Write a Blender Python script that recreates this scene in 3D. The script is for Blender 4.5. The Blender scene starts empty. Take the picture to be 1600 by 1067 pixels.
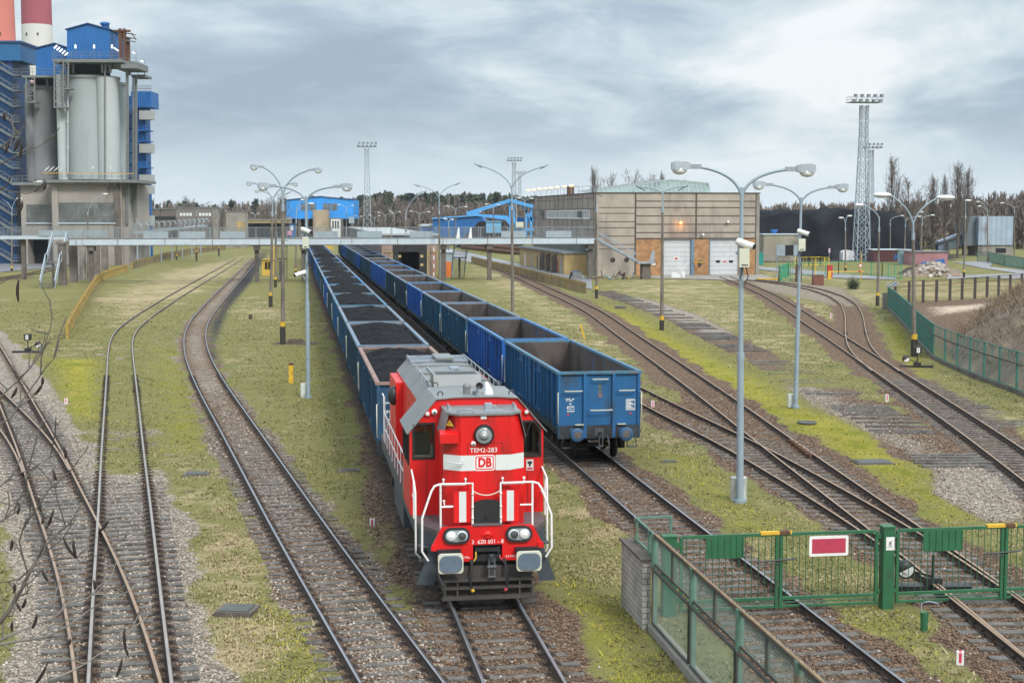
import bpy, math, random
import numpy as np
from mathutils import Vector, Matrix, noise as mnoise
random.seed(7); rng = np.random.default_rng(7)
R = math.radians
scene = bpy.context.scene
COL = scene.collection

# ------------------------------------------------------------------ camera, sky, sun, exposure
FPX, PHI, CAMH = 2311.6, R(4.895), 8.73          # focal length in px of a 1600 px wide frame, tilt, height over rail top
cd = bpy.data.cameras.new('camera'); cam = bpy.data.objects.new('camera', cd); COL.objects.link(cam)
cam.location = (0, 0, CAMH); cam.rotation_euler = (R(90) - PHI, 0, 0)
cd.sensor_width = 36; cd.lens = 36 * FPX / 1600; cd.clip_start = .2; cd.clip_end = 9000
scene.camera = cam
scene.view_settings.view_transform = 'Standard'; scene.view_settings.look = 'None'
scene.view_settings.exposure = 0.88; scene.view_settings.gamma = 1
scene.render.resolution_x, scene.render.resolution_y = 1024, 682

SUN_EL, SUN_AZ = R(42), R(150)                   # azimuth from north (+Y) clockwise: behind the camera, to the right
world = bpy.data.worlds.new('World'); scene.world = world; world.use_nodes = True
wn, wl = world.node_tree.nodes, world.node_tree.links
wn.clear()
def N(t, **k):
    n = wn.new(t)
    for a, b in k.items(): setattr(n, a, b)
    return n
sky = N('ShaderNodeTexSky', sky_type='NISHITA', sun_disc=False, sun_elevation=SUN_EL, sun_rotation=SUN_AZ, air_density=1.2, dust_density=2.0)
tc = N('ShaderNodeTexCoord'); sep = N('ShaderNodeSeparateXYZ'); wl.new(tc.outputs['Generated'], sep.inputs[0])
# clouds: noise on a flat layer overhead (direction divided by its height)
mx = N('ShaderNodeMath', operation='MAXIMUM'); wl.new(sep.outputs[2], mx.inputs[0]); mx.inputs[1].default_value = 0.0
ad = N('ShaderNodeMath', operation='ADD'); wl.new(mx.outputs[0], ad.inputs[0]); ad.inputs[1].default_value = 0.30
dx = N('ShaderNodeMath', operation='DIVIDE'); wl.new(sep.outputs[0], dx.inputs[0]); wl.new(ad.outputs[0], dx.inputs[1])
dy = N('ShaderNodeMath', operation='DIVIDE'); wl.new(sep.outputs[1], dy.inputs[0]); wl.new(ad.outputs[0], dy.inputs[1])
cb = N('ShaderNodeCombineXYZ'); wl.new(dx.outputs[0], cb.inputs[0]); wl.new(dy.outputs[0], cb.inputs[1])
def wnoise(scale, det, off, rough=.55, dist=0.0):
    mp = N('ShaderNodeMapping'); wl.new(cb.outputs[0], mp.inputs[0]); mp.inputs['Location'].default_value = off
    n = N('ShaderNodeTexNoise'); wl.new(mp.outputs[0], n.inputs['Vector'])
    n.inputs['Scale'].default_value = scale; n.inputs['Detail'].default_value = det; n.inputs['Roughness'].default_value = rough
    n.inputs['Distortion'].default_value = dist
    return n.outputs[0]
def wramp(sock, stops):
    r = N('ShaderNodeValToRGB'); wl.new(sock, r.inputs[0]); e = r.color_ramp.elements
    while len(e) > 1: e.remove(e[-1])
    e[0].position, e[0].color = stops[0][0], (*stops[0][1], 1)
    for p, c in stops[1:]:
        x = e.new(p); x.color = (*c, 1)
    return r.outputs[0]
def wmix(f, a, b, mode='MIX'):
    m = N('ShaderNodeMix', data_type='RGBA', blend_type=mode)
    for s, v in ((m.inputs[0], f), (m.inputs[6], a), (m.inputs[7], b)):
        if hasattr(v, 'is_linked'): wl.new(v, s)
        else: s.default_value = v if not isinstance(v, tuple) else (*v, 1)
    return m.outputs[2]
n1 = wnoise(1.15, 8, (2.6, .42, 0), .50, .45)
n2 = wnoise(4.2, 8, (7.7, 2.2, 1), .6, .5)
nn = N('ShaderNodeMath', operation='MULTIPLY_ADD'); wl.new(n2, nn.inputs[0]); nn.inputs[1].default_value = .42; wl.new(n1, nn.inputs[2])
CLOUD = [(.52, (1.8, 2.35, 2.9)), (.62, (2.35, 2.95, 3.5)), (.68, (3.2, 3.75, 4.2)), (.73, (3.9, 4.35, 4.65)), (.80, (5.0, 5.2, 5.3))]
cl = wramp(nn.outputs[0], CLOUD)
# the low sky is paler and brighter than the layer overhead
hz = N('ShaderNodeMapRange'); wl.new(sep.outputs[2], hz.inputs[0]); hz.inputs[1].default_value = 0.0; hz.inputs[2].default_value = .072
hz.inputs[3].default_value = .88; hz.inputs[4].default_value = 0.0; hz.interpolation_type = 'SMOOTHSTEP'
cl2 = wmix(hz.outputs[0], cl, (4.15, 4.75, 5.1))
tg = N('ShaderNodeMapRange'); wl.new(sep.outputs[2], tg.inputs[0])      # an overcast sky is brightest overhead
for i_, v_ in enumerate((.20, .75, 1.0, 2.3)): tg.inputs[i_ + 1].default_value = v_
final = wmix(.93, sky.outputs[0], wmix(1.0, cl2, tg.outputs[0], 'MULTIPLY'))
bg = N('ShaderNodeBackground'); wl.new(final, bg.inputs[0]); bg.inputs[1].default_value = .1
wo = N('ShaderNodeOutputWorld'); wl.new(bg.outputs[0], wo.inputs[0])

sl = bpy.data.lights.new('sun', 'SUN'); sl.energy = 1.5; sl.angle = R(14); sl.color = (1, .96, .90)
so = bpy.data.objects.new('sun', sl); COL.objects.link(so)
sd = Vector((math.sin(SUN_AZ) * math.cos(SUN_EL), math.cos(SUN_AZ) * math.cos(SUN_EL), math.sin(SUN_EL)))
so.rotation_euler = sd.to_track_quat('Z', 'Y').to_euler(); so.location = sd * 200

# ------------------------------------------------------------------ surveying: photo pixel -> point on the ground or on a plane
GZ = -.18
TH = .14694                                       # heading of the two trains, left of straight ahead
NV = np.array([math.cos(TH), math.sin(TH)]); DV = np.array([-math.sin(TH), math.cos(TH)])
def ray(px, py):
    u, v = (px - 800) / FPX, (533.5 - py) / FPX
    return u, math.cos(PHI) + v * math.sin(PHI), -math.sin(PHI) + v * math.cos(PHI)
def G(px, py, z=GZ):
    r = ray(px, py); k = (z - CAMH) / r[2]
    return Vector((r[0] * k, r[1] * k, z))
def AT(px, py, Y):
    r = ray(px, py); k = Y / r[1]
    return Vector((r[0] * k, Y, CAMH + r[2] * k))
def TR(t, n, z=0.0):
    p = NV * n + DV * t
    return Vector((p[0], p[1], z))
def on_line(px, py, n):                          # point on the vertical plane at track offset n
    r = ray(px, py); k = n / (r[0] * NV[0] + r[1] * NV[1])
    return Vector((r[0] * k, r[1] * k, CAMH + r[2] * k))

# ------------------------------------------------------------------ mesh building
class MB:
    def __init__(s): s.v = []; s.f = []; s.m = []; s.sm = []
    def add(s, vs, fs, m=0, smooth=False):
        o = len(s.v); s.v += [tuple(p) for p in vs]
        for f in fs: s.f.append([i + o for i in f]); s.m.append(m); s.sm.append(smooth)
    def box(s, c, d, m=0, rz=0, rx=0, ry=0):
        x, y, z = d[0] / 2, d[1] / 2, d[2] / 2
        vs = [Vector(p) for p in ((-x,-y,-z),(x,-y,-z),(x,y,-z),(-x,y,-z),(-x,-y,z),(x,-y,z),(x,y,z),(-x,y,z))]
        if rz or rx or ry:
            M_ = Matrix.Rotation(rz, 3, 'Z') @ Matrix.Rotation(ry, 3, 'Y') @ Matrix.Rotation(rx, 3, 'X'); vs = [M_ @ p for p in vs]
        c = Vector(c)
        s.add([p + c for p in vs], [(0,3,2,1),(4,5,6,7),(0,1,5,4),(1,2,6,5),(2,3,7,6),(3,0,4,7)], m); return s
    def lohi(s, a, b, m=0):
        return s.box([(a[i] + b[i]) / 2 for i in range(3)], [abs(b[i] - a[i]) for i in range(3)], m)
    def beam(s, a, b, w, h, m=0, up=(0, 0, 1)):
        a, b = Vector(a), Vector(b); d = (b - a)
        if d.length < 1e-6: return s
        d.normalize(); u = Vector(up)
        if abs(d.dot(u)) > .98: u = Vector((1, 0, 0)) if abs(d.x) < .9 else Vector((0, 1, 0))
        x = d.cross(u).normalized(); z = x.cross(d).normalized()
        q = [x * (-w/2) + z * (-h/2), x * (w/2) + z * (-h/2), x * (w/2) + z * (h/2), x * (-w/2) + z * (h/2)]
        s.add([a + p for p in q] + [b + p for p in q], [(0,3,2,1)[::-1],(4,5,6,7)[::-1],(0,1,5,4)[::-1],(1,2,6,5)[::-1],(2,3,7,6)[::-1],(3,0,4,7)[::-1]], m); return s
    def tube(s, pts, r, n=8, m=0, caps=True):
        pts = [Vector(p) for p in pts]; rr = r if isinstance(r, (list, tuple)) else [r] * len(pts)
        ref = None; rings = []
        for i, p in enumerate(pts):
            d = (pts[min(i + 1, len(pts) - 1)] - pts[max(i - 1, 0)])
            if d.length < 1e-9: d = Vector((0, 0, 1))
            d.normalize()
            if ref is None:
                ref = Vector((0, 0, 1)) if abs(d.z) < .9 else Vector((1, 0, 0))
            x = ref - d * ref.dot(d)
            if x.length < 1e-4: x = d.orthogonal()
            x.normalize(); ref = x; y = d.cross(x)
            rings.append([p + (x * math.cos(2 * math.pi * k / n) + y * math.sin(2 * math.pi * k / n)) * rr[i] for k in range(n)])
        vs = [q for g in rings for q in g]; fs = []
        for i in range(len(pts) - 1):
            for k in range(n):
                a, b = i * n + k, i * n + (k + 1) % n
                fs.append((a, b, b + n, a + n))
        s.add(vs, fs, m, True)
        if caps:
            s.add(rings[0], [tuple(range(n))[::-1]], m); s.add(rings[-1], [tuple(range(n))], m)
        return s
    def cyl(s, a, b, r0, r1=None, n=16, m=0, caps=True): return s.tube([a, b], [r0, r0 if r1 is None else r1], n, m, caps)
    def lathe(s, prof, c=(0, 0, 0), n=24, m=0, axis='Z'):
        c = Vector(c); vs = []
        for r, h in prof:
            for k in range(n):
                a = 2 * math.pi * k / n
                p = (r * math.cos(a), r * math.sin(a), h)
                if axis == 'Y': p = (p[0], p[2], -p[1])
                if axis == '-Y': p = (p[0], -p[2], p[1])
                if axis == 'X': p = (p[2], p[0], p[1])
                vs.append(c + Vector(p))
        fs = [(i * n + k, i * n + (k + 1) % n, (i + 1) * n + (k + 1) % n, (i + 1) * n + k) for i in range(len(prof) - 1) for k in range(n)]
        s.add(vs, fs, m, True); return s
    def prism(s, poly, a, b, plane='XZ', m=0):
        """poly of 2-d points pulled between a and b along the third axis"""
        def P(p, h): return {'XZ': (p[0], h, p[1]), 'YZ': (h, p[0], p[1]), 'XY': (p[0], p[1], h)}[plane]
        n = len(poly); vs = [P(p, a) for p in poly] + [P(p, b) for p in poly]
        fs = [tuple(range(n)), tuple(range(n, 2 * n))[::-1]] + [(i, i + n, (i + 1) % n + n, (i + 1) % n) for i in range(n)]
        s.add(vs, fs, m); return s
    def poly(s, pts, m=0): s.add(pts, [tuple(range(len(pts)))], m); return s
    def ball(s, c, r, n=12, k=8, m=0, sq=(1, 1, 1)):
        c = Vector(c); vs = []
        for i in range(k + 1):
            a = math.pi * i / k
            for j in range(n):
                b = 2 * math.pi * j / n
                vs.append(c + Vector((r * sq[0] * math.sin(a) * math.cos(b), r * sq[1] * math.sin(a) * math.sin(b), r * sq[2] * math.cos(a))))
        s.add(vs, [(i * n + j, (i + 1) * n + j, (i + 1) * n + (j + 1) % n, i * n + (j + 1) % n) for i in range(k) for j in range(n)], m, True); return s
    def mesh(s, name, mats):
        me = bpy.data.meshes.new(name); me.from_pydata(s.v, [], s.f)
        for x in mats: me.materials.append(x)
        me.polygons.foreach_set('material_index', s.m); me.polygons.foreach_set('use_smooth', s.sm)
        me.validate(); me.update(); return me
    def build(s, name, mats, parent=None, **k):
        if not isinstance(mats, (list, tuple)): mats = [mats]
        return link(name, s.mesh(name, mats), parent, **k)
def link(name, data, parent=None, loc=None, label=None):
    o = bpy.data.objects.new(name, data); COL.objects.link(o)
    if parent: o.parent = parent
    if loc is not None: o.location = loc
    if label: o['label'] = label
    return o
def tag(o, label, cat, group=None, kind=None):
    o['label'] = label; o['category'] = cat
    if group: o['group'] = group
    if kind: o['kind'] = kind
    return o
def thing(name, label, cat, loc=(0, 0, 0), rz=0, group=None):
    o = bpy.data.objects.new(name, None); COL.objects.link(o); o.location = loc; o.rotation_euler = (0, 0, rz); o.empty_display_size = .3
    return tag(o, label, cat, group)
def kids(o): return [c for c in KID.get(o.name, [])]
KID = {}
def dup(root, loc, rz=None, label=None, group=None, skip=()):
    r = root.copy(); COL.objects.link(r); r.location = loc
    if rz is not None: r.rotation_euler = (0, 0, rz)
    if label: r['label'] = label
    if group: r['group'] = group
    for ch in root.children:
        if ch.name.split('.')[0] in skip: continue
        c = ch.copy(); COL.objects.link(c); c.parent = r
        for g in ch.children:
            if g.name.split('.')[0] in skip: continue
            d = g.copy(); COL.objects.link(d); d.parent = c
    return r
def bulk(name, verts, faces_flat, nper, mats, smooth=False, attr=None, midx=None):
    """fast mesh from numpy arrays; attr = {name: per-vertex colour}"""
    me = bpy.data.meshes.new(name); nv, nf = len(verts), len(faces_flat) // nper
    me.vertices.add(nv); me.vertices.foreach_set('co', np.asarray(verts, np.float32).ravel())
    me.loops.add(nf * nper); me.loops.foreach_set('vertex_index', np.asarray(faces_flat, np.int32))
    me.polygons.add(nf); me.polygons.foreach_set('loop_start', np.arange(0, nf * nper, nper, dtype=np.int32))
    if smooth: me.polygons.foreach_set('use_smooth', np.ones(nf, bool))
    for x in (mats if isinstance(mats, (list, tuple)) else [mats]): me.materials.append(x)
    if midx is not None: me.polygons.foreach_set('material_index', np.asarray(midx, np.int32))
    for k, a in (attr or {}).items():
        at = me.color_attributes.new(k, 'FLOAT_COLOR', 'POINT'); at.data.foreach_set('color', np.asarray(a, np.float32).ravel())
    me.update(calc_edges=True); me.validate(); return me

# ------------------------------------------------------------------ materials
def mat(name, col, rough=.7, metal=0, var=.18, scale=2.5, dirt=None, damt=.5, dscale=1.2, bump=0, bscale=30, streak=1.0, emit=None, spec=.5, alpha=1):
    """painted / bare surface with cloudy tone variation, optional second colour in patches (streak>1 stretches it down)"""
    m = bpy.data.materials.new(name); m.use_nodes = True; nt = m.node_tree; ns, ls = nt.nodes, nt.links
    b = ns['Principled BSDF']; b.inputs['Roughness'].default_value = rough; b.inputs['Metallic'].default_value = metal
    b.inputs['Specular IOR Level'].default_value = spec
    tcn = ns.new('ShaderNodeTexCoord'); oi = ns.new('ShaderNodeObjectInfo')
    mul = ns.new('ShaderNodeMath'); mul.operation = 'MULTIPLY'; ls.new(oi.outputs['Random'], mul.inputs[0]); mul.inputs[1].default_value = 57
    va = ns.new('ShaderNodeVectorMath'); va.operation = 'ADD'; ls.new(tcn.outputs['Object'], va.inputs[0]); ls.new(mul.outputs[0], va.inputs[1])
    def tex(sc, det=5, st=1.0):
        mp = ns.new('ShaderNodeMapping'); mp.inputs['Scale'].default_value = (1, 1, 1 / st); ls.new(va.outputs[0], mp.inputs[0])
        t = ns.new('ShaderNodeTexNoise'); ls.new(mp.outputs[0], t.inputs['Vector']); t.inputs['Scale'].default_value = sc; t.inputs['Detail'].default_value = det
        t.inputs['Roughness'].default_value = .6
        return t.outputs[0]
    def mixc(f, a, c2, mode='MIX'):
        x = ns.new('ShaderNodeMix'); x.data_type = 'RGBA'; x.blend_type = mode
        for s_, v in ((x.inputs[0], f), (x.inputs[6], a), (x.inputs[7], c2)):
            if hasattr(v, 'is_linked'): ls.new(v, s_)
            else: s_.default_value = v if not isinstance(v, tuple) else (*v, 1)
        return x.outputs[2]
    def rng_(s_, a, b_, lo=0, hi=1):
        r = ns.new('ShaderNodeMapRange'); ls.new(s_, r.inputs[0])
        for i, v in enumerate((a, b_, lo, hi)): r.inputs[i + 1].default_value = v
        return r.outputs[0]
    c = tuple(col)
    lo = tuple(x * (1 - var) for x in c); hi = tuple(min(1, x * (1 + var)) for x in c)
    out = mixc(rng_(tex(scale), .3, .7), lo, hi)
    if dirt:
        out = mixc(rng_(tex(dscale, 8, streak), .72 - damt * .45, .80 - damt * .28), out, tuple(dirt))
    ls.new(out, b.inputs['Base Color'])
    if bump:
        bn = ns.new('ShaderNodeBump'); bn.inputs['Strength'].default_value = bump; bn.inputs['Distance'].default_value = .02
        ls.new(tex(bscale, 4), bn.inputs['Height']); ls.new(bn.outputs[0], b.inputs['Normal'])
    if emit:
        b.inputs['Emission Color'].default_value = (*emit[:3], 1); b.inputs['Emission Strength'].default_value = emit[3]
    if alpha < 1: b.inputs['Alpha'].default_value = alpha
    return m
def attr_mat(name, attr, rough=.9, var=.25, scale=20):
    m = bpy.data.materials.new(name); m.use_nodes = True; ns, ls = m.node_tree.nodes, m.node_tree.links
    b = ns['Principled BSDF']; b.inputs['Roughness'].default_value = rough; b.inputs['Specular IOR Level'].default_value = .25
    a = ns.new('ShaderNodeAttribute'); a.attribute_name = attr; ls.new(a.outputs['Color'], b.inputs['Base Color'])
    return m
RUST = (.13, .06, .03)
M = {}
M['steel'] = mat('galvanised_steel', (.30, .35, .40), .45, .3, .12, 3, (.22, .24, .25), .4, 2)
M['pole_paint'] = mat('grey_blue_paint', (.27, .34, .39), .5, .1, .10, 2, (.16, .19, .21), .3, 2)
M['concrete_pole'] = mat('pole_concrete', (.17, .15, .125), .9, 0, .2, 3, (.09, .08, .065), .5, 2, .3, 30, 4)
M['pole_foot'] = mat('tarred_pole_foot', (.035, .032, .028), .85, 0, .3, 3)
M['yellow'] = mat('yellow_paint', (.62, .38, .03), .55, 0, .15, 3, (.22, .12, .03), .35, 3)
M['lamp_grey'] = mat('lamp_housing_grey', (.27, .31, .34), .5, 0, .1)
M['lamp_glass'] = mat('lamp_glass', (.72, .74, .73), .15, 0, .05)
M['lamp_white'] = mat('lamp_white', (.68, .70, .70), .4, 0, .06)
M['white'] = mat('white_paint', (.72, .72, .70), .5, 0, .08, 3, (.45, .43, .40), .25, 4)
M['cream'] = mat('cream_box', (.56, .57, .46), .5, 0, .06)
M['black'] = mat('black_metal', (.018, .019, .021), .5, 0, .3)
M['darkgrey'] = mat('dark_grey_metal', (.055, .06, .065), .6, 0, .25)
M['red'] = mat('loco_red', (.64, .009, .010), .38, 0, .08, 1.2, (.36, .016, .014), .34, 1.6, .06, 6, 4)
M['roofgrey'] = mat('loco_roof_grey', (.175, .19, .19), .45, .0, .12, 1.2, (.13, .14, .138), .4, 1.5)
M['stripe'] = mat('reflective_white', (.62, .65, .64), .4, 0, .04)
M['glass'] = mat('window_glass', (.015, .018, .02), .06, 0, .1)
M['rubber'] = mat('black_rubber', (.014, .014, .015), .7, 0, .2)
M['lettering'] = mat('white_lettering', (.78, .78, .77), .5, 0, .02)
M['signred'] = mat('sign_red', (.45, .05, .08), .5, 0, .05)
M['rust'] = mat('rusty_steel', (.12, .055, .03), .85, 0, .35, 5, (.05, .03, .022), .5, 4, .3)
M['rail_side'] = mat('rail_rust', (.045, .030, .022), .85, 0, .3, 6)
M['rail_brown'] = mat('rail_head_brown', (.31, .21, .14), .48, .15, .2, 1.5)
M['rail_grey'] = mat('rail_head_grey', (.30, .27, .245), .42, .2, .2, 1.5)
M['rail_shiny'] = mat('rail_head_polished', (.32, .33, .36), .28, .7, .15, 1.2)
M['sleeper'] = mat('old_sleeper_wood', (.115, .107, .098), .9, 0, .4, 2.2, (.045, .037, .03), .5, 2.5, .4, 40)
M['plate'] = mat('rail_fastening', (.032, .020, .015), .85, 0, .4, 9)
M['coal'] = mat('coal', (.009, .010, .012), .9, 0, .6, 4, (.024, .025, .028), .45, 7, 1.0, 14, spec=.12)
M['inner'] = mat('wagon_inside', (.085, .070, .064), .85, 0, .25, .8, (.035, .03, .028), .5, .7, .15, 20, 2)
M['rim_rust'] = mat('wagon_rim_rust', (.24, .16, .14), .8, 0, .25, 3)
M['rim_pale'] = mat('wagon_rim_pale', (.13, .19, .26), .6, 0, .2, 3, (.25, .18, .15), .4, 2)
M['bogie'] = mat('bogie_grime', (.022, .018, .016), .85, 0, .4, 4)
M['wheel'] = mat('wheel_steel', (.05, .04, .036), .6, .4, .3, 4)
M['green'] = mat('gate_green', (.022, .115, .05), .5, 0, .15, 2.5, (.035, .07, .035), .35, 3)
M['palegreen'] = mat('weathered_green', (.095, .19, .15), .75, 0, .25, 3, (.16, .085, .045), .45, 2.5, .2, 30, 3)
M['tealfence'] = mat('teal_fence_paint', (.035, .155, .125), .65, 0, .22, 1.5, (.03, .075, .06), .4, 2)
M['wood_yellow'] = mat('old_yellow_planks', (.40, .27, .065), .85, 0, .25, 3, (.20, .15, .06), .45, 2)
M['stump'] = mat('stump_bark', (.07, .05, .035), .95, 0, .4, 8, None, 0, 1, .5)
M['bark'] = mat('bark', (.085, .075, .068), .9, 0, .3, 6, (.14, .13, .12), .4, 5)
M['bark_pale'] = mat('bark_pale', (.20, .185, .17), .9, 0, .3, 6)
M['twig'] = mat('twigs', (.085, .068, .060), .95, 0, .2, .05)
M['twig2'] = mat('twigs_warm', (.13, .10, .075), .95, 0, .2, .05)
M['pod'] = mat('dry_pod', (.022, .014, .013), .7, 0, .3, 20)

# ------------------------------------------------------------------ where the tracks run
GAUGE = 1.51                                      # between rail centres
def z2(s, ox, oy, pts): return [(ox + x / s, oy + y / s) for x, y in pts]
def centre_line(left, right, sig=4.0, y0=None, y1=None):
    """left / right rail points in the photo -> smooth centre line resampled every 0.5 m"""
    cs = []
    for pts, sgn in ((left, 1), (right, -1)):
        if not pts: continue
        g = np.array([G(x, y, 0.0)[:2] for x, y in pts]); g = g[np.argsort(g[:, 1])]
        d = np.gradient(g, axis=0); d /= np.linalg.norm(d, axis=1)[:, None]
        c = g + sgn * np.stack([d[:, 1], -d[:, 0]], 1) * GAUGE / 2
        cs.append(c)
    lo = max(c[0, 1] for c in cs) if y0 is None else y0
    hi = min(c[-1, 1] for c in cs) if y1 is None else y1
    def ext(c, ys):
        x = np.interp(ys, c[:, 1], c[:, 0])
        k0 = (c[1, 0] - c[0, 0]) / (c[1, 1] - c[0, 1]); k1 = (c[-1, 0] - c[-2, 0]) / (c[-1, 1] - c[-2, 1])
        x = np.where(ys < c[0, 1], c[0, 0] + k0 * (ys - c[0, 1]), x); return np.where(ys > c[-1, 1], c[-1, 0] + k1 * (ys - c[-1, 1]), x)
    ys = np.arange(lo - 14, hi + 14, .5)
    x = np.mean([ext(c, ys) for c in cs], 0)
    sg = sig / .5; k = np.exp(-.5 * (np.arange(-40, 41) / sg) ** 2); k /= k.sum()
    pad = np.concatenate([x[0] + (x[1] - x[0]) * np.arange(-40, 0), x, x[-1] + (x[-1] - x[-2]) * np.arange(1, 41)])
    for _ in range(2): 
        x = np.convolve(pad, k, 'valid'); pad = np.concatenate([x[0] + (x[1] - x[0]) * np.arange(-40, 0), x, x[-1] + (x[-1] - x[-2]) * np.arange(1, 41)])
    keep = (ys >= lo - .01) & (ys <= hi + .01)
    return np.stack([x[keep], ys[keep]], 1)
def straight(n, t0, t1):
    t = np.arange(t0, t1, .5); return NV[None] * n + DV[None] * t[:, None]
T = {}
T['T1'] = centre_line(
    z2(3.558, 0, 460, [(40,710),(100,840),(150,930)]) + z2(3.262, 0, 740, [(130,40),(170,140),(215,250),(260,390),(300,540),(330,680),(355,800),(370,920),(380,1060)]),
    z2(3.558, 0, 460, [(0,240),(60,350),(130,480),(200,620),(290,790),(360,930)]) + z2(3.262, 0, 740, [(370,0),(480,215),(560,350),(640,490),(700,640),(760,790),(820,1000)]), 3, 24, 112)
T['T11'] = centre_line([(0,669),(15,690),(28,715),(36,745)], [(4,618),(40,648),(62,668),(94,705),(105,724)], 2, 50, 80)
T['T2'] = centre_line(
    z2(3.558, 0, 460, [(550,1067),(562,880),(575,700),(590,480),(600,280),(625,220),(680,160),(760,110),(850,60),(950,0)]) + z2(3.262, 0, 740, [(505,0),(495,180),(490,300),(475,500),(465,700),(445,950)]) + z2(3.557, 60, 340, [(520,560),(650,470),(830,375),(1000,285),(1120,215),(1200,155)]),
    z2(3.558, 0, 460, [(830,1067),(800,880),(770,600),(755,470),(735,290),(735,240),(760,190),(830,130),(930,60),(1020,0)]) + z2(3.262, 0, 740, [(790,290),(810,500),(830,700),(870,950)]) + z2(3.557, 60, 340, [(610,570),(750,470),(900,370),(1070,265)]), 3.5, 22, 300)
T['T3'] = centre_line(
    z2(3.557, 60, 340, [(1205,210),(1100,310),(1000,400),(900,500),(830,580),(805,650),(805,710),(820,790),(850,870),(900,980),(945,1067)]) + [(350,682),(375,728)] + z2(3.2, 400, 740, [(0,110),(100,310),(200,470),(300,640),(400,830),(500,1010)]),
    z2(3.557, 60, 340, [(1280,155),(1200,260),(1100,385),(1020,480),(960,560),(930,630),(930,690),(950,770),(1000,860),(1070,970),(1140,1060)]) + z2(3.2, 400, 740, [(165,0),(300,190),(400,330),(500,470),(600,600),(700,725),(800,860),(900,985)]), 3.5, 22, 300)
T['T4'] = straight(4.2, 20, 330)
T['T5'] = straight(10.5, 20, 330)
T6L = z2(3.558, 860, 400, [(120,255),(250,340),(400,450),(550,560),(700,690),(850,800),(1000,910)]) + z2(5.333, 1130, 640, [(0,45),(160,185),(340,310),(500,450),(700,600),(900,750),(1000,820),(1160,945)])
T6R = z2(3.558, 860, 400, [(0,200),(150,250),(300,310),(450,420),(600,520),(750,610),(900,700),(1050,800),(1200,910)]) + z2(5.333, 1130, 640, [(220,0),(570,245),(760,370),(1000,530),(1200,670),(1400,810)]) + z2(5.333, 1300, 800, [(740,130),(930,250),(1100,370),(1300,500),(1450,600),(1600,720)])
T['T6'] = centre_line(T6L, T6R + [(828, 445), (790, 431), (765, 424), (740, 416)], 3.5, 24, 300)
T['T7'] = centre_line(
    z2(3.558, 860, 400, [(490,810),(650,890),(800,960),(1000,1060)]) + z2(5.333, 1130, 640, [(120,375),(300,470),(500,600),(700,715),(900,840),(1080,945)]) + z2(5.333, 1300, 800, [(520,310),(800,530),(960,650),(1150,790),(1300,920),(1500,1060)]),
    z2(3.558, 860, 400, [(490,715),(650,800),(800,880),(950,960)]) + z2(5.333, 1130, 640, [(150,210),(310,285),(500,390),(700,490),(900,600),(1100,710),(1300,830),(1530,935)]) + z2(5.333, 1300, 800, [(650,110),(800,210),(1000,340),(1200,470),(1390,620)]), 3, 24, 92)
T['T8'] = centre_line(
    z2(3.333, 1180, 400, [(0,170),(150,270),(300,380),(450,480),(600,580),(800,720),(1000,870),(1200,1020)]),
    z2(3.333, 1180, 400, [(100,200),(230,270),(350,345),(480,420),(600,500),(740,590),(900,690),(1100,810),(1300,930),(1400,1000)]) + [(1150, 441), (1125, 434.5)], 3, 28, 211)
# the curved siding leaves the right-hand track: it turns too sharply for a function of y, so it is kept as a polyline
def polyline(left, right, n=400, sig=6):
    out = []
    for pts, sg in ((left, 1), (right, -1)):
        g = np.array([G(x, y, 0.0)[:2] for x, y in pts]); s = np.concatenate([[0], np.cumsum(np.linalg.norm(np.diff(g, axis=0), axis=1))])
        u = np.linspace(0, s[-1], n); p = np.stack([np.interp(u, s, g[:, i]) for i in (0, 1)], 1)
        out.append(p)
    c = (out[0] + out[1]) / 2
    k = np.exp(-.5 * (np.arange(-30, 31) / sig) ** 2); k /= k.sum()
    for _ in range(2):
        pad = np.concatenate([c[0] + (c[1] - c[0]) * np.arange(-30, 0)[:, None], c, c[-1] + (c[-1] - c[-2]) * np.arange(1, 31)[:, None]])
        c = np.stack([np.convolve(pad[:, i], k, 'valid') for i in (0, 1)], 1)
    s = np.concatenate([[0], np.cumsum(np.linalg.norm(np.diff(c, axis=0), axis=1))]); u = np.arange(0, s[-1], .5)
    return np.stack([np.interp(u, s, c[:, i]) for i in (0, 1)], 1)
T['T9'] = polyline([(1168,437.5)] + z2(3.333, 1180, 400, [(150,148),(300,182),(400,215),(455,260),(470,330),(475,430),(490,490),(540,545),(620,605)]),
                   [(1180,435)] + z2(3.333, 1180, 400, [(200,140),(350,165),(450,200),(520,240),(560,300),(570,380),(590,450),(640,510),(740,590)]), 400, 7)[::-1]
T['T10'] = np.array([G(x, y)[:2] for x, y in [(1500,730),(1390,660),(1290,610),(1160,545),(1060,497),(985,470),(940,455)]])
def densify(c):
    s = np.concatenate([[0], np.cumsum(np.linalg.norm(np.diff(c, axis=0), axis=1))]); u = np.arange(0, s[-1], .5)
    return np.stack([np.interp(u, s, c[:, i]) for i in (0, 1)], 1)
T['T10'] = densify(T['T10'][::1])
T['T0'] = densify(np.array([G(x, y)[:2] for x, y in [(-120,470),(0,437),(60,427),(120,410)]]))

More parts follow.
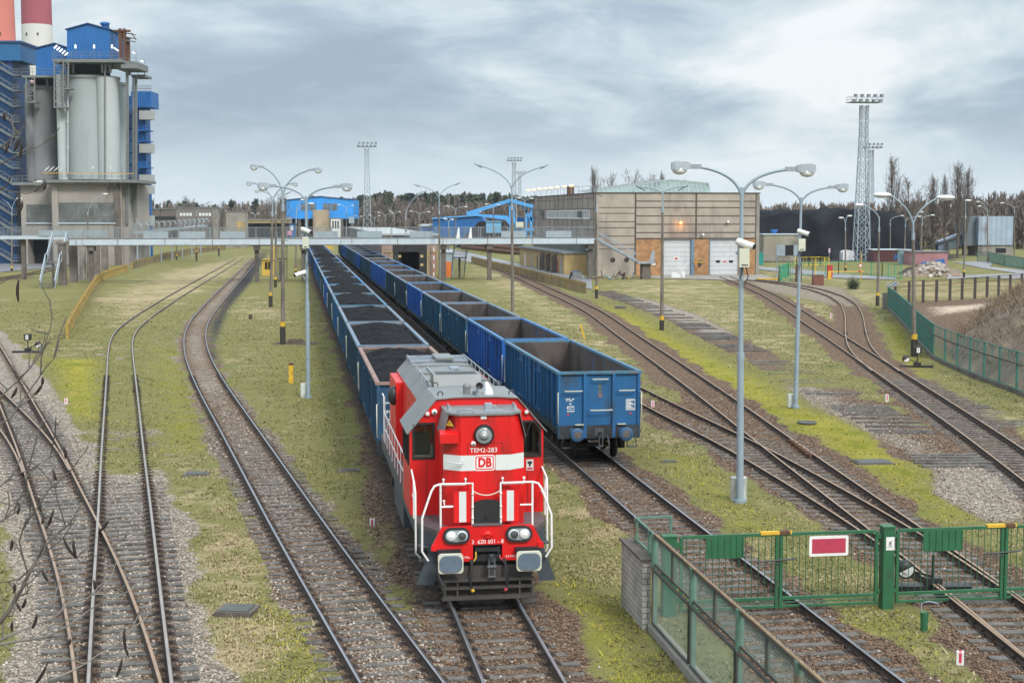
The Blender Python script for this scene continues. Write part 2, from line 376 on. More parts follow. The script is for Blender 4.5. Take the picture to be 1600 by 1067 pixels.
def seg_dist(P, c, step=3):
    """distance of points P (n,2) to a polyline c, in blocks"""
    c = c[::step] if len(c) > 12 else c
    a, b = c[:-1], c[1:]; ab = b - a; L2 = (ab ** 2).sum(1)
    out = np.empty(len(P))
    lo, hi = c.min(0) - 6, c.max(0) + 6
    out[:] = 99
    idx = np.nonzero(((P > lo) & (P < hi)).all(1))[0]
    for i in range(0, len(idx), 4000):
        p = P[idx[i:i + 4000]]
        t = np.clip(((p[:, None] - a[None]) * ab[None]).sum(2) / L2, 0, 1)
        out[idx[i:i + 4000]] = np.sqrt((((a[None] + ab[None] * t[..., None]) - p[:, None]) ** 2).sum(2).min(1))
    return out
def poly_w(P, px, soft, z=GZ):
    """1 inside a patch outlined in the photo and laid on the ground, 0 outside, soft edge in metres"""
    g = np.array([G(x, y, z)[:2] for x, y in px]); n = len(g)
    d = np.full(len(P), 99.0); ins = np.zeros(len(P), bool)
    lo, hi = g.min(0) - soft, g.max(0) + soft
    k = ((P > lo) & (P < hi)).all(1); Q = P[k]
    if not len(Q): return np.zeros(len(P))
    dd = np.full(len(Q), 99.0); ii = np.zeros(len(Q), bool)
    for i in range(n):
        a, b = g[i], g[(i + 1) % n]; ab = b - a
        t = np.clip(((Q - a) @ ab) / (ab @ ab + 1e-9), 0, 1)
        dd = np.minimum(dd, np.linalg.norm(Q - (a + ab * t[:, None]), axis=1))
        c = ((a[1] > Q[:, 1]) != (b[1] > Q[:, 1]))
        with np.errstate(divide='ignore', invalid='ignore'):
            xi = (b[0] - a[0]) * (Q[:, 1] - a[1]) / (b[1] - a[1] + 1e-12) + a[0]
        ii ^= c & (Q[:, 0] < xi)
    sd = np.where(ii, dd, -dd); w = np.clip(sd / soft * .5 + .5, 0, 1)
    out = np.zeros(len(P)); out[k] = w * w * (3 - 2 * w); return out
def vnoise(P, sc, seed=0):
    """smooth value noise, vectorised"""
    q = P / sc + seed * 17.31; i = np.floor(q).astype(int); f = q - i; f = f * f * (3 - 2 * f)
    def h(a, b):
        v = np.sin(a * 127.1 + b * 311.7 + seed * 74.7) * 43758.5453; return v - np.floor(v)
    a, b, c, d = h(i[:, 0], i[:, 1]), h(i[:, 0] + 1, i[:, 1]), h(i[:, 0], i[:, 1] + 1), h(i[:, 0] + 1, i[:, 1] + 1)
    return (a * (1 - f[:, 0]) + b * f[:, 0]) * (1 - f[:, 1]) + (c * (1 - f[:, 0]) + d * f[:, 0]) * f[:, 1]
def fbm(P, sc, seed=0): return (vnoise(P, sc, seed) * .5 + vnoise(P, sc / 2.1, seed + 1) * .27 + vnoise(P, sc / 4.3, seed + 2) * .15 + vnoise(P, sc / 9, seed + 3) * .08)
def sst(x, a, b):
    t = np.clip((x - a) / (b - a), 0, 1); return t * t * (3 - 2 * t)

# per track: half width of the ballast, greyness of its stone, how far the ground buries the sleepers as (depth y, height over sleeper top)
BED = {'T11': (1.7, .6, [(0, -.04), (300, -.03)]),
       'T1': (1.9, .9, [(0, -.05), (46, -.045), (56, -.03), (70, -.03)]),
       'T2': (1.55, .9, [(0, -.05), (44, -.04), (52, .012), (60, .0), (64, .012), (80, .008), (90, .012), (320, .03)]),
       'T3': (1.25, .5, [(0, -.03), (30, -.02), (38, -.035), (50, -.03), (62, .0), (75, .005), (110, .02), (320, .03)]),
       'T4': (1.6, .05, [(0, -.035), (26, -.035), (30, -.01), (320, 0)]),
       'T5': (1.6, .05, [(0, -.04), (40, -.03), (46, -.01), (320, .02)]),
       'T6': (1.7, .02, [(0, -.04), (50, -.03), (62, .004), (75, .012), (320, .03)]),
       'T7': (1.5, .12, [(0, -.04), (52, -.03), (60, -.012), (70, .012), (320, .03)]),
       'T8': (1.75, .05, [(0, -.04), (60, -.035), (72, -.03), (85, .0), (100, .015), (320, .03)]),
       'T9': (1.75, .08, [(0, -.03), (80, .0), (95, .02), (320, .03)]),
       'T10': (1.35, .25, [(0, -.06), (52, -.05), (58, .0), (62, -.05), (70, -.03), (76, .005), (84, .02), (100, -.04), (320, -.05)]),
       'T0': (1.6, .3, [(0, .02), (400, .02)])}
MOSS = [([(930,470),(1000,492),(1065,528),(1130,562),(1215,602),(1262,634),(1330,652),(1405,688),(1440,718),(1452,742),(1465,765),(1500,782),(1538,812),(1480,815),(1380,755),(1290,712),(1240,680),(1130,618),(1040,560),(960,507)], .86, 2.6),
        ([(75,560),(160,560),(160,655),(120,662),(95,640)], .85, 1.6), ([(225,540),(285,545),(330,640),(352,700),(250,715),(238,640)], .55, 2),
        ([(1376,505),(1405,505),(1440,560),(1462,600),(1400,570)], .8, 1.5), ([(1180,600),(1262,634),(1400,690),(1330,660),(1200,640)], .5, 1),
        ([(862,905),(960,930),(1040,1040),(1110,1110),(960,1110),(900,1020)], .62, 1.0), ([(420,840),(470,900),(500,1067),(430,1067),(420,960)], .45, .8),
        ([(1000,700),(1100,715),(1200,800),(1235,835),(1130,830),(1060,770)], .55, 1.2), ([(1130,560),(1240,585),(1380,660),(1420,700),(1330,660)], .25, 2),
        ([(620,900),(660,880),(690,930),(650,950)], .5, .7), ([(1260,960),(1420,950),(1470,1040),(1400,1060)], .4, 1.2), ([(1560,690),(1600,705),(1600,790),(1560,745)], .35, 1),
        ([(530,600),(590,600),(600,700),(560,740),(530,690)], .3, 2), ([(430,520),(520,520),(545,600),(560,680),(500,660),(450,600)], .3, 2)]
DEAD = [([(150,470),(260,425),(390,398),(360,430),(260,480),(200,510)], .9, 3), ([(300,850),(360,800),(430,880),(470,1067),(320,1067)], .75, 1.2),
        ([(740,415),(830,440),(920,500),(980,540),(950,560),(870,505),(760,450)], .7, 4), ([(930,425),(1110,430),(1220,500),(1300,560),(1220,560),(1040,480),(960,450)], .55, 5),
        ([(1000,640),(1050,640),(1120,715),(1230,830),(1180,850),(1000,700)], .55, 1.5), ([(1200,460),(1300,480),(1310,520),(1240,490)], .8, 2),
        ([(1180,415),(1330,425),(1390,470),(1340,480),(1300,440),(1190,430)], .7, 3), ([(1400,440),(1600,440),(1600,500),(1420,500)], .7, 3),
        ([(850,780),(990,800),(1000,960),(940,930),(880,860)], .5, 1), ([(1180,960),(1300,950),(1500,1067),(1250,1067)], .65, 1.2), ([(280,700),(330,720),(400,850),(300,850)], .55, 1.3),
        ([(375,470),(440,470),(440,500),(370,500)], .7, 2), ([(1490,620),(1560,660),(1600,700),(1600,650)], .5, 1)]
COALP = [([(408,388),(424,388),(395,440),(362,480),(338,540),(352,580),(325,560),(326,510),(350,470)], .95, 1.2), ([(340,560),(380,580),(430,640),(470,700),(420,690)], .5, 1.8),
         ([(1185,398),(1500,398),(1500,407),(1185,410)], 1, 3), ([(0,500),(20,545),(40,600),(0,600)], .6, 1.5)]
BROWN = [([(480,395),(500,395),(545,470),(640,700),(600,850),(600,900),(560,790),(575,690),(535,560),(497,440)], .9, 1.0), ([(470,760),(600,780),(690,920),(760,1067),(660,1067)], .38, .8),
         ([(860,730),(900,720),(1060,830),(1110,890),(1000,800)], .8, .8), ([(120,440),(180,440),(160,480),(110,530)], .5, 2), ([(1000,600),(1040,620),(1000,645)], .6, 1),
         ([(1440,570),(1530,640),(1600,690),(1600,720),(1520,670)], .7, 1), ([(1390,590),(1560,745),(1590,770),(1480,690),(1400,640)], .6, .8), ([(1394,474),(1600,462),(1600,612),(1500,575),(1462,552),(1428,514)], .7, 1.5)]
GREY = [([(1460,728),(1530,712),(1600,760),(1600,815),(1540,815),(1455,770)], 1, .8), ([(52,580),(75,590),(112,660),(130,700),(110,715),(85,650)], .95, .7),
        ([(228,735),(262,735),(292,860),(335,1067),(285,1067),(252,830)], .8, .8), ([(20,860),(60,860),(105,1067),(40,1067)], .5, 1), ([(965,462),(1010,466),(1090,490),(1150,520),(1130,535),(1060,505),(1000,480)], .8, 1.2), ([(1210,602),(1290,605),(1400,665),(1500,722),(1470,737),(1370,690),(1260,635)], .62, 1), ([(1150,430),(1330,450),(1360,480),(1300,480),(1180,452)], .6, 2)]
SAND = [([(1440,480),(1500,476),(1560,470),(1580,478),(1520,488),(1450,496)], .72, 5)]
TRK = {}
def ground_eval(P):
    P = np.asarray(P, float); n = len(P)
    z = np.full(n, GZ) + (fbm(P, 4, 3) - .5) * .10 + (fbm(P, .9, 5) - .5) * .04
    bal = np.zeros(n); grey = np.zeros(n); rust = np.zeros(n)
    for k, c in T.items():
        hw, gr, prof = BED[k]; d = seg_dist(P, c, 2)
        w = 1 - sst(d + (fbm(P, 2.2, 11) - .5) * 1.7, hw * .75, hw * 1.3)
        if k in ('T2', 'T3', 'T7', 'T10', 'T0'):          # the grass and moss have crept in
            pr = np.interp(P[:, 1], [a for a, b in prof], [b for a, b in prof])
            creep = sst(pr, -.012, .012) * {'T2': .95, 'T7': .72, 'T10': .8}.get(k, .35)
            w *= 1 - creep * sst(fbm(P, 1.7, 21), .10 if k == 'T2' else .28, .35 if k == 'T2' else .55)
        if k != 'T10': rust = np.maximum(rust, (1 - sst(np.abs(d - .755), .12, .27)) * w)  # dark band beside each rail: rust dust and painted shade together
        core = 1 - sst(d, 1.35, 2.1)
        h = np.interp(P[:, 1], [a for a, b in prof], [b for a, b in prof]) - .155 + (fbm(P, .8, 9) - .5) * .05
        if k == 'T10': h = h + .0
        z = z * (1 - core) + h * core
        g2 = np.clip(gr + (fbm(P, 5, 31) - .5) * .25, 0, 1)
        grey = np.where(w > bal, g2, grey); bal = np.maximum(bal, w)
    moss = np.zeros(n); dead = np.zeros(n); coal = np.zeros(n); sand = np.zeros(n)
    for px, a, s in MOSS: moss = np.maximum(moss, poly_w(P, px, s) * a)
    for px, a, s in DEAD: dead = np.maximum(dead, poly_w(P, px, s) * a)
    for px, a, s in COALP: coal = np.maximum(coal, poly_w(P, px, s) * a)
    for k, n0, t0 in (('T4', 4.2, 31), ('T5', 10.6, 49)):      # shade under the standing trains, painted into the ground through the coal weight
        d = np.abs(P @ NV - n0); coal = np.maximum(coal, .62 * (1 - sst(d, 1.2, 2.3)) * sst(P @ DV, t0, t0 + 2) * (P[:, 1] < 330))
    for px, a, s in SAND: sand = np.maximum(sand, poly_w(P, px, s) * a)
    for px, a, s in BROWN: bal = np.maximum(bal, poly_w(P, px, s) * a)
    for px, a, s in GREY:
        w = poly_w(P, px, s) * a; grey = np.where(w > .3, np.maximum(grey, w * .95), grey); bal = np.maximum(bal, w)
    grey = grey * (1 - rust); coal = np.maximum(coal, rust * .40)
    return z, bal, grey, moss, coal, dead, sand

# ------------------------------------------------------------------ ground: one sheet to the horizon
def steps(a, b, d0, grow=1.0):
    out = [a]; d = d0
    while out[-1] < b: out.append(out[-1] + d); d *= grow
    return out
gx = np.array(sorted(set([-x for x in steps(42, 3500, .8, 1.13)] + steps(-42, 42, .38) + steps(42, 3500, .8, 1.13))))
gy = np.array(sorted(set([-x for x in steps(-18, 400, 3, 1.25)] + steps(18, 105, .36) + steps(105.3, 330, .8, 1.006) + steps(331, 7000, 4, 1.09))))
gx = gx[np.concatenate([[True], np.diff(gx) > .05])]; gy = gy[np.concatenate([[True], np.diff(gy) > .05])]
XX, YY = np.meshgrid(gx, gy); GP = np.stack([XX.ravel(), YY.ravel()], 1)
gz, g_bal, g_grey, g_moss, g_coal_shade, g_dead, g_sand = ground_eval(GP)
far = (GP[:, 1] > 330) | (np.abs(GP[:, 0]) > 90)
gz[far] = GZ
nx, ny = len(gx), len(gy)
ii = np.arange(nx * ny).reshape(ny, nx)
gq = np.stack([ii[:-1, :-1], ii[:-1, 1:], ii[1:, 1:], ii[1:, :-1]], -1).reshape(-1)
one = np.ones(len(GP))

def ground_material():
    m = bpy.data.materials.new('ground'); m.use_nodes = True; nt = m.node_tree; ns, ls = nt.nodes, nt.links
    b = ns['Principled BSDF']; b.inputs['Roughness'].default_value = .95; b.inputs['Specular IOR Level'].default_value = .1
    tcn = ns.new('ShaderNodeTexCoord'); P = tcn.outputs['Object']
    def tex(sc, det=4, rough=.55, off=0):
        mp = ns.new('ShaderNodeMapping'); mp.inputs['Location'].default_value = (off, off * .7, 0); ls.new(P, mp.inputs[0])
        t = ns.new('ShaderNodeTexNoise'); ls.new(mp.outputs[0], t.inputs['Vector']); t.inputs['Scale'].default_value = sc; t.inputs['Detail'].default_value = det; t.inputs['Roughness'].default_value = rough
        return t.outputs[0]
    def val(v):
        x = ns.new('ShaderNodeValue'); x.outputs[0].default_value = v; return x.outputs[0]
    def math_(op, a, c):
        x = ns.new('ShaderNodeMath'); x.operation = op
        for s_, v in ((x.inputs[0], a), (x.inputs[1], c)):
            if hasattr(v, 'is_linked'): ls.new(v, s_)
            else: s_.default_value = v
        return x.outputs[0]
    def rg(s_, a, c, lo=0, hi=1):
        r = ns.new('ShaderNodeMapRange'); r.interpolation_type = 'SMOOTHSTEP'; ls.new(s_, r.inputs[0])
        for i, v in enumerate((a, c, lo, hi)): r.inputs[i + 1].default_value = v
        return r.outputs[0]
    def mix(f, a, c, mode='MIX'):
        x = ns.new('ShaderNodeMix'); x.data_type = 'RGBA'; x.blend_type = mode
        for s_, v in ((x.inputs[0], f), (x.inputs[6], a), (x.inputs[7], c)):
            if hasattr(v, 'is_linked'): ls.new(v, s_)
            else: s_.default_value = v if not isinstance(v, tuple) else (*v, 1)
        return x.outputs[2]
    a1 = ns.new('ShaderNodeAttribute'); a1.attribute_name = 'cover'; s1 = ns.new('ShaderNodeSeparateColor'); ls.new(a1.outputs['Color'], s1.inputs[0])
    a2 = ns.new('ShaderNodeAttribute'); a2.attribute_name = 'cover_b'; s2 = ns.new('ShaderNodeSeparateColor'); ls.new(a2.outputs['Color'], s2.inputs[0])
    bal, grey, moss = s1.outputs; coal, dead, sand = s2.outputs
    big = tex(.11, 5, .6, 4); mid = tex(.55, 6, .6, 9); fin = tex(3.2, 6, .65, 2); ultra = tex(17, 5, .7, 6); blade = tex(46, 3, .7, 1)
    edge = math_('ADD', math_('MULTIPLY', math_('SUBTRACT', fin, .5), .75), math_('MULTIPLY', math_('SUBTRACT', ultra, .5), .55))
    def soft(w, lo=.40, hi=.60): return rg(math_('ADD', w, edge), lo, hi)
    # turf
    green = mix(rg(ultra, .3, .7), (.118, .120, .040), (.215, .20, .080))
    tan = mix(rg(ultra, .3, .7), (.25, .20, .113), (.42, .34, .205))
    dw = math_('ADD', math_('MULTIPLY', math_('SUBTRACT', dead, moss), .6), math_('ADD', rg(mid, .44, .66, 0, .46), rg(big, .44, .68, 0, .30)))
    turf = mix(soft(math_('MULTIPLY', dw, .85), .30, .72), green, tan)
    mossc = mix(rg(ultra, .3, .75), (.215, .195, .025), (.41, .35, .05))
    mossc = mix(rg(mid, .42, .70), mossc, (.15, .165, .02))
    mw = math_('ADD', moss, rg(mid, .46, .70, 0, .34))
    turf = mix(soft(math_('MULTIPLY', mw, .9), .30, .95), turf, mossc)
    soil = mix(rg(fin, .3, .7), (.085, .062, .042), (.17, .125, .085))
    turf = mix(rg(math_('ADD', math_('MULTIPLY', mid, .6), math_('MULTIPLY', fin, .4)), .60, .70, 0, .75), turf, soil)
    # stone: two sizes of cells, each stone its own tone
    def stones(sc):
        v = ns.new('ShaderNodeTexVoronoi'); ls.new(P, v.inputs['Vector']); v.inputs['Scale'].default_value = sc
        h = ns.new('ShaderNodeSeparateColor'); ls.new(v.outputs['Color'], h.inputs[0]); return v.outputs['Distance'], h.outputs[0], h.outputs[1]
    d1, t1, u1 = stones(13); d2, t2, u2 = stones(27)
    brown = mix(rg(t1, .2, 1), (.076, .049, .034), (.215, .142, .096)); brown = mix(rg(u2, .80, .9, 0, .9), brown, (.33, .245, .175)); brown = mix(rg(t2, 0, .35, .6, 0), brown, (.035, .026, .02))
    brown = mix(rg(mid, .45, .75, 0, .5), brown, (.13, .094, .070))
    greyc = mix(rg(t1, .1, 1), (.14, .115, .092), (.41, .35, .285)); greyc = mix(rg(u2, .7, .85, 0, .8), greyc, (.48, .44, .38)); greyc = mix(rg(t2, 0, .4, .7, 0), greyc, (.07, .058, .048))
    stone = mix(soft(grey, .25, .75), brown, greyc)
    out = mix(soft(bal, .38, .62), turf, stone)
    coal_shade_c = mix(rg(ultra, .3, .7), (.022, .022, .025), (.055, .052, .05))  # one dark tone for coal dust, painted train shade and the rail band
    out = mix(soft(math_('MULTIPLY', coal, .95), .35, .75), out, coal_shade_c)
    out = mix(soft(sand), out, mix(ultra, (.38, .30, .22), (.58, .49, .38)))
    ls.new(out, b.inputs['Base Color'])
    hgt = math_('ADD', math_('MULTIPLY', blade, .4), math_('ADD', math_('MULTIPLY', ultra, .6), math_('MULTIPLY', math_('MULTIPLY', d1, -1.2), bal)))
    bn = ns.new('ShaderNodeBump'); bn.inputs['Strength'].default_value = .8; bn.inputs['Distance'].default_value = .05
    ls.new(hgt, bn.inputs['Height']); ls.new(bn.outputs[0], b.inputs['Normal'])
    return m
GM = ground_material()
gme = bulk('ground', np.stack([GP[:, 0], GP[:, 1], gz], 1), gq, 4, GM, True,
           {'cover': np.stack([g_bal, g_grey, g_moss, one], 1), 'cover_b': np.stack([g_coal_shade, g_dead, g_sand, one], 1)})
ground = link('ground', gme); ground['kind'] = 'structure'

# ------------------------------------------------------------------ railway tracks: two rails, the sleepers that show
RAILPROF = [(-.035, 0), (.035, 0), (.036, -.03), (.009, -.045), (.009, -.125), (.065, -.14), (.065, -.152), (-.065, -.152), (-.065, -.14), (-.009, -.125), (-.009, -.045), (-.036, -.03)]
def rail_mesh(name, line, dz, side, head, trim=None):
    n = len(line); d = np.gradient(line, axis=0); d /= np.linalg.norm(d, axis=1)[:, None]
    nrm = np.stack([d[:, 1], -d[:, 0]], 1); k = len(RAILPROF)
    vs = np.empty((n, k, 3))
    for j, (a, h) in enumerate(RAILPROF):
        vs[:, j, :2] = line + nrm * a; vs[:, j, 2] = h + dz
    idx = np.arange(n * k).reshape(n, k); q = []; mi = []
    for j in range(k):
        j2 = (j + 1) % k
        q.append(np.stack([idx[:-1, j], idx[:-1, j2], idx[1:, j2], idx[1:, j]], -1).reshape(-1, 4)); mi += [1 if j == 0 else 0] * (n - 1)
    return bulk(name, vs.reshape(-1, 3), np.concatenate(q).ravel(), 4, [side, head], False, None, mi)
def off(line, o):
    d = np.gradient(line, axis=0); d /= np.linalg.norm(d, axis=1)[:, None]
    return line + np.stack([d[:, 1], -d[:, 0]], 1) * o
def sleeper_mb(L0, L1, w, jit, plates=True):
    b = MB(); b.lohi((L0, -w / 2, -.17), (L1, w / 2, 0), 0)
    if plates:
        for s in (-1, 1):
            x = s * GAUGE / 2
            b.lohi((x - .21, -w * .49, 0), (x + .21, w * .49, .018), 1)
            for q in (-.115, .115):
                b.lohi((x + q - .035, -.05, .018), (x + q + .035, .05, .055), 1)
                b.cyl((x + q, -.075, .0), (x + q, -.075, .05), .022, n=5, m=1); b.cyl((x + q, .075, .0), (x + q, .075, .05), .022, n=5, m=1)
    return b
SLEEPER_MESHES = [sleeper_mb(-1.3 + random.uniform(-.06, .03), 1.3 + random.uniform(-.05, .06), random.uniform(.21, .27), 0).mesh('sleeper', [M['sleeper'], M['plate']]) for _ in range(6)]
SLEEPER_BARE = [sleeper_mb(-1.3 + random.uniform(-.1, .05), 1.3 + random.uniform(-.05, .1), random.uniform(.2, .27), 0, False).mesh('sleeper', [M['sleeper'], M['plate']]) for _ in range(4)]
def build_track(key, label, head, dz=0.0, sl_to=95, rails=True, skip=None, widen=None, step=.62, group='railway tracks across the yard', maxs=100, rail_from=0, rail_to=None):
    c = T[key]
    root = thing('railway_track', label, 'railway track', (0, 0, 0), 0, group)
    if rails:
        cr = c[rail_from:rail_to]
        link('rail', rail_mesh('rail', off(cr, -GAUGE / 2), dz, M['rail_side'], head), root)
        link('rail', rail_mesh('rail', off(cr, GAUGE / 2), dz, M['rail_side'], head), root)
    s = np.concatenate([[0], np.cumsum(np.linalg.norm(np.diff(c, axis=0), axis=1))]); d = np.gradient(c, axis=0)
    cnt = 0; rest = MB()
    for u in np.arange(.2, s[-1], step):
        u += random.uniform(-.04, .04)
        x, y = np.interp(u, s, c[:, 0]), np.interp(u, s, c[:, 1])
        if y > sl_to: continue
        dx_, dy_ = np.interp(u, s, d[:, 0]), np.interp(u, s, d[:, 1])
        if skip and skip(x, y): continue
        a = math.atan2(dy_, dx_) - math.pi / 2 + random.gauss(0, .012)
        z = -.152 + dz + random.uniform(-.010, .0)
        W = widen(x, y) if widen else None
        cnt += 1
        if cnt <= maxs:
            if W:
                o = sleeper_mb(W[0], W[1], random.uniform(.22, .26), 0).build('sleeper', [M['sleeper'], M['plate']], root)
            else:
                o = link('sleeper', random.choice(SLEEPER_MESHES if rails else SLEEPER_BARE), root)
            o.location = (x, y, z + (0 if rails else random.uniform(0, .05))); o.rotation_euler = (random.gauss(0, .01), random.gauss(0, .006), a)
        else:
            rest.box((x, y, z - .085), (2.55, .24, .17), 0, a)
    if rest.v:
        o = rest.build('sleepers', [M['sleeper']], root); o['kind'] = 'stuff'
    return root
def dist_to(key):
    c = T[key]
    return lambda x, y: float(np.min(np.hypot(c[:, 0] - x, c[:, 1] - y)))
d1_, d2_, d6_, d7_, d8_, d9_ = (dist_to(k) for k in ('T1', 'T2', 'T6', 'T7', 'T8', 'T9'))
def side_of(key, x, y):
    c = T[key]; i = int(np.argmin(np.hypot(c[:, 0] - x, c[:, 1] - y))); return c[i, 0] - x
def wid(key, lim):
    def f(x, y):
        e = side_of(key, x, y)
        if abs(e) > lim: return None
        return (-1.3 + min(e, 0), 1.3 + max(e, 0))
    return f
build_track('T1', 'leftmost track with brown rails joining its neighbour at the bottom left', M['rail_brown'], -.003, 70, skip=lambda x, y: d2_(x, y) < 1.9)
build_track('T11', 'short turnout curve leaving the leftmost track at the left edge', M['rail_brown'], -.005, 0)
build_track('T2', 'overgrown track with grey rails bending away past the yellow plank fence', M['rail_grey'], 0, 110, widen=wid('T1', 1.9))
build_track('T3', 'track with polished rails curving close left of the red locomotive', M['rail_shiny'], 0, 100)
build_track('T4', 'straight track under the red locomotive and the loaded coal wagons', M['rail_shiny'], 0, 40, rail_to=640)
build_track('T5', 'straight track under the row of empty blue wagons', M['rail_shiny'], .0, 56, rail_to=640)
build_track('T6', 'long track curving in from under the footbridge to the gate', M['rail_brown'], 0, 92, widen=wid('T7', 1.9))
build_track('T7', 'short track running out from behind the last empty wagon into the next', M['rail_brown'], -.003, 84, skip=lambda x, y: d6_(x, y) < 1.9)
build_track('T8', 'brown railed track leading to the white shed doors', M['rail_brown'], 0, 112, widen=wid('T9', 1.9))
build_track('T9', 'sharply curved siding joining the shed track beside the green fence', M['rail_brown'], -.003, 112, skip=lambda x, y: d8_(x, y) < 1.9)
build_track('T10', 'disused line of bare weathered sleepers without rails in the moss', M['rail_brown'], 0, 200, rails=False, skip=lambda x, y: 55.5 < y < 59 or 69 < y < 72 or random.random() < .22 + (.35 if y > 75 else 0))
build_track('T0', 'far left track disappearing behind the grey footbridge stairs', M['rail_brown'], 0, 0)
# check rails and a raised guard block beside the main turnout
def check_rail(key, i0, i1, o, label):
    c = T[key][i0:i1]; l = off(c, o); me = rail_mesh('check_rail', l, -.006, M['rail_side'], M['rail_brown'])
    return me
gb = MB()
for k in range(6):
    p = G(1236 + k * 5.6, 690 + k * 4.2, -.06); gb.box((p.x, p.y, -.07), (.16, .30, .16), 0, .5)
tag(gb.build('rail_anchor', [M['rust']]), 'row of rusty anchor blocks against the rail in the brown ballast', 'rail anchor')

# ------------------------------------------------------------------ loose stones and grass near the camera: stuff nobody could count
def frustum_pts(n, ymin, ymax, pw=1.0):
    u = rng.random(n); y = ymin * (ymax / ymin) ** u if pw == 1 else ymin + (ymax - ymin) * u ** pw
    x = (rng.random(n) * 2 - 1) * (y * .365 + .5); return np.stack([x, y], 1)
P = frustum_pts(150000, 24, 75)
z_, bal_, grey_, moss_, coal_shade_, dead_, sand_ = ground_eval(P)
keep = rng.random(len(P)) < np.clip((bal_ - .42) * 2.2, 0, 1) * .85 + .012
keep &= coal_shade_ < .5
P, z_, grey_ = P[keep], z_[keep], grey_[keep]
n = len(P); base = np.array([(1,0,0),(-.5,.87,0),(-.5,-.87,0),(.1,.1,.8),(-.1,0,-.6)]); fb = np.array([(0,1,3),(1,2,3),(2,0,3),(1,0,4),(2,1,4),(0,2,4)])
sz = (.022 + .034 * rng.random(n) ** 1.6) * (1 + .004 * P[:, 1]); ang = rng.random(n) * 6.283
vv = base[None] * (1 + (rng.random((n, 5, 1)) - .5) * .7); ca, sa = np.cos(ang)[:, None], np.sin(ang)[:, None]
vx = (vv[:, :, 0] * ca - vv[:, :, 1] * sa) * sz[:, None] + P[:, :1]; vy = (vv[:, :, 0] * sa + vv[:, :, 1] * ca) * sz[:, None] + P[:, 1:]
vz = vv[:, :, 2] * sz[:, None] * .8 + z_[:, None] + sz[:, None] * .18
t = rng.random((n, 1)); bright = (rng.random((n, 1)) > .93)
cb_ = np.array([.075, .049, .035]) * (1 - t) + np.array([.235, .157, .107]) * t; cg_ = np.array([.14, .115, .092]) * (1 - t) + np.array([.42, .36, .295]) * t
gmask = (rng.random(n) < np.clip(grey_ * 1.1, .04, 1))[:, None]
cc = np.where(gmask, cg_, cb_); cc = np.where(bright & gmask, np.array([.5, .47, .42]), cc)
cc = np.repeat(cc[:, None], 5, 1).reshape(-1, 3)
sm = bulk('ballast_stones', np.stack([vx, vy, vz], -1).reshape(-1, 3), (fb[None] + np.arange(n)[:, None, None] * 5).reshape(-1), 3, attr_mat('ballast_stone', 'tone'), False, {'tone': np.concatenate([cc, np.ones((len(cc), 1))], 1)})
o = link('ballast_stones', sm); tag(o, 'loose brown and grey ballast stones lying between the tracks', 'ballast', None, 'stuff')

P = frustum_pts(270000, 24, 155)
z_, bal_, grey_, moss_, coal_shade_, dead_, sand_ = ground_eval(P)
clump = fbm(P, 1.1, 41)
keep = (rng.random(len(P)) < np.clip(1 - bal_ * 1.5, 0, 1) * sst(clump, .25, .55) * (1 - coal_shade_)) 
P, z_, moss_, dead_ = P[keep], z_[keep], moss_[keep], dead_[keep]
n = len(P); nb = 3
big = fbm(P, 6, 51) ; mid = fbm(P, 1.6, 61)
dw = np.clip((dead_ - moss_) * .6 + (mid - .40) * 1.7 + (big - .42), 0, 1)[:, None]
tn = rng.random((n, 1))
cg = np.array([.12, .122, .042]) * (1 - tn) + np.array([.22, .205, .083]) * tn; ct = np.array([.26, .205, .115]) * (1 - tn) + np.array([.44, .355, .215]) * tn; cm = np.array([.215, .195, .025]) * (1 - tn) + np.array([.41, .35, .05]) * tn
pick = rng.random((n, 1)); cc = np.where(pick < dw, ct, cg); cc = np.where(rng.random((n, 1)) < moss_[:, None] * 1.05, cm, cc)
cc = np.repeat(cc[:, None], nb * 3, 1).reshape(-1, 3)
a = rng.random((n, nb)) * 6.283; h = (.018 + .045 * rng.random((n, nb)) ** 2) * np.where(rng.random((n, 1)) < .025, 3.2, 1) * (1 - .55 * moss_[:, None]); w = .006 + .010 * rng.random((n, nb)) + P[:, 1:2] * .00022; lean = h * (.6 + 1.8 * rng.random((n, nb)))
bx = P[:, :1] + (rng.random((n, nb)) - .5) * .09; by = P[:, 1:] + (rng.random((n, nb)) - .5) * .09
V = np.empty((n, nb, 3, 3)); 
V[..., 0, 0] = bx - np.sin(a) * w; V[..., 0, 1] = by + np.cos(a) * w; V[..., 1, 0] = bx + np.sin(a) * w; V[..., 1, 1] = by - np.cos(a) * w
V[..., 0, 2] = V[..., 1, 2] = z_[:, None] - .01; V[..., 2, 0] = bx + np.cos(a) * lean; V[..., 2, 1] = by + np.sin(a) * lean; V[..., 2, 2] = z_[:, None] + h
gm = bulk('grass', V.reshape(-1, 3), np.arange(n * nb * 3), 3, attr_mat('grass_blade', 'tone'), False, {'tone': np.concatenate([cc, np.ones((len(cc), 1))], 1)})
o = link('grass', gm); tag(o, 'short winter grass and moss between the tracks', 'grass', None, 'stuff')

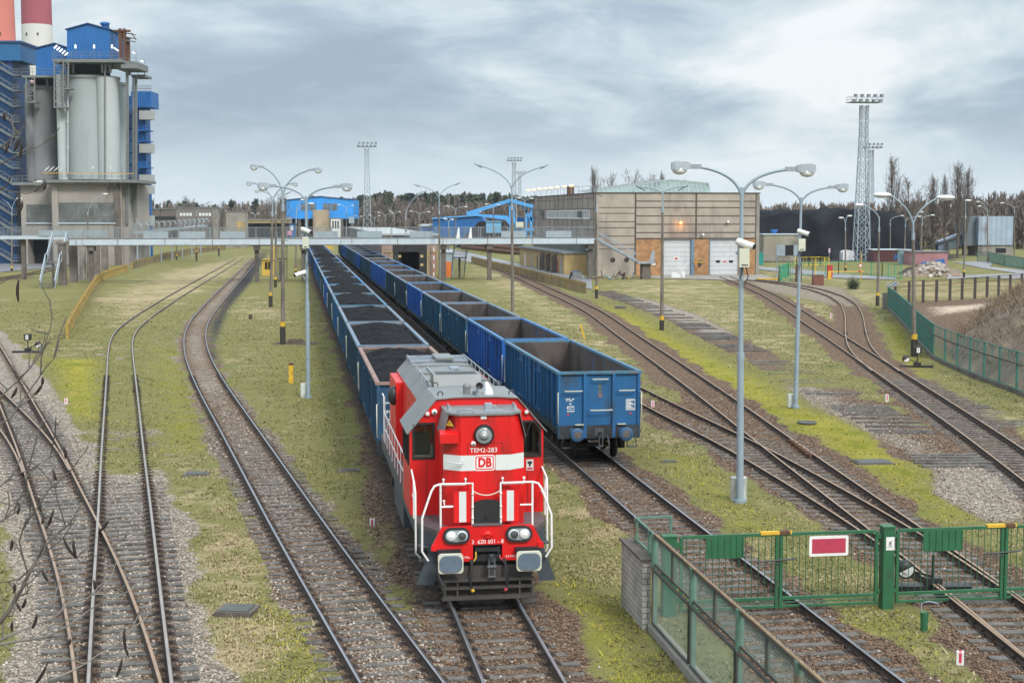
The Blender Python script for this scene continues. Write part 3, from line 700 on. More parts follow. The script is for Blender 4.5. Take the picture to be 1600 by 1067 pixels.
# ------------------------------------------------------------------ lettering
def text_mesh(s, size, bold=0.0, depth=.004):
    cu = bpy.data.curves.new('txt', 'FONT'); cu.body = s; cu.size = size; cu.extrude = depth; cu.offset = bold; cu.align_x = 'CENTER'; cu.align_y = 'CENTER'
    cu.resolution_u = 3
    o = bpy.data.objects.new('txt', cu); COL.objects.link(o)
    dg = bpy.context.evaluated_depsgraph_get(); dg.update()
    me = bpy.data.meshes.new_from_object(o.evaluated_get(dg)); bpy.data.objects.remove(o); bpy.data.curves.remove(cu)
    me.materials.clear(); return me
def text(s, size, parent, loc, m, name='lettering', bold=0.0, rot=(R(90), 0, 0), sx=1.0):
    me = text_mesh(s, size, bold); me.materials.append(m); o = link(name, me, parent, loc); o.rotation_euler = rot; o.scale = (sx, 1, 1); return o
def rrect(w, h, r, n=5, cx=0, cz=0):
    out = []
    for k, (sx, sz) in enumerate(((1, 1), (-1, 1), (-1, -1), (1, -1))):
        for i in range(n + 1):
            a = math.pi / 2 * (k + i / n); out.append((cx + sx * (w / 2 - r) + r * math.cos(a), cz + sz * (h / 2 - r) + r * math.sin(a)))
    return out

# ------------------------------------------------------------------ open coal wagons
def make_wagon(col, rim, rz=TH):
    w = thing('coal_wagon', '-', 'coal wagon', (0, 0, 0), rz)
    L = 12.86; H0, H1 = 1.32, 3.24; X = 1.42
    for s in (-1, 1):
        b = MB()
        # the wall bows outwards a little between the posts and is dented
        n = 26
        for i in range(n):
            y0, y1 = .06 + (L - .12) * i / n, .06 + (L - .12) * (i + 1) / n
            bow = lambda y: X - .03 + .05 * math.sin(math.pi * y / L) + .012 * math.sin(y * 3.1 + s)
            a0, a1 = s * bow(y0), s * bow(y1)
            q = [(a0, y0, H0), (a1, y1, H0), (a1, y1, H1 - .1), (a0, y0, H1 - .1)]
            t = -s * .02; p = [(x + t, y, z) for x, y, z in q]
            b.add(q, [(0, 1, 2, 3) if s > 0 else (3, 2, 1, 0)], 0); b.add(p, [(3, 2, 1, 0) if s > 0 else (0, 1, 2, 3)], 1)
        ys = [.10, 1.0, 2.0, 2.75, 3.15, 3.55, 4.9, 5.9, 6.9, 7.9, 9.3, 9.7, 10.1, 10.9, 11.9, 12.76]
        for y in ys:
            wd = .10 if y not in (3.15, 9.7) else .05
            b.lohi((s * X - .0, y - wd / 2, H0 - .12), (s * (X + .085), y + wd / 2, H1 - .12), 0)
        for y0 in (3.6, 7.95):                            # side doors: framed leaves with hinge straps
            for yy in (y0 + .02, y0 + .62, y0 + 1.25): b.lohi((s * (X + .0), yy, H0 + .05), (s * (X + .06), yy + .07, H1 - .42), 0)
            b.lohi((s * X, y0, H1 - .47), (s * (X + .06), y0 + 1.33, H1 - .40), 0); b.lohi((s * X, y0, H0 + .0), (s * (X + .07), y0 + 1.33, H0 + .09), 0)
            b.lohi((s * X, y0 + .3, H0 + .5), (s * (X + .09), y0 + .36, H0 + .75), 0)
        b.build('side_wall', [col, M['inner']], w)
    for e, y in ((-1, 0.0), (1, L)):
        b = MB(); 
        b.poly([(-X, y, H0), (X, y, H0), (X, y, H1 - .08), (-X, y, H1 - .08)] if e < 0 else [(X, y, H0), (-X, y, H0), (-X, y, H1 - .08), (X, y, H1 - .08)], 0)
        yi = y - e * .03
        b.poly([(X, yi, H0), (-X, yi, H0), (-X, yi, H1 - .08), (X, yi, H1 - .08)] if e < 0 else [(-X, yi, H0), (X, yi, H0), (X, yi, H1 - .08), (-X, yi, H1 - .08)], 1)
        for x in (-.52, .52): b.lohi((x - .055, y, .88), (x + .055, y + e * .11, H1 - .09), 0)
        for x in (-1.43, 1.43): b.lohi((x - .05, y + .001 * e, .88), (x + .05, y + e * .07, H1 - .09), 0)
        b.build('end_wall', [col, M['inner']], w)
    b = MB()
    for s in (-1, 1):
        b.lohi((s * (X - .04), -.09, H1 - .10), (s * (X + .11), L + .09, H1), 0)
    for y in (-.10, L - .02): b.lohi((-X + .041, y, H1 - .098), (X - .041, y + .12, H1 - .004), 0)
    b.build('top_rail', [rim], w)
    b = MB(); b.lohi((-X + .05, .05, H0 - .06), (X - .05, L - .05, H0), 0); b.build('floor', [M['inner']], w)
    b = MB()
    for s in (-1, 1): b.lohi((s * 1.30, .0, .95), (s * 1.42, L, H0 - .001), 0)
    b.lohi((-1.46, -.08, .86), (1.46, .04, H0 - .002), 0); b.lohi((-1.46, L - .04, .86), (1.46, L + .08, H0 - .002), 0)
    b.lohi((-.25, .5, .75), (.25, L - .5, 1.25), 0); 
    for y in (3.2, 5.2, 7.6, 9.6): b.lohi((-1.3, y, .95), (1.3, y + .15, 1.2), 0)
    b.lohi((-.9, 5.5, .5), (-.2, 7.3, .95), 0); b.cyl((.45, 5.2, .75), (.45, 6.6, .75), .2, m=0)
    b.build('underframe', [M['bogie'] if False else col2(col)], w)
    for y in (2.0, L - 2.0):
        f = MB()
        for s in (-1, 1):
            f.prism([(-1.35, .46), (-1.2, .36), (-.3, .30), (.3, .30), (1.2, .36), (1.35, .46), (1.35, .60), (.45, .78), (-.45, .78), (-1.35, .60)], s * .93, s * 1.05, 'YZ', 0)
            f.lohi((s * .9, -.3, .32), (s * 1.14, .3, .70), 0)
            for q in (-.9, .9): f.box((s * 1.03, q, .46), (.26, .26, .26), 0)
            for q in (-.14, .14): f.cyl((s * 1.1, q, .34), (s * 1.1, q, .68), .07, n=8)
        f.lohi((-.95, -.18, .5), (.95, .18, .8), 0)
        f.v = [(a, b_ + y, c) for a, b_, c in f.v]
        bg_ = f.build('bogie', [M['bogie']], w)
        for q in (-.9, .9):
            wb = MB()
            for s in (-1, 1): wb.lathe([(0, .0), (.30, .0), (.30, .03), (.42, .03), (.46, -.06), (.46, .07), (0, .075)], (s * .755, y + q, .46), 20, 0, 'X')
            wb.cyl((-.75, y + q, .46), (.75, y + q, .46), .08, n=10)
            wb.build('wheelset', [M['wheel']], bg_)
    for e, y in ((-1, -.08), (1, L + .08)):
        for x in (-.875, .875):
            b = MB(); b.lathe([(.0, 0), (.15, 0), (.13, .1), (.105, .1), (.10, .36), (.225, .42), (.245, .43), (.245, .48), (.235, .492), (.13, .505)], (0, 0, 0), 26, 0, 'Y'); b.lathe([(.13, .505), (0, .51)], (0, 0, 0), 18, 1, 'Y')
            b.v = [(a + x, -b_ * 1 * (1 if e < 0 else -1) * (1 if True else 1), c + 1.06) for a, b_, c in b.v] if False else [(a + x, (b_ if e > 0 else -b_) + y, c + 1.06) for a, b_, c in b.v]
            for f in b.f:
                if e < 0: f.reverse()
            b.lohi((x - .17, y, .89), (x + .17, y + e * .03, 1.23), 0)
            b.build('buffer', [col_buf(col), M['bufface']], w)
        b = MB()                                            # draw hook and screw coupling
        b.lohi((-.16, y, .92), (.16, y + e * .02, 1.24), 0); b.beam((0, y, 1.06), (0, y + e * .34, 1.06), .07, .1); b.beam((0, y + e * .34, 1.02), (0, y + e * .38, 1.16), .06, .07)
        for x in (-.06, .06): b.beam((x, y + e * .28, 1.05), (x, y + e * .30, .62), .03, .035)
        b.cyl((-.09, y + e * .30, .62), (.09, y + e * .30, .62), .028, n=8); b.tube([(.28, y, .95), (.3, y + e * .2, .8), (.32, y + e * .22, .55), (.24, y + e * .2, .42)], .028, 7)
        b.build('coupling', [M['darkgrey']], w)
        for x0, x1, z in ((-1.24, -.63, 2.56), (-.25, .29, 2.97), (.70, 1.25, 2.56), (-.34, .43, 1.88), (-.87, -.59, 1.37), (.66, .92, 1.37)):
            b = MB(); yy = y + e * (.10 if z != 1.88 else .16)
            b.beam((x0, yy, z), (x1, yy, z), .03, .035)
            for x in (x0, x1): b.beam((x, y, z), (x, yy + e * .012, z), .025, .025)
            b.build('rung', [M['cream']], w)
        for s in (-1, 1):
            b = MB(); b.tube([(s * 1.47, y, 2.5), (s * 1.50, y + e * .1, 2.5), (s * 1.50, y + e * .1, 1.42), (s * 1.47, y, 1.42)], .018, 6); b.build('grab_handle', [M['cream']], w)
            b = MB(); b.tube([(s * 1.3, y, .9), (s * 1.34, y + e * .05, .55), (s * 1.0, y + e * .05, .55), (s * 1.0, y, .9)], .02, 6); b.lohi((s * 1.02, y - .1, .53), (s * 1.32, y + .12, .56)); b.build('step', [M['darkgrey']], w)
    # marks on the near end
    b = MB(); y = -.006
    for i, (x, z, ww) in enumerate(((-1.05, 2.26, .38), (-1.04, 2.20, .26), (-1.02, 2.09, .10), (-1.10, 1.99, .09), (-.95, 1.99, .22), (-1.17, 1.94, .05), (-1.08, 1.92, .09), (-.95, 1.91, .22), (-1.10, 1.83, .09), (-.95, 1.83, .20))):
        k = max(2, int(ww / .045))
        for j in range(k):
            if (i * 7 + j * 3) % 5: b.lohi((x - ww / 2 + j * .045, y, z - .022), (x - ww / 2 + j * .045 + .033, y + .003, z + .022))
    x0, x1, z0, z1 = .98, 1.30, 1.84, 2.22
    for z in (z0, z1): b.lohi((x0, y, z - .008), (x1, y + .003, z + .008))
    for x in (x0, x1): b.lohi((x - .008, y - .0005, z0), (x + .008, y + .0025, z1))
    for j in range(7):
        z = z0 + .03 + j * .05
        b.lohi((x0 + .02, y, z), (x1 - .02 - .06 * (j % 3), y + .003, z + .03))
    b.build('lettering', [M['white']], w)
    b = MB()
    for z in (2.74, 2.56):
        for (p, q) in (((-.075, 0), (.075, 0)), ((-.075, 0), (0, .15)), ((.075, 0), (0, .15)), ((-.03, .03), (.03, .03)), ((0, .03), (0, .10))):
            b.beam((.03 + p[0], y, z - .07 + p[1]), (.03 + q[0], y, z - .07 + q[1]), .006, .026, 0, (0, 1, 0))
    b.build('warning_sign', [M['olive_mark']], w)
    b = MB()
    for k in range(20):
        a, a2 = 2 * math.pi * k / 20, 2 * math.pi * (k + 1) / 20
        b.beam((.05 + .09 * math.cos(a), y, 2.38 + .09 * math.sin(a)), (.05 + .09 * math.cos(a2), y, 2.38 + .09 * math.sin(a2)), .006, .026, 0, (0, 1, 0))
    b.lohi((.01, y, 2.33), (.03, y + .003, 2.43)); b.lohi((.03, y, 2.33), (.09, y + .003, 2.345)); b.lohi((.06, y, 2.37), (.09, y + .003, 2.43))
    b.build('ring_mark', [M['ringmark']], w)
    b = MB()
    for x in (-1.11, 1.14): b.lohi((x - .035, -.02, 1.68), (x + .035, 0, 1.75))
    b.build('reflector', [M['signred']], w)
    return w
M['olive_mark'] = mat('olive_yellow_mark', (.42, .36, .04), .6)
M['ringmark'] = mat('orange_ring', (.42, .20, .11), .6)
M['frame_blue'] = mat('wagon_frame_grime', (.03, .045, .06), .8, 0, .3, 3, (.02, .018, .017), .7, 2)
M['buf_blue'] = mat('buffer_blue', (.018, .085, .19), .6, 0, .3, 4, (.07, .07, .07), .45, 6)
M['bufface'] = mat('buffer_face', (.10, .09, .085), .7, 0, .3, 8)
def col2(c): return M['frame_blue']
def col_buf(c): return M['buf_blue']
def wcol(n, c): return mat(n, c, .58, 0, .18, 1.6, (c[0] * .7 + .02, c[1] * .55 + .01, c[2] * .45 + .01), .42, 1.3, 0, 30, 3)
WC = {'mid': wcol('wagon_blue', (.009, .10, .25)), 'bright': wcol('wagon_bright_blue', (.008, .095, .38)), 'teal': wcol('wagon_teal_blue', (.010, .08, .16)), 'dark': wcol('wagon_dark_green_blue', (.014, .058, .10)), 'first': wcol('wagon_dusty_teal', (.013, .07, .145))}
RIM = {'mid': mat('rim_mid', (.05, .16, .25), .6, 0, .2, 3, (.16, .13, .12), .45, 2.5), 'bright': mat('rim_bright', (.045, .17, .38), .55, 0, .2, 3, (.14, .16, .2), .4, 2), 'teal': M['rim_pale'], 'dark': M['rim_pale'], 'first': M['rim_rust']}
PROTO = {}
used = set()
def wagon(kind, n, t, label, group, far=False):
    if kind not in PROTO: PROTO[kind] = make_wagon(WC[kind], RIM[kind])
    p = PROTO[kind]
    if kind in used or far:
        o = dup(p, TR(t, n), TH, label, group, ('rung', 'grab_handle', 'step', 'lettering', 'warning_sign', 'ring_mark', 'reflector', 'coupling', 'wheelset') if far else ())
    else:
        o = p; used.add(kind); o.location = TR(t, n); o['label'] = label; o['group'] = group
    return o
ORD = ['first', 'second', 'third', 'fourth', 'fifth', 'sixth', 'seventh', 'eighth', 'ninth', 'tenth', 'eleventh', 'twelfth', 'thirteenth', 'fourteenth', 'fifteenth', 'sixteenth', 'seventeenth', 'eighteenth']
HUE = {'mid': 'blue', 'bright': 'bright blue', 'teal': 'teal blue', 'dark': 'dark greenish blue', 'first': 'dusty'}
E_KIND = ['mid', 'bright', 'teal', 'teal', 'bright', 'dark', 'dark', 'bright', 'bright', 'dark', 'teal', 'bright', 'teal', 'dark', 'teal', 'bright', 'teal', 'dark']
LT = 14.04
for i, k in enumerate(E_KIND):
    lab = 'nearest empty blue wagon, its end with warning signs and white lettering in view' if i == 0 else f'{HUE[k]} empty wagon, {ORD[i]} from the near end of the empty row'
    wagon(k, 10.64, 50.9 + i * LT, lab, 'empty open wagons on the right train', i > 6)
F_KIND = ['first', 'dark', 'teal', 'mid', 'dark', 'bright', 'dark', 'teal', 'mid', 'bright', 'teal', 'dark', 'teal', 'bright', 'teal', 'dark', 'mid', 'teal']
def coal_mesh(seed, full):
    nx_, ny_ = 20, 84; xs = np.linspace(-1.375, 1.375, nx_); ys = np.linspace(.04, 12.82, ny_)
    A, B = np.meshgrid(xs, ys); P = np.stack([A.ravel() + seed * 13.7, B.ravel()], 1)
    # heaps dumped along the wagon, sinking towards the walls
    hump = .5 + .5 * np.cos((B.ravel() - .3 + .25 * np.sin(seed)) * 2 * math.pi / 2.75 + .6 * np.sin(A.ravel() * 1.3 + seed))
    cross = np.clip(1 - (np.abs(A.ravel()) / 1.5) ** 2.4, 0, 1)
    end = np.clip(np.minimum(B.ravel(), 12.86 - B.ravel()) / 1.2, 0, 1) ** .7
    z = full - .44 + cross * end * (.12 + .22 * hump) + (fbm(P, .8, seed) - .5) * .22 + (vnoise(P, .22, seed + 3) - .5) * .06 + .16 * end
    idx = np.arange(nx_ * ny_).reshape(ny_, nx_); q = np.stack([idx[:-1, :-1], idx[:-1, 1:], idx[1:, 1:], idx[1:, :-1]], -1).reshape(-1)
    return bulk('coal_load', np.stack([A.ravel(), B.ravel(), z], 1), q, 4, M['coal'], True)
for i, k in enumerate(F_KIND):
    t = 48.63 + i * LT
    lab = 'loaded coal wagon with rusty rim, coupled directly behind the red locomotive' if i == 0 else f'{HUE[k]} loaded wagon, {ORD[i]} behind the red locomotive'
    wagon(k, 4.17, t, lab, 'loaded coal wagons behind the locomotive', i > 6)
    o = link('coal_load', coal_mesh(i, 3.30 if i else 3.24)); o.location = TR(t, 4.17); o.rotation_euler = (0, 0, TH)
    tag(o, 'heap of black coal in the wagon right behind the locomotive' if i == 0 else f'heap of black coal filling the {ORD[i]} wagon behind the locomotive', 'coal heap', 'coal loads in the wagons')
for k, p in PROTO.items():
    assert p['label'] != '-', k

# ------------------------------------------------------------------ the red locomotive
lo = thing('locomotive', 'red diesel shunting locomotive with grey roof heading the coal train', 'locomotive', TR(31.93, 4.24), TH)
DECK = 1.70
gm_ = bpy.data.materials.new('cab_pane'); gm_.use_nodes = True; gn, gl = gm_.node_tree.nodes, gm_.node_tree.links; gn.remove(gn['Principled BSDF'])
g1_, g2_, g3_, g4_ = gn.new('ShaderNodeBsdfTransparent'), gn.new('ShaderNodeBsdfGlossy'), gn.new('ShaderNodeMixShader'), gn.new('ShaderNodeFresnel'); g1_.inputs[0].default_value = (.9, .93, .93, 1); g2_.inputs['Roughness'].default_value = .03; g4_.inputs[0].default_value = 1.6
gl.new(g4_.outputs[0], g3_.inputs[0]); gl.new(g1_.outputs[0], g3_.inputs[1]); gl.new(g2_.outputs[0], g3_.inputs[2]); gl.new(g3_.outputs[0], gn['Material Output'].inputs[0]); M['cabglass'] = gm_
M['deck'] = mat('deck_plate', (.105, .085, .09), .7, 0, .2, 2, (.06, .035, .04), .45, 1.6)
M['slate'] = mat('slate_paint', (.045, .06, .072), .55, 0, .12, 2)
b = MB()
b.prism([(-1.5, 1.5), (-1.12, .55), (1.12, .55), (1.5, 1.5), (1.5, 15.45), (-1.5, 15.45)][::-1], DECK - .12, DECK, 'XY', 0)
b.build('deck', [M['deck']], lo)
b = MB()
b.prism([(-1.49, 1.52), (-1.12, .60), (1.12, .60), (1.49, 1.52), (1.49, 15.4), (-1.49, 15.4)][::-1], DECK - .42, DECK - .122, 'XY', 0)
b.lohi((-.9, .7, .75), (.9, 15.2, DECK - .42), 0)
b.build('frame', [M['slate']], lo)
b = MB()                                                  # front plate with the coupler pocket cut out
Y0, Y1 = .45, .56
for s in (-1, 1):
    p = [(s * 0, 1.80), (s * 1.03, 1.78), (s * 1.24, 1.38), (s * 1.23, 1.30), (s * 1.12, 1.27), (s * 1.12, 1.0), (s * .33, 1.0), (s * .33, 1.37), (s * 0, 1.37)]
    b.prism(p if s > 0 else p[::-1], Y0, Y1, 'XZ', 0)
    b.lohi((s * 1.14, Y0 - .04, 1.27), (s * 1.27, Y0 + .0, 1.39), 0)
b.lathe([(.10, 0), (.10, .015), (.05, .03), (0, .03)], (0, Y0, 1.58), 16, 0, '-Y'); b.lohi((-.13, Y0 - .03, 1.57), (.13, Y0, 1.61), 0)
fp = b.build('front_plate', [M['red']], lo)
for f_ in (): pass
text('3  620 501 - 8', .128, fp, (.0, Y0 - .004, 1.435), M['lettering'])
text('0,5 MPa', .072, fp, (-.52, Y0 - .004, 1.09), M['lettering']); text('0,5 MPa', .072, fp, (.52, Y0 - .004, 1.09), M['lettering'])
b = MB(); b.lohi((-.33, .62, .72), (.33, .72, 1.37), 0); b.lohi((-.22, .40, 1.22), (.22, .62, 1.30), 0); b.lohi((-.30, .50, .98), (.30, .62, 1.16), 0); b.lohi((-1.05, .6, .62), (1.05, .7, 1.0), 0)
for s in (-1, 1): b.lohi((s * .22, .44, 1.18), (s * .28, .60, 1.32), 0)
b.build('coupler_pocket', [M['black']], lo)
b = MB(); b.beam((.06, .6, 1.08), (.06, .16, 1.08), .08, .11); b.beam((.06, .18, 1.05), (.06, .13, 1.2), .07, .07)
for x in (0, .12): b.beam((x, .2, 1.12), (x, .17, .70), .035, .04)
b.cyl((-.03, .17, .70), (.15, .17, .70), .032, n=8); b.cyl((-.04, .19, .92), (.16, .19, .92), .05, n=8)
b.build('coupling_hook', [M['darkgrey']], lo)
for s, c in ((-1, M['yellow']), (1, M['signred'])):
    x = s * .37
    b = MB(); b.tube([(x, .5, 1.0), (x, .36, 1.0), (x + s * .02, .26, .86), (x + s * .05, .22, .62), (x + s * .03, .26, .46), (x, .27, .40)], .03, 8, 0); b.cyl((x, .44, 1.0), (x, .34, 1.02), .05, n=10)
    h = b.build('brake_hose', [M['rubber']], lo); b = MB(); b.cyl((x - .01, .27, .42), (x + .02, .27, .36), .045, n=10); b.build('hose_end', [c], h)
    b = MB(); b.tube([(x - s * .1, .43, 1.22 if s < 0 else 1.12), (x - s * .1, .38, 1.1), (x - s * .03, .4, .98)], .018, 6); b.build('cock_handle', [c], lo)
    # square buffers with pale rims
    X = s * .875; b = MB()
    b.lohi((X - .26, .30, 1.20), (X + .26, .47, 1.30), 2); b.cyl((X, .45, 1.06), (X, .12, 1.06), .13, n=14, m=2)
    b.prism(rrect(.56, .44, .08, 5, X, 1.06), .02, .10, 'XZ', 1); b.prism(rrect(.50, .37, .14, 6, X, 1.06), -.015, .03, 'XZ', 0)
    b.build('buffer', [mat('buffer_grease', (.11, .145, .19), .45, 0, .15, 6), M['cream'], M['black']], lo)
    # headlight clusters
    X = s * .705; b = MB()
    b.prism(rrect(.60, .36, .175, 8, X, 1.60), .38, .46, 'XZ', 0); b.prism(rrect(.50, .26, .125, 8, X, 1.60), .370, .385, 'XZ', 1)
    hl = b.build('headlight', [M['rubber'], M['lamp_grey']], lo)
    for q in (-1, 1):
        clear = (q == s)
        b = MB(); b.lathe([(.112, .0), (.112, .02), (.095, .028)], (X + q * .118, .366, 1.60), 18, 0, '-Y'); b.lathe([(.095, .012), (.06, .03), (0, .036)], (X + q * .118, .366, 1.60), 18, 1, '-Y')
        if clear: b.lathe([(.05, .034), (.03, .045), (0, .048)], (X + q * .118, .366, 1.60), 12, 2, '-Y')
        for f in b.f: pass
        b.build('lens', [M['lamp_white'], M['lamp_glass'] if clear else M['darkgrey'], M['white']], hl)
    # slanting side shields below the deck
    b = MB(); b.prism([(s * 1.13, 1.30), (s * 1.30, 1.25), (s * 1.58, .47), (s * 1.20, .46), (s * 1.13, .80)] if s > 0 else [(s * 1.13, .80), (s * 1.20, .46), (s * 1.58, .47), (s * 1.30, 1.25), (s * 1.13, 1.30)], .60, .625, 'XZ', 0)
    b.build('side_shield', [M['slate']], lo)
    b = MB(); b.prism([(s * 1.1, .62), (s * 1.5, 1.5), (s * 1.5, 1.9), (s * 1.1, 1.0)] if s > 0 else [(s * 1.1, 1.0), (s * 1.5, 1.9), (s * 1.5, 1.5), (s * 1.1, .62)], DECK - .55, DECK - .42, 'XY'); b.build('corner_plate', [M['slate']], lo)
    for k in range(3):
        b = MB(); b.lohi((s * 1.2, .75 + k * .12, .62 + k * .30), (s * 1.5, 1.0 + k * .12, .65 + k * .30)); b.build('step', [M['darkgrey']], lo)
b = MB()                                                   # rail guard of dark planks
for z in (.62, .45): b.lohi((-1.04, .24, z - .035), (1.04, .40, z + .02), 0)
b.lohi((-1.04, .18, .19), (1.04, .36, .26), 0); b.lohi((-1.0, .42, .25), (1.0, .45, .9), 0)
for x in (-.98, -.7, .7, .98): b.lohi((x - .02, .26, .22), (x + .02, .34, .64), 0)
b.build('rail_guard', [mat('guard_planks', (.05, .044, .04), .8, 0, .25, 4)], lo)

# front hood
def loft(b, secs, m, cap0=None, cap1=None, mats=None):
    n = len(secs[0]); vs = [p for s_ in secs for p in s_]
    fs = []; ms = []
    for i in range(len(secs) - 1):
        for k in range(n - 1):
            b.add([vs[i * n + k], vs[i * n + k + 1], vs[(i + 1) * n + k + 1], vs[(i + 1) * n + k]], [(0, 1, 2, 3)], mats[k] if mats else m)
    if cap0 is not None: b.add(secs[0], [tuple(range(n))[::-1]], cap0)
    if cap1 is not None: b.add(secs[-1], [tuple(range(n))], cap1)
b = MB()
def hoodsec(y, w, wt, zt): return [(-w, y, DECK), (-w, y, 3.72), (-wt, y, zt), (wt, y, zt), (w, y, 3.72), (w, y, DECK)]
loft(b, [hoodsec(.85, .56, .555, 4.235), hoodsec(1.12, .92, .80, 4.235), hoodsec(2.32, .92, .80, 4.27)], 0, 0, None, [0, 0, 0, 0, 0])
hd = b.build('front_hood', [M['red']], lo)
b = MB(); b.prism([(-.60, .80), (.60, .80), (.86, 1.08), (.86, 2.31), (-.86, 2.31), (-.86, 1.08)][::-1], 4.237, 4.285, 'XY', 0)
for s in (-1, 1):
    q = [(s * .81, 1.0, 4.245), (s * .81, 2.31, 4.28), (s * .945, 2.31, 3.71), (s * .945, 1.0, 3.71)]
    b.add(q + [(x + s * .012, y, z) for x, y, z in q], [(0, 1, 2, 3) if s < 0 else (3, 2, 1, 0), (4, 5, 6, 7) if s > 0 else (7, 6, 5, 4), (0, 4, 7, 3), (1, 5, 6, 2), (3, 7, 6, 2)], 0)
b.build('hood_roof', [M['roofgrey']], lo)
b = MB(); y = .8475
for x in (-.40, .40): b.lohi((x - .007, y - .004, 1.78), (x + .007, y, 2.97)); b.lohi((x - .007, y - .004, 3.36), (x + .007, y, 3.60))
b.lohi((-.40, y - .004, 3.593), (.40, y, 3.607))
for x in (-1.2, 1.2): b.lohi((x - .007, 2.314, 1.75), (x + .007, 2.3195, 2.98))
b.build('panel_seam', [mat('seam_red', (.16, .006, .008), .6)], lo)
def decal(pts, m, name='stripe', parent=None, label=None):
    b = MB(); b.poly(pts, 0); return b.build(name, [m], parent or hd)
for s in (-1, 1):
    yf = .846
    q = [(s * .235, yf, 2.98), (s * .56, yf, 2.98), (s * .923, 1.115, 2.98), (s * .923, 1.115, 3.33), (s * .56, yf, 3.33), (s * .235, yf, 3.33)]
    b = MB(); b.add(q, [(0, 1, 4, 5) if s > 0 else (5, 4, 1, 0), (1, 2, 3, 4) if s > 0 else (4, 3, 2, 1)], 0); b.build('stripe', [M['stripe']], hd)
yl = .846
b = MB(); b.prism(rrect(.47, .36, .06, 5, -.015, 3.155), yl - .002, yl, 'XZ', 1); b.prism(rrect(.42, .31, .045, 5, -.015, 3.155), yl - .004, yl - .0022, 'XZ', 0); b.prism(rrect(.37, .26, .03, 5, -.015, 3.155), yl - .006, yl - .0042, 'XZ', 1)
lg = b.build('logo', [M['red'], M['lettering']], hd)
text('DB', .285, lg, (-.012, yl - .011, 3.155), M['red'], 'lettering', .012, sx=.82)
text('TEM2-283', .15, hd, (-.035, yl - .005, 3.44), M['lettering'])
hx, hz = -.03, 3.80
b = MB(); b.lathe([(.225, 0), (.225, .10), (.205, .12), (.19, .10), (.19, .05)], (hx, .85, hz), 32, 0, '-Y'); b.lathe([(.19, .06), (.10, .075), (.10, .09), (.05, .10), (0, .105)], (hx, .85, hz), 32, 1, '-Y'); b.lathe([(.235, .0), (.235, .01), (.255, .012), (.255, 0)], (hx, .851, hz), 32, 2, '-Y')
b.lathe([(.035, .10), (.02, .115), (0, .118)], (hx, .85, hz), 12, 3, '-Y')
b.build('main_headlight', [M['rubber'], mat('lamp_reflector', (.36, .40, .40), .25, .2, .1, 8), M['red'], M['white']], hd)
b = MB(); b.ball((-.27, .82, 3.60), .06, 14, 10, 0); b.ball((-.27, .775, 3.59), .026, 10, 8, 1); b.build('camera_dome', [M['white'], M['black']], hd)
b = MB(); b.lohi((-.10, .84, 4.15), (.03, .848, 4.24)); b.build('notice_plate', [M['stripe']], hd)
b = MB(); b.prism([(.80, 3.62), (.80, 3.82), (.98, 3.88), (1.2, 3.88), (1.2, 3.62)], -1.02, -.60, 'YZ', 0); b.build('cover_box', [M['red']], hd)
dvec = Vector((-.36, .27, 0)).normalized()
def cham(u, z, o=.006): return (-.56 - .36 * u - .6 * o, .85 + .27 * u - .8 * o, z)
b = MB(); b.poly([cham(.27, 3.97), cham(.95, 3.97), cham(.61, 4.15)][::-1], 0); b.poly([cham(.37, 3.985, .009), cham(.85, 3.985, .009), cham(.61, 4.125, .009)][::-1], 1)
b.poly([cham(.62, 4.08, .012), cham(.55, 4.04, .012), cham(.61, 4.04, .012), cham(.58, 4.0, .012), cham(.66, 4.05, .012), cham(.61, 4.05, .012)], 0)
b.build('warning_sign', [M['black'], M['yellow']], hd)
for x0, x1, z in ((-.96, -.46, 2.69), (.38, .87, 2.69)):
    b = MB(); yy = .74
    b.tube([(x0, .86, z + .10), (x0, yy, z + .10), (x0 - .0, yy, z), (x1, yy, z), (x1, yy, z + .10), (x1, .86, z + .10)], .02, 8); 
    for x in (x0, x1): b.ball((x, yy, z + .12), .032, 8, 6)
    b.build('grab_bar', [M['white']], hd)
b = MB(); b.tube([(-.95, .86, 2.30), (-.95, .76, 2.30), (-.93, .76, 2.20), (-.60, .76, 2.20)], .02, 8); b.ball((-.95, .76, 2.32), .032, 8, 6); b.build('grab_bar', [M['white']], hd)
b = MB(); b.tube([(-.86, 1.0, 3.16), (-.82, .85, 3.18), (-.5, .76, 3.16), (-.5, .84, 3.2)], .014, 6); b.build('grab_bar', [M['stripe']], hd)
for x in (-.78, .72): 
    b = MB(); b.tube([(x, 1.0, 4.27), (x, 1.0, 4.43), (x, 1.45, 4.43), (x, 1.45, 4.27)] if x > 0 else [(x, 1.0, 4.27), (x, .98, 4.42), (x, 1.5, 4.42), (x, 1.5, 4.27)], .016, 6); b.build('roof_handle', [M['steel']], hd)
b = MB(); b.tube([(-.62, 1.1, 4.285), (-.55, 1.0, 4.35), (-.3, .95, 4.36), (-.22, 1.0, 4.285)], .016, 6); b.build('roof_handle', [M['steel']], hd); b = MB(); b.lohi((.02, 1.0, 4.286), (.42, 1.15, 4.32)); b.tube([(.1, 1.1, 4.32), (.16, 1.1, 4.42), (.26, 1.1, 4.42), (.3, 1.1, 4.32)], .014, 6); b.build('roof_bracket', [M['steel']], hd); b = MB(); b.lohi((.08, 1.45, 4.286), (.24, 1.62, 4.42)); b.build('roof_box', [M['steel']], hd)

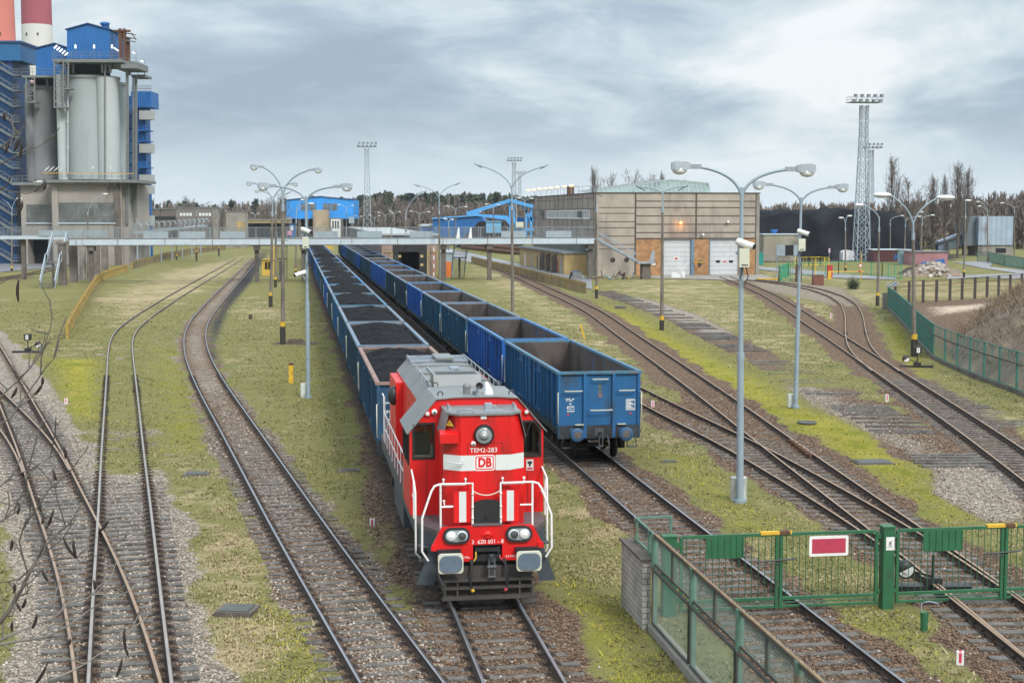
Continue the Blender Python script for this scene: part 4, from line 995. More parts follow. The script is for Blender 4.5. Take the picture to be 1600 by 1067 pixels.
# front railing, boards and the tread plate
for s in (-1, 1):
    yy = .60; b = MB()
    b.tube([(s * .32, yy, 1.72), (s * .32, yy, 2.74), (s * 1.05, yy, 2.735), (s * 1.17, yy, 2.70), (s * 1.25, yy - .02, 2.58), (s * 1.46, yy - .08, 2.0), (s * 1.47, yy - .1, 1.25), (s * 1.33, yy - .1, 1.03)], .026, 8)
    b.tube([(s * 1.04, yy, 1.72), (s * 1.04, yy, 2.735)], .026, 8); b.tube([(s * .76, yy, 2.22), (s * 1.04, yy, 2.22)], .022, 8)
    for z in (2.5, 2.2, 1.95): b.ball((s * .32, yy - .02, z), .032, 8, 6)
    b.build('front_railing', [M['white']], lo)
    b = MB(); b.lohi((s * .34, yy + .03, 1.85), (s * .74, yy + .045, 2.56), 0); bd = b.build('railing_board', [M['red']], lo)
    b = MB(); b.lohi((s * .46, yy + .024, 1.86), (s * .62, yy + .0295, 2.55), 0); b.build('stripe', [M['stripe']], bd)
    yy = 1.75; b = MB()
    b.tube([(s * 1.50, yy + .8, 1.72), (s * 1.50, yy + .8, 2.80), (s * 1.55, yy + .6, 2.78), (s * 1.55, yy - .1, 2.62), (s * 1.53, yy - .25, 2.40), (s * 1.53, yy - .3, 1.0), (s * 1.42, yy - .3, .88)], .024, 8)
    b.tube([(s * 1.54, yy + .1, 1.72), (s * 1.54, yy + .1, 2.66)], .022, 8); b.tube([(s * 1.52, yy + .8, 2.22), (s * 1.54, yy + .1, 2.15)], .018, 8)
    b.build('step_handrail', [M['white']], lo)
b = MB(); p = [(-.28, 1.73), (.30, 1.73), (.30, 2.30), (.16, 2.35), (.01, 2.365), (-.14, 2.35), (-.28, 2.30)]; b.prism(p, .62, .64, 'XZ', 0); b.lohi((-.02, .59, 1.93), (.02, .62, 2.0), 0); b.build('tread_plate', [M['rubber']], lo)
b = MB(); b.lohi((-.33, .42, 1.802), (.33, .66, 1.825), 0); b.build('footboard', [M['deck']], lo)
b = MB(); cp = [(-.32 + .64 * k / 20, .60, 2.57 - .11 * (1 - ((k - 10) / 10) ** 2)) for k in range(21)]
b.tube(cp, [.010 + .007 * (k % 2) for k in range(21)], 6); b.build('chain', [M['cream']], lo)

# cab
b = MB()
def cabsec(y): return [(-1.58, y, DECK), (-1.58, y, 3.70), (-.96, y, 4.42), (-.5, y, 4.455), (.5, y, 4.455), (.96, y, 4.42), (1.58, y, 3.70), (1.58, y, DECK)]
for s in (0, 1, 2, 3, 4):                                 # shell with real window openings
    A, B = cabsec(2.32)[s + 1:s + 3], cabsec(4.55)[s + 1:s + 3]; b.add([A[0], A[1], B[1], B[0]], [(0, 1, 2, 3)], 0)
b.add(cabsec(4.55), [tuple(range(8))], 0); yf = 2.32
b.add([(-1.03, yf, DECK), (1.03, yf, DECK), (1.03, yf, 4.34), (.96, yf, 4.42), (.5, yf, 4.455), (-.5, yf, 4.455), (-.96, yf, 4.42), (-1.03, yf, 4.34)], [tuple(range(8))], 0)
for s in (-1, 1):
    for p in ([(1.03, DECK), (1.58, DECK), (1.58, 3.05), (1.03, 3.05)], [(1.50, 3.05), (1.58, 3.05), (1.58, 3.70), (1.50, 3.70)], [(1.50, 3.70), (1.58, 3.70), (1.03, 4.34), (1.03, 3.86), (1.42, 3.86)]):
        q = [(s * x, yf, z) for x, z in p]; b.add(q if s > 0 else q[::-1], [tuple(range(len(q)))], 0)
    for y0, y1, z0, z1 in ((yf, 4.55, DECK, 2.85), (yf, 4.55, 3.55, 3.70), (yf, 2.7, 2.85, 3.55), (3.35, 3.55, 2.85, 3.55), (4.3, 4.55, 2.85, 3.55)):
        q = [(s * 1.58, y0, z0), (s * 1.58, y1, z0), (s * 1.58, y1, z1), (s * 1.58, y0, z1)]; b.add(q if s > 0 else q[::-1], [(0, 1, 2, 3)], 0)
cab = b.build('cab', [M['red']], lo)
b = MB()
ro = lambda y, k=.02: [(-1.66, y, 3.62), (-1.66, y, 3.64), (-.975, y, 4.445), (-.5, y, 4.48), (.5, y, 4.48), (.975, y, 4.445), (1.66, y, 3.64), (1.66, y, 3.62)]
loft(b, [ro(2.26), ro(4.6)], 0, None, None)
ri = lambda y: [(-1.64, y, 3.62), (-.96, y, 4.425), (-.5, y, 4.46), (.5, y, 4.46), (.96, y, 4.425), (1.64, y, 3.62)]
for y, fl in ((2.26, 0), (4.6, 1)):
    A, B = ro(y)[1:-1], ri(y)
    for k in range(5): b.add([A[k], A[k + 1], B[k + 1], B[k]], [(0, 1, 2, 3) if fl else (3, 2, 1, 0)], 0)
b.build('cab_roof', [M['roofgrey']], cab)
for s in (-1, 1):
    out = [(s * 1.03, 3.05), (s * 1.50, 3.05), (s * 1.50, 3.70 if s > 0 else 3.80), (s * 1.36 if s > 0 else s * 1.42, 3.86), (s * 1.03, 3.86)]
    def ins(p, e): 
        cx_, cz_ = s * 1.26, 3.45; return [(cx_ + (x - cx_) * (1 - e / .24), cz_ + (z - cz_) * (1 - e / .41)) for x, z in p]
    if s < 0: out = out[::-1]
    b = MB(); fo, fi = ins(out, -.03), ins(out, .02)
    for k in range(5):
        k2 = (k + 1) % 5; b.prism([fo[k], fo[k2], fi[k2], fi[k]], 2.295, 2.316, 'XZ', 0)
    wf = b.build('window', [M['rubber']], cab)
    b = MB(); b.poly([(x, 2.304, z) for x, z in ins(out, .015)]); b.build('pane', [M['cabglass']], wf)
    b = MB(); b.beam((s * 1.28, 2.285, 3.88), (s * 1.12, 2.275, 3.40), .012, .02); b.beam((s * 1.12, 2.272, 3.25), (s * 1.12, 2.272, 3.62), .01, .016); b.build('wiper', [M['black']], wf)
    b = MB(); b.lathe([(.075, 0), (.075, .05), (.05, .06)], (s * 1.17, 2.318, 4.10), 16, 0, '-Y'); b.lathe([(.052, .045), (.03, .058), (0, .06)], (s * 1.17, 2.318, 4.10), 16, 1, '-Y'); b.build('marker_lamp', [M['red'], M['lamp_glass']], cab)
    # side windows, door and drip edge
    for y0, y1 in ((2.7, 3.35), (3.55, 4.3)):
        b = MB()
        for p, r in (((y0, 2.85), (y1, 2.85)), ((y0, 3.55), (y1, 3.55)), ((y0, 2.85), (y0, 3.55)), ((y1, 2.85), (y1, 3.55))): b.beam((s * 1.585, *p), (s * 1.585, *r), .03, .05)
        sw = b.build('side_window', [M['rubber']], cab); b = MB(); b.poly([(s * 1.58, y0, 2.85), (s * 1.58, y1, 2.85), (s * 1.58, y1, 3.55), (s * 1.58, y0, 3.55)]); b.build('pane', [M['cabglass']], sw)
M['cabin_cream'] = mat('cab_lining', (.78, .74, .62), .8)
b = MB(); b.prism([(-1.5, 1.9), (1.5, 1.9), (1.5, 3.6), (.9, 4.3), (-.9, 4.3), (-1.5, 3.6)], 4.40, 4.44, 'XZ', 0); b.lohi((-1.5, 2.4, 2.2), (1.5, 4.4, 2.25), 1); b.lohi((-1.4, 4.36, 3.05), (-.75, 4.39, 3.75), 2); b.lohi((.75, 4.36, 3.05), (1.4, 4.39, 3.75), 2); b.lohi((1.12, 3.6, 2.3), (1.2, 3.7, 4.1), 0); b.build('lining', [M['cabin_cream'], M['darkgrey'], M['red']], cab)
for s in (-1, 1):
    b = MB(); b.lohi((s * 1.0, 3.0, 2.3), (s * 1.42, 3.4, 2.95)); b.lohi((s * 1.02, 3.38, 2.9), (s * 1.40, 3.48, 3.5)); b.build('seat', [M['darkgrey']], cab)
    b = MB(); b.lohi((s * .95, 2.42, 2.3), (s * 1.48, 2.75, 3.06)); b.build('console', [M['cabin_cream']], cab)
b = MB(); b.ball((-1.01, 2.27, 4.14), .07, 14, 10, 0); b.ball((-1.01, 2.215, 4.13), .03, 10, 8, 1); b.build('camera_dome', [M['white'], M['black']], cab)
b = MB(); b.lohi((1.17, 2.309, 2.70), (1.34, 2.314, 2.96), 0); b.lohi((1.19, 2.306, 2.72), (1.32, 2.3085, 2.77), 1); b.lohi((1.20, 2.306, 2.86), (1.31, 2.3085, 2.92), 2); b.lohi((1.23, 2.306, 2.80), (1.28, 2.3085, 2.86), 2); b.build('notice_sticker', [M['stripe'], M['signred'], M['black']], cab)
b = MB()                                                     # horns, aerial, lifting eyes
b.cyl((.02, 2.45, 4.47), (.02, 2.45, 4.72), .03, n=10); b.lathe([(.03, -.30), (.035, -.05), (.055, .02), (.095, .08)], (.06, 2.42, 4.72), 16, 0, '-Y'); b.lathe([(.08, .06), (0, .03)], (.06, 2.42, 4.72), 16, 1, '-Y')
b.build('horn', [M['steel'], M['black']], cab)
b = MB(); b.cyl((-.17, 2.95, 4.47), (-.17, 2.95, 4.62), .09, n=14); b.ball((-.17, 2.95, 4.64), .10, 14, 8); b.cyl((.0, 2.75, 4.47), (.0, 2.75, 4.56), .06, n=12); b.build('roof_vent', [M['roofgrey']], cab)
b = MB(); b.tube([(.33, 2.75, 4.47), (.33, 2.75, 4.58), (.30, 2.9, 4.74)], [.12, .09, .04], 12); b.build('antenna', [M['lamp_white']], cab)
for x, y in ((-.85, 2.5), (.85, 2.55), (-.78, 4.4), (.80, 4.45)):
    b = MB(); b.tube([(x + .06 * math.cos(a), y, 4.53 + .06 * math.sin(a)) for a in np.linspace(-.6, 3.8, 12)], .016, 6); b.build('lifting_eye', [M['darkgrey']], cab)

# long hood behind the cab
b = MB(); TE = 12.9
def lsec(y): return [(-1.15, y, DECK), (-1.15, y, 4.02), (-.84, y, 4.36), (0, y, 4.40), (.84, y, 4.36), (1.15, y, 4.02), (1.15, y, DECK)]
loft(b, [lsec(4.56), lsec(TE)], 0, None, 0, [0, 1, 1, 1, 1, 0])
lh = b.build('long_hood', [M['red'], M['roofgrey']], lo)
b = MB(); b.lohi((-.86, TE - 1.5, 4.37), (-.80, TE + .02, 4.46)); b.lohi((.80, TE - 1.5, 4.37), (.86, TE + .02, 4.46)); b.lohi((-.8, TE - .06, 4.38), (.8, TE, 4.46)); b.lohi((-.8, TE - 1.5, 4.40), (.8, TE - 1.42, 4.46))
for k in range(24): b.lohi((-.8 + k * .067, TE - 1.42, 4.40), (-.77 + k * .067, TE - .06, 4.43))
b.build('radiator_grille', [M['steel']], lh)
b = MB(); b.lohi((-.10, TE - 1.6, 4.47), (.42, TE - .2, 4.53)); b.build('roof_hatch', [M['roofgrey']], lh)
b = MB(); p = [(4.75, 4.37), (5.85, 4.37), (5.70, 4.72), (4.95, 4.72)]; b.prism(p, -.78, .42, 'YZ', 0); b.lohi((-.70, 4.98, 4.715), (.34, 5.66, 4.724), 1); b.build('air_intake', [M['roofgrey'], M['black']], lh)
for y in (6.4, 8.2, 10.2):
    b = MB(); b.lohi((-.86, y, 4.36), (.86, y + .05, 4.43)); b.build('roof_seam', [M['roofgrey']], lh)
for s in (-1, 1):
    b = MB(); x = s * .86; ys = np.linspace(4.8, TE - .3, 9); b.tube([(x, y, 4.50) for y in ys], .018, 6)
    for y in ys: b.tube([(x, y, 4.34), (x, y, 4.50)], .016, 6)
    b.build('roof_rail', [M['steel']], lh)
    for k in range(5):
        b = MB(); y = 5.0 + k * 1.05; b.lohi((s * 1.151, y, 1.95), (s * 1.165, y + .92, 3.7)); b.lohi((s * 1.165, y + .08, 2.7), (s * 1.18, y + .12, 2.85))
        b.build('side_door', [M['red']], lh)
    b = MB(); b.lohi((s * 1.0, 10.2, DECK + .02), (s * 1.36, 12.86, 3.94)); b.lohi((s * 1.36, 10.3, 1.9), (s * 1.375, 11.4, 3.8)); b.lohi((s * 1.36, 11.5, 1.9), (s * 1.375, 12.75, 3.8)); b.build('equipment_box', [M['red']], lh)
b = MB()
for k in range(4): b.tube([(-.55 + .1 * k, 6.9 + .0 * k, 4.38), (-.55 + .1 * k, 6.9, 4.50), (-.3 + .1 * k, 7.1, 4.50)], .014, 6)
b.tube([(-.5, 5.9, 4.41), (-.5, 9.8, 4.41)], .03, 8); b.lohi((.1, 9.2, 4.40), (.35, 9.6, 4.46)); b.build('roof_pipe', [M['steel']], lh)
b = MB(); b.ball((-1.42, 10.4, 3.55), .22, 10, 8, 0, (.8, .9, 1.3)); bag = b.build('hanging_bag', [M['black']]); bag.matrix_world = lo.matrix_world
bag.location = lo.location; bag.rotation_euler = (0, 0, TH); tag(bag, 'black plastic bag hanging on the side of the red locomotive', 'plastic bag')
for s in (-1, 1):                                            # walkway railings
    x = s * 1.49; ys = np.linspace(5.6, 13.4, 8); b = MB()
    b.tube([(x, 5.0, 1.72), (x, 5.3, 2.55)] + [(x, y, 2.62) for y in ys] + [(x, 13.9, 2.62)], .02, 7); b.tube([(x, y, 2.15) for y in (5.15, 13.9)], .016, 7)
    for y in ys: b.tube([(x, y, 1.70), (x, y, 2.62)], .018, 7)
    b.tube([(x, 13.9, 1.70), (x, 13.9, 3.1), (x - s * .0, 14.6, 3.1), (x - s * .1, 15.2, 2.9), (x - s * .1, 15.2, 1.7)], .022, 7)
    b.build('walkway_railing', [M['white']], lo)
    b = MB(); b.lohi((s * .95, 6.3, .55), (s * 1.45, 9.9, 1.27)); b.prism([(6.2, .95), (6.5, .45), (9.7, .45), (10, .95)], s * .5, s * 1.2, 'YZ', 0); b.build('fuel_tank', [M['slate']], lo)
    b = MB(); b.cyl((s * 1.2, 1.75, .9), (s * 1.2, 2.25, .9), .16, n=12); b.build('air_reservoir', [M['darkgrey']], lo)
for y in (3.6, 12.4):
    f = MB()
    for s in (-1, 1):
        f.prism([(-1.75, .55), (-1.6, .40), (1.6, .40), (1.75, .55), (1.75, .78), (-1.75, .78)], s * .98, s * 1.12, 'YZ', 0)
        for q in (-1.35, 0, 1.35):
            f.box((s * 1.15, q, .52), (.25, .36, .34), 0)
        for q in (-.95, -.45, .45, .95):
            for k in range(5): f.cyl((s * 1.18, q, .62 + k * .085), (s * 1.18, q, .67 + k * .085), .13, n=12)
            f.cyl((s * 1.18, q, .6), (s * 1.18, q, 1.05), .08, n=10)
    f.lohi((-.95, -.4, .6), (.95, .4, .95))
    f.v = [(a, b_ + y, c) for a, b_, c in f.v]; bo = f.build('bogie', [M['bogie']], lo)
    for q in (-1.35, 0, 1.35):
        wb = MB()
        for s in (-1, 1): wb.lathe([(0, 0), (.36, 0), (.36, .03), (.46, .03), (.525, -.06), (.525, .07), (0, .075)], (s * .755, y + q, .525), 24, 0, 'X')
        wb.cyl((-.75, y + q, .525), (.75, y + q, .525), .1, n=10); wb.build('wheelset', [M['wheel']], bo)
b = MB(); b.lohi((-1.2, 15.42, 1.0), (1.2, 15.5, 1.78)); b.build('rear_plate', [M['red']], lo)
for x in (-.875, .875):
    b = MB(); b.cyl((x, 15.5, 1.06), (x, 15.95, 1.06), .13, n=14); b.box((x, 15.98, 1.06), (.5, .06, .4)); b.build('buffer', [M['black']], lo)

# ------------------------------------------------------------------ lamp posts
def arc_arm(b, r0, tip, rise_k=.45, r=.045, n=12, m=0):
    """bent arm from the pole head r0 to tip: leaves upwards, then leans out"""
    x0, y0, z0 = r0; x1, y1, z1 = tip; pts = []
    c = (x0 + (x1 - x0) * .10, y0 + (y1 - y0) * .10, z0 + (z1 - z0) * rise_k + .35 * abs(x1 - x0) * .35)
    for k in range(n + 1):
        u = k / n; pts.append(tuple((1 - u) ** 2 * a + 2 * u * (1 - u) * q + u * u * e for a, q, e in zip((x0, y0, z0), c, (x1, y1, z1))))
    b.tube(pts, r, 8, m); return pts
def lamp_head(root, tip, dirx, style, tilt=.12, dl=.9, s=1.0):
    x, y, z = tip
    if style == 'big':
        b = MB(); u = dirx
        def bx(x0, x1, hw, z0, z1, m): b.lohi((x + u * x0 * s, y - hw * s, z + z0 * s + tilt * 0), (x + u * x1 * s, y + hw * s, z + z1 * s), m)
        bx(-.05, .32, .06, -.06, .08, 0)
        sec = [(.28, .10, -.06, .12), (.42, .15, -.10, .16), (.75, .17, -.10, .17), (.86, .13, -.07, .13)]
        v = []
        for d_, hw, z0, z1 in sec: v.append([(x + u * d_ * s, y - hw * s, z + z0 * s), (x + u * d_ * s, y + hw * s, z + z0 * s), (x + u * d_ * s, y + hw * .7 * s, z + z1 * s), (x + u * d_ * s, y - hw * .7 * s, z + z1 * s), (x + u * d_ * s, y - hw * s, z + z0 * s)])
        loft(b, v, 0, 0, 0)
        h = b.build('lamp_head', [M['lamp_grey']], root)
        b = MB(); b.ball((x + u * .61 * s, y, z - .10 * s), .21 * s, 14, 8, 0, (1.1, .8, .65)); b.build('bulb_cover', [M['lamp_glass']], h)
    elif style == 'shell':
        b = MB(); b.ball((x + dirx * .38 * s, y, z + .02 + dirx * 0), .42 * s, 14, 8, 0, (1.15, .5, .30)); h = b.build('lamp_head', [M['lamp_white']], root)
        b = MB(); b.ball((x + dirx * .42 * s, y, z - .05 * s), .32 * s, 12, 8, 0, (1.1, .45, .30)); b.build('bulb_cover', [M['lamp_glass']], h)
    elif style == 'thin':
        b = MB(); b.beam((x - dirx * .6 * s, y, z - .35 * s * dl), (x + dirx * .1, y, z + .06), .09 * s, .07 * s); b.build('lamp_head', [M['darkgrey']], root)
LAMPN = 0
def lamp(label, base, jy, tips, style='big', foot=None, conc=None, Y=None, r=(.10, .05), group='lamp posts around the yard', pole='concrete_pole', lean=0.0, arm_m=None, hs=1.0, jx=None):
    """base pixel, height of the fork and arm tips in the photo -> real sizes at the post's own place on the ground"""
    p = G(*base) if Y is None else Vector((AT(base[0], base[1], Y).x, Y, GZ))
    Y = p.y
    def W(px, py): q = AT(px, py, Y); return (q.x - p.x, 0.0, q.z - GZ)
    jx = base[0] if jx is None else jx
    root = thing('lamp_post', label, 'lamp post', p, 0, group)
    J = W(jx, jy)
    if conc is None:                                         # plain steel post, two tapering lengths
        b = MB(); zc = J[2] * .47
        b.tube([(0, 0, 0), (J[0] * .47, 0, zc)], [r[0], r[0] * .88], 12); b.tube([(J[0] * .46, 0, zc - .12), (J[0] * .48, 0, zc + .1)], r[0] * 1.0, 12); b.tube([(J[0] * .47, 0, zc), J], [r[0] * .72, r[1]], 12)
        b.cyl((0, 0, 0), (0, 0, .10), r[0] * 1.7, n=12)
        b.build('pole', [M['pole_paint']], root); am = M['pole_paint']
    else:
        C_ = W(jx, conc); k = C_[2] / J[2]; top = (J[0] * k, 0, C_[2]); am = M['pole_paint']
        b = MB(); b.tube([(0, 0, -.05), top], [r[0], r[1] * 1.5], 12); b.build('pole', [M[pole]], root)
        b = MB(); b.tube([(top[0], 0, top[2] - .35), (top[0], 0, top[2] + .1)], r[1] * 1.75, 12); b.tube([(top[0], 0, top[2]), J], r[1], 10); b.build('pole_top', [am], root)
    if foot:
        F_ = W(base[0], foot); b = MB(); b.tube([(0, 0, -.05), (0, 0, F_[2])], r[0] * 1.22, 12); b.build('foot', [M['pole_foot']], root)
        b = MB(); b.tube([(0, 0, F_[2]), (0, 0, F_[2] + .32)], r[0] * 1.14, 12); b.build('band', [M['yellow']], root)
    for t in tips:
        T_ = W(*t[:2]); d = 1 if T_[0] > J[0] else -1
        st = t[2] if len(t) > 2 else style; q = list(T_)
        L = {'big': .82, 'shell': .75, 'thin': .1}[st] * hs
        q[0] -= d * L; q[2] -= .0 if st != 'shell' else .05
        b = MB(); arc_arm(b, (J[0], 0, J[2] - .3), q, .62 if st == 'big' else .5, r[1] * .85); b.build('arm', [am], root)
        lamp_head(root, tuple(q), d, st, s=hs)
    return root
def equipment(post, label_part, px, py, w, h, camera=None):
    pass
A_ = lamp('nearest tall grey steel lamp post with cream box and camera, behind the green gate', (1156, 785), 293, [(1051, 261), (1272, 265)], jx=1159, r=(.115, .055))
B_ = lamp('grey steel lamp post with cream box and camera standing beside the bright moss', (1243, 637), 309, [(1178, 289), (1324, 293)], jx=1252, r=(.11, .055))
C_ = lamp('grey steel lamp post with a cream box and two cameras left of the coal wagons', (482, 622), 307, [(404, 291), (549, 292)], jx=478, r=(.11, .055))
def fit_post(post, Y, bx, by, cam_px, extra=None, cab=None, jx0=None):
    p = post.location
    def W(px, py): q = AT(px, py, Y); return Vector((q.x - p.x, -.12, q.z - GZ))
    q0, q1 = W(bx[0], by[0]), W(bx[1], by[1]); b = MB(); b.lohi((q0.x, -.36, q1.z), (q1.x, -.13, q0.z), 0)
    for k in range(4): b.lohi((q0.x + .06 + k * (q1.x - q0.x - .1) / 4, -.365, q1.z + .04), (q0.x + .10 + k * (q1.x - q0.x - .1) / 4, -.36, q1.z + .09), 1)
    b.build('control_box', [M['cream'], M['darkgrey']], post)
    for c in [cam_px] + ([extra] if extra else []):
        x, y, d = c; q = W(x, y); b = MB()
        b.tube([(q.x - d * .22, -.02, q.z + .10), (q.x + d * .24, -.30, q.z - .06)], .105, 12, 0); b.cyl((q.x + d * .235, -.297, q.z - .058), (q.x + d * .26, -.32, q.z - .067), .085, n=12, m=1)
        b.beam((q.x - d * .05, -.05, q.z - .02), (q.x - d * .25, 0.0, q.z - .3), .06, .06, 2); b.build('security_camera', [M['white'], M['black'], M['steel']], post)
    if cab:
        (x0, y0, x1, y1) = cab; a, c = W(x0, y0), W(x1, y1); b = MB(); b.lohi((a.x, .12, 0), (c.x, .48, a.z), 0); b.lohi((a.x + .05, .112, .15), (c.x - .05, .12, a.z - .08), 0); b.build('cabinet', [M['cabinet']], post)
    b = MB(); b.tube([(.04, -.1, W(*(bx[0], by[1])).z + .1), (.14, -.16, W(bx[0], by[1] + 14).z), (.02, -.14, W(bx[0], by[1] + 30).z), (-.1, -.14, W(bx[0], by[1] + 16).z), (.0, -.1, W(bx[0], by[1]).z)], .018, 6); b.build('cable', [M['black']], post)
M['cabinet'] = mat('weathered_cabinet', (.52, .55, .52), .6, 0, .12, 3, (.17, .19, .15), .5, 2.5, 0, 30, 3)
fit_post(A_, 45.4, (1153, 1168), (388, 417), (1163, 382, 1), None, (1145, 748, 1168, 785))
fit_post(B_, 68.06, (1246, 1256), (373, 392), (1254, 364, 1), None, (1233, 617, 1241, 640))
fit_post(C_, 71.66, (474, 483.5), (370, 388), (479, 361, 1), (470, 428, -1), (469, 600, 483, 625))
lamp('concrete lamp post with yellow band nearest the left tracks, a tree stump at its foot', (442, 538), 300, [(392, 261), (502, 266)], foot=510, conc=322, r=(.16, .07))
lamp('second concrete lamp post with yellow band, left of the first and farther back', (423, 480), 313, [(385.5, 287), (464.5, 288)], foot=462, conc=333, r=(.16, .07), jx=426)
lamp('third concrete lamp post in the row near the yellow hut', (430.5, 449), 316, [(399, 299), (456, 300, 'thin')], foot=437, conc=331, r=(.15, .07), jx=431)
lamp('thin concrete lamp post behind the steel lamp post beside the coal wagons', (462, 430), 330, [(478, 312), (490, 318)], 'shell', foot=423, conc=345, r=(.15, .07), jx=463)
lamp('tall concrete post with wide bare arms standing behind the empty wagons', (801, 487), 291, [(741, 257), (856, 259)], 'thin', conc=322, r=(.17, .07), jx=799.5)
lamp('concrete post with wide bare arms beside the dark shed opening', (687, 440), 306, [(647, 289), (720, 286)], 'thin', conc=331, r=(.17, .07), jx=686)
lamp('plain concrete post left of the shed opening, its single bare arm rising', (634, 425), 334, [(660, 300, 'thin')], 'thin', conc=341, r=(.15, .06))
lamp('bare concrete post in front of the footbridge end, without arms', (932, 466), 322, [(931, 303, 'thin')], 'thin', foot=452, conc=327, r=(.14, .05), jx=932)
lamp('rusty topped lamp post with yellow band on the grass before the white doors', (1034, 516), 298, [(994, 292), (1075, 291)], 'thin', foot=500, conc=325, r=(.15, .06), jx=1035.5, pole='concrete_pole')
lamp('concrete lamp post with two large shell lamps beside the green fence', (1428, 557), 345, [(1367, 304), (1489, 308)], 'shell', foot=530, conc=366, r=(.17, .06), jx=1427, hs=1.25)
lamp('single armed concrete lamp post at the near end of the green fence', (1371, 478), 339, [(1337, 320)], 'shell', foot=462, conc=357, r=(.15, .06), jx=1374)
lamp('short double lamp post on the grass before the coal heap', (1321, 424), 347, [(1311, 340), (1331, 337)], 'shell', foot=418, conc=357, r=(.15, .07), hs=.9)
lamp('lamp post with a single arm in front of the dark red shed', (1391, 405), 343, [(1412, 337)], 'shell', foot=401, conc=350, r=(.15, .06), hs=.8)
lamp('lamp post leaning over the pale blue shed', (1413, 412), 344, [(1439, 338)], 'shell', foot=405, conc=352, r=(.15, .06), hs=.8, jx=1415)
lamp('lamp post in front of the pink walled shed', (1438, 414), 340, [(1460, 336), (1443, 331)], 'shell', foot=407, conc=350, r=(.15, .06), hs=.8, jx=1441)
lamp('tall single lamp post by the road right of the rubble heap', (1506, 434), 332, [(1517, 313)], 'shell', foot=425, conc=338, r=(.15, .06), jx=1509)
lamp('lamp post with two arms in front of the grey corrugated tower', (1543, 410), 330, [(1526, 315), (1528, 322)], 'shell', conc=336, r=(.15, .06), hs=.8)
lamp('lamp post with one arm at the right edge of the corrugated tower', (1585, 404), 324, [(1563, 317)], 'shell', conc=330, r=(.15, .06), hs=.9)
lamp('lamp post in front of the big concrete silo base', (137, 410), 331, [(168, 303)], 'shell', conc=332, r=(.14, .06), hs=.8, Y=205)
lamp('forked lamp post beside the dark entrance left of the bridge stairs', (18.5, 424), 326, [(3, 312, 'thin'), (34, 310, 'shell')], 'shell', foot=419, conc=334, r=(.15, .06))
lamp('lamp post at the far end of the yellow plank fence', (276, 406), 333, [(302, 316)], 'thin', foot=400, conc=336, r=(.14, .06))
lamp('lamp post behind the plank fence before the grey workshop', (307, 398), 333, [(330, 315)], 'thin', foot=394, conc=336, r=(.14, .06), Y=285)
lamp('lamp post seen through the bridge railing left of the straight tracks', (342, 392), 336, [(357, 319)], 'shell', foot=388, conc=340, r=(.14, .06), Y=320, hs=.8)
FAR = [(656, 346, 640, 672, 330, 420), (712, 345, 697, 730, 322, 400), (771, 345, 758, 781, 319, 380), (745, 340, 737, 752, 330, 460), (602, 350, 590, 614, 332, 520), (585, 350, 576, 594, 336, 560), (616, 350, 608, 626, 330, 480), (541, 350, 528, 553, 320, 440), (360, 352, 352, 368, 330, 420), (374, 352, 367, 381, 331, 460), (398, 350, 392, 405, 333, 520), (560, 352, 553, 566, 337, 600), (820, 345, 808, 833, 309, 330), (701, 372, 693, 709, 342, 330)]
FL = ['against the far wood left of the blue hall', 'in front of the blue hall roof', 'left of the blue conveyor foot', 'over the sloping end of the blue hall', 'under the floodlight mast against the wood', 'left of the mast against the wood', 'right of the mast against the wood', 'at the right corner of the bright blue building', 'left of the concrete block behind the bridge', 'before the concrete block behind the bridge', 'farthest left before the bright blue building', 'just right of the bright blue building', 'beside the roof lamps of the concrete shed', 'over the long shed roof']
for (x, by, xa, xb, ty, Y), l in zip(FAR, FL):
    lamp('small far lamp post ' + l, (x, by), ty + 5, [(xa, ty), (xb, ty + 1)], 'shell', conc=ty + 12, Y=Y, r=(.16, .08), hs=1.0, group='far lamp posts beyond the footbridge')

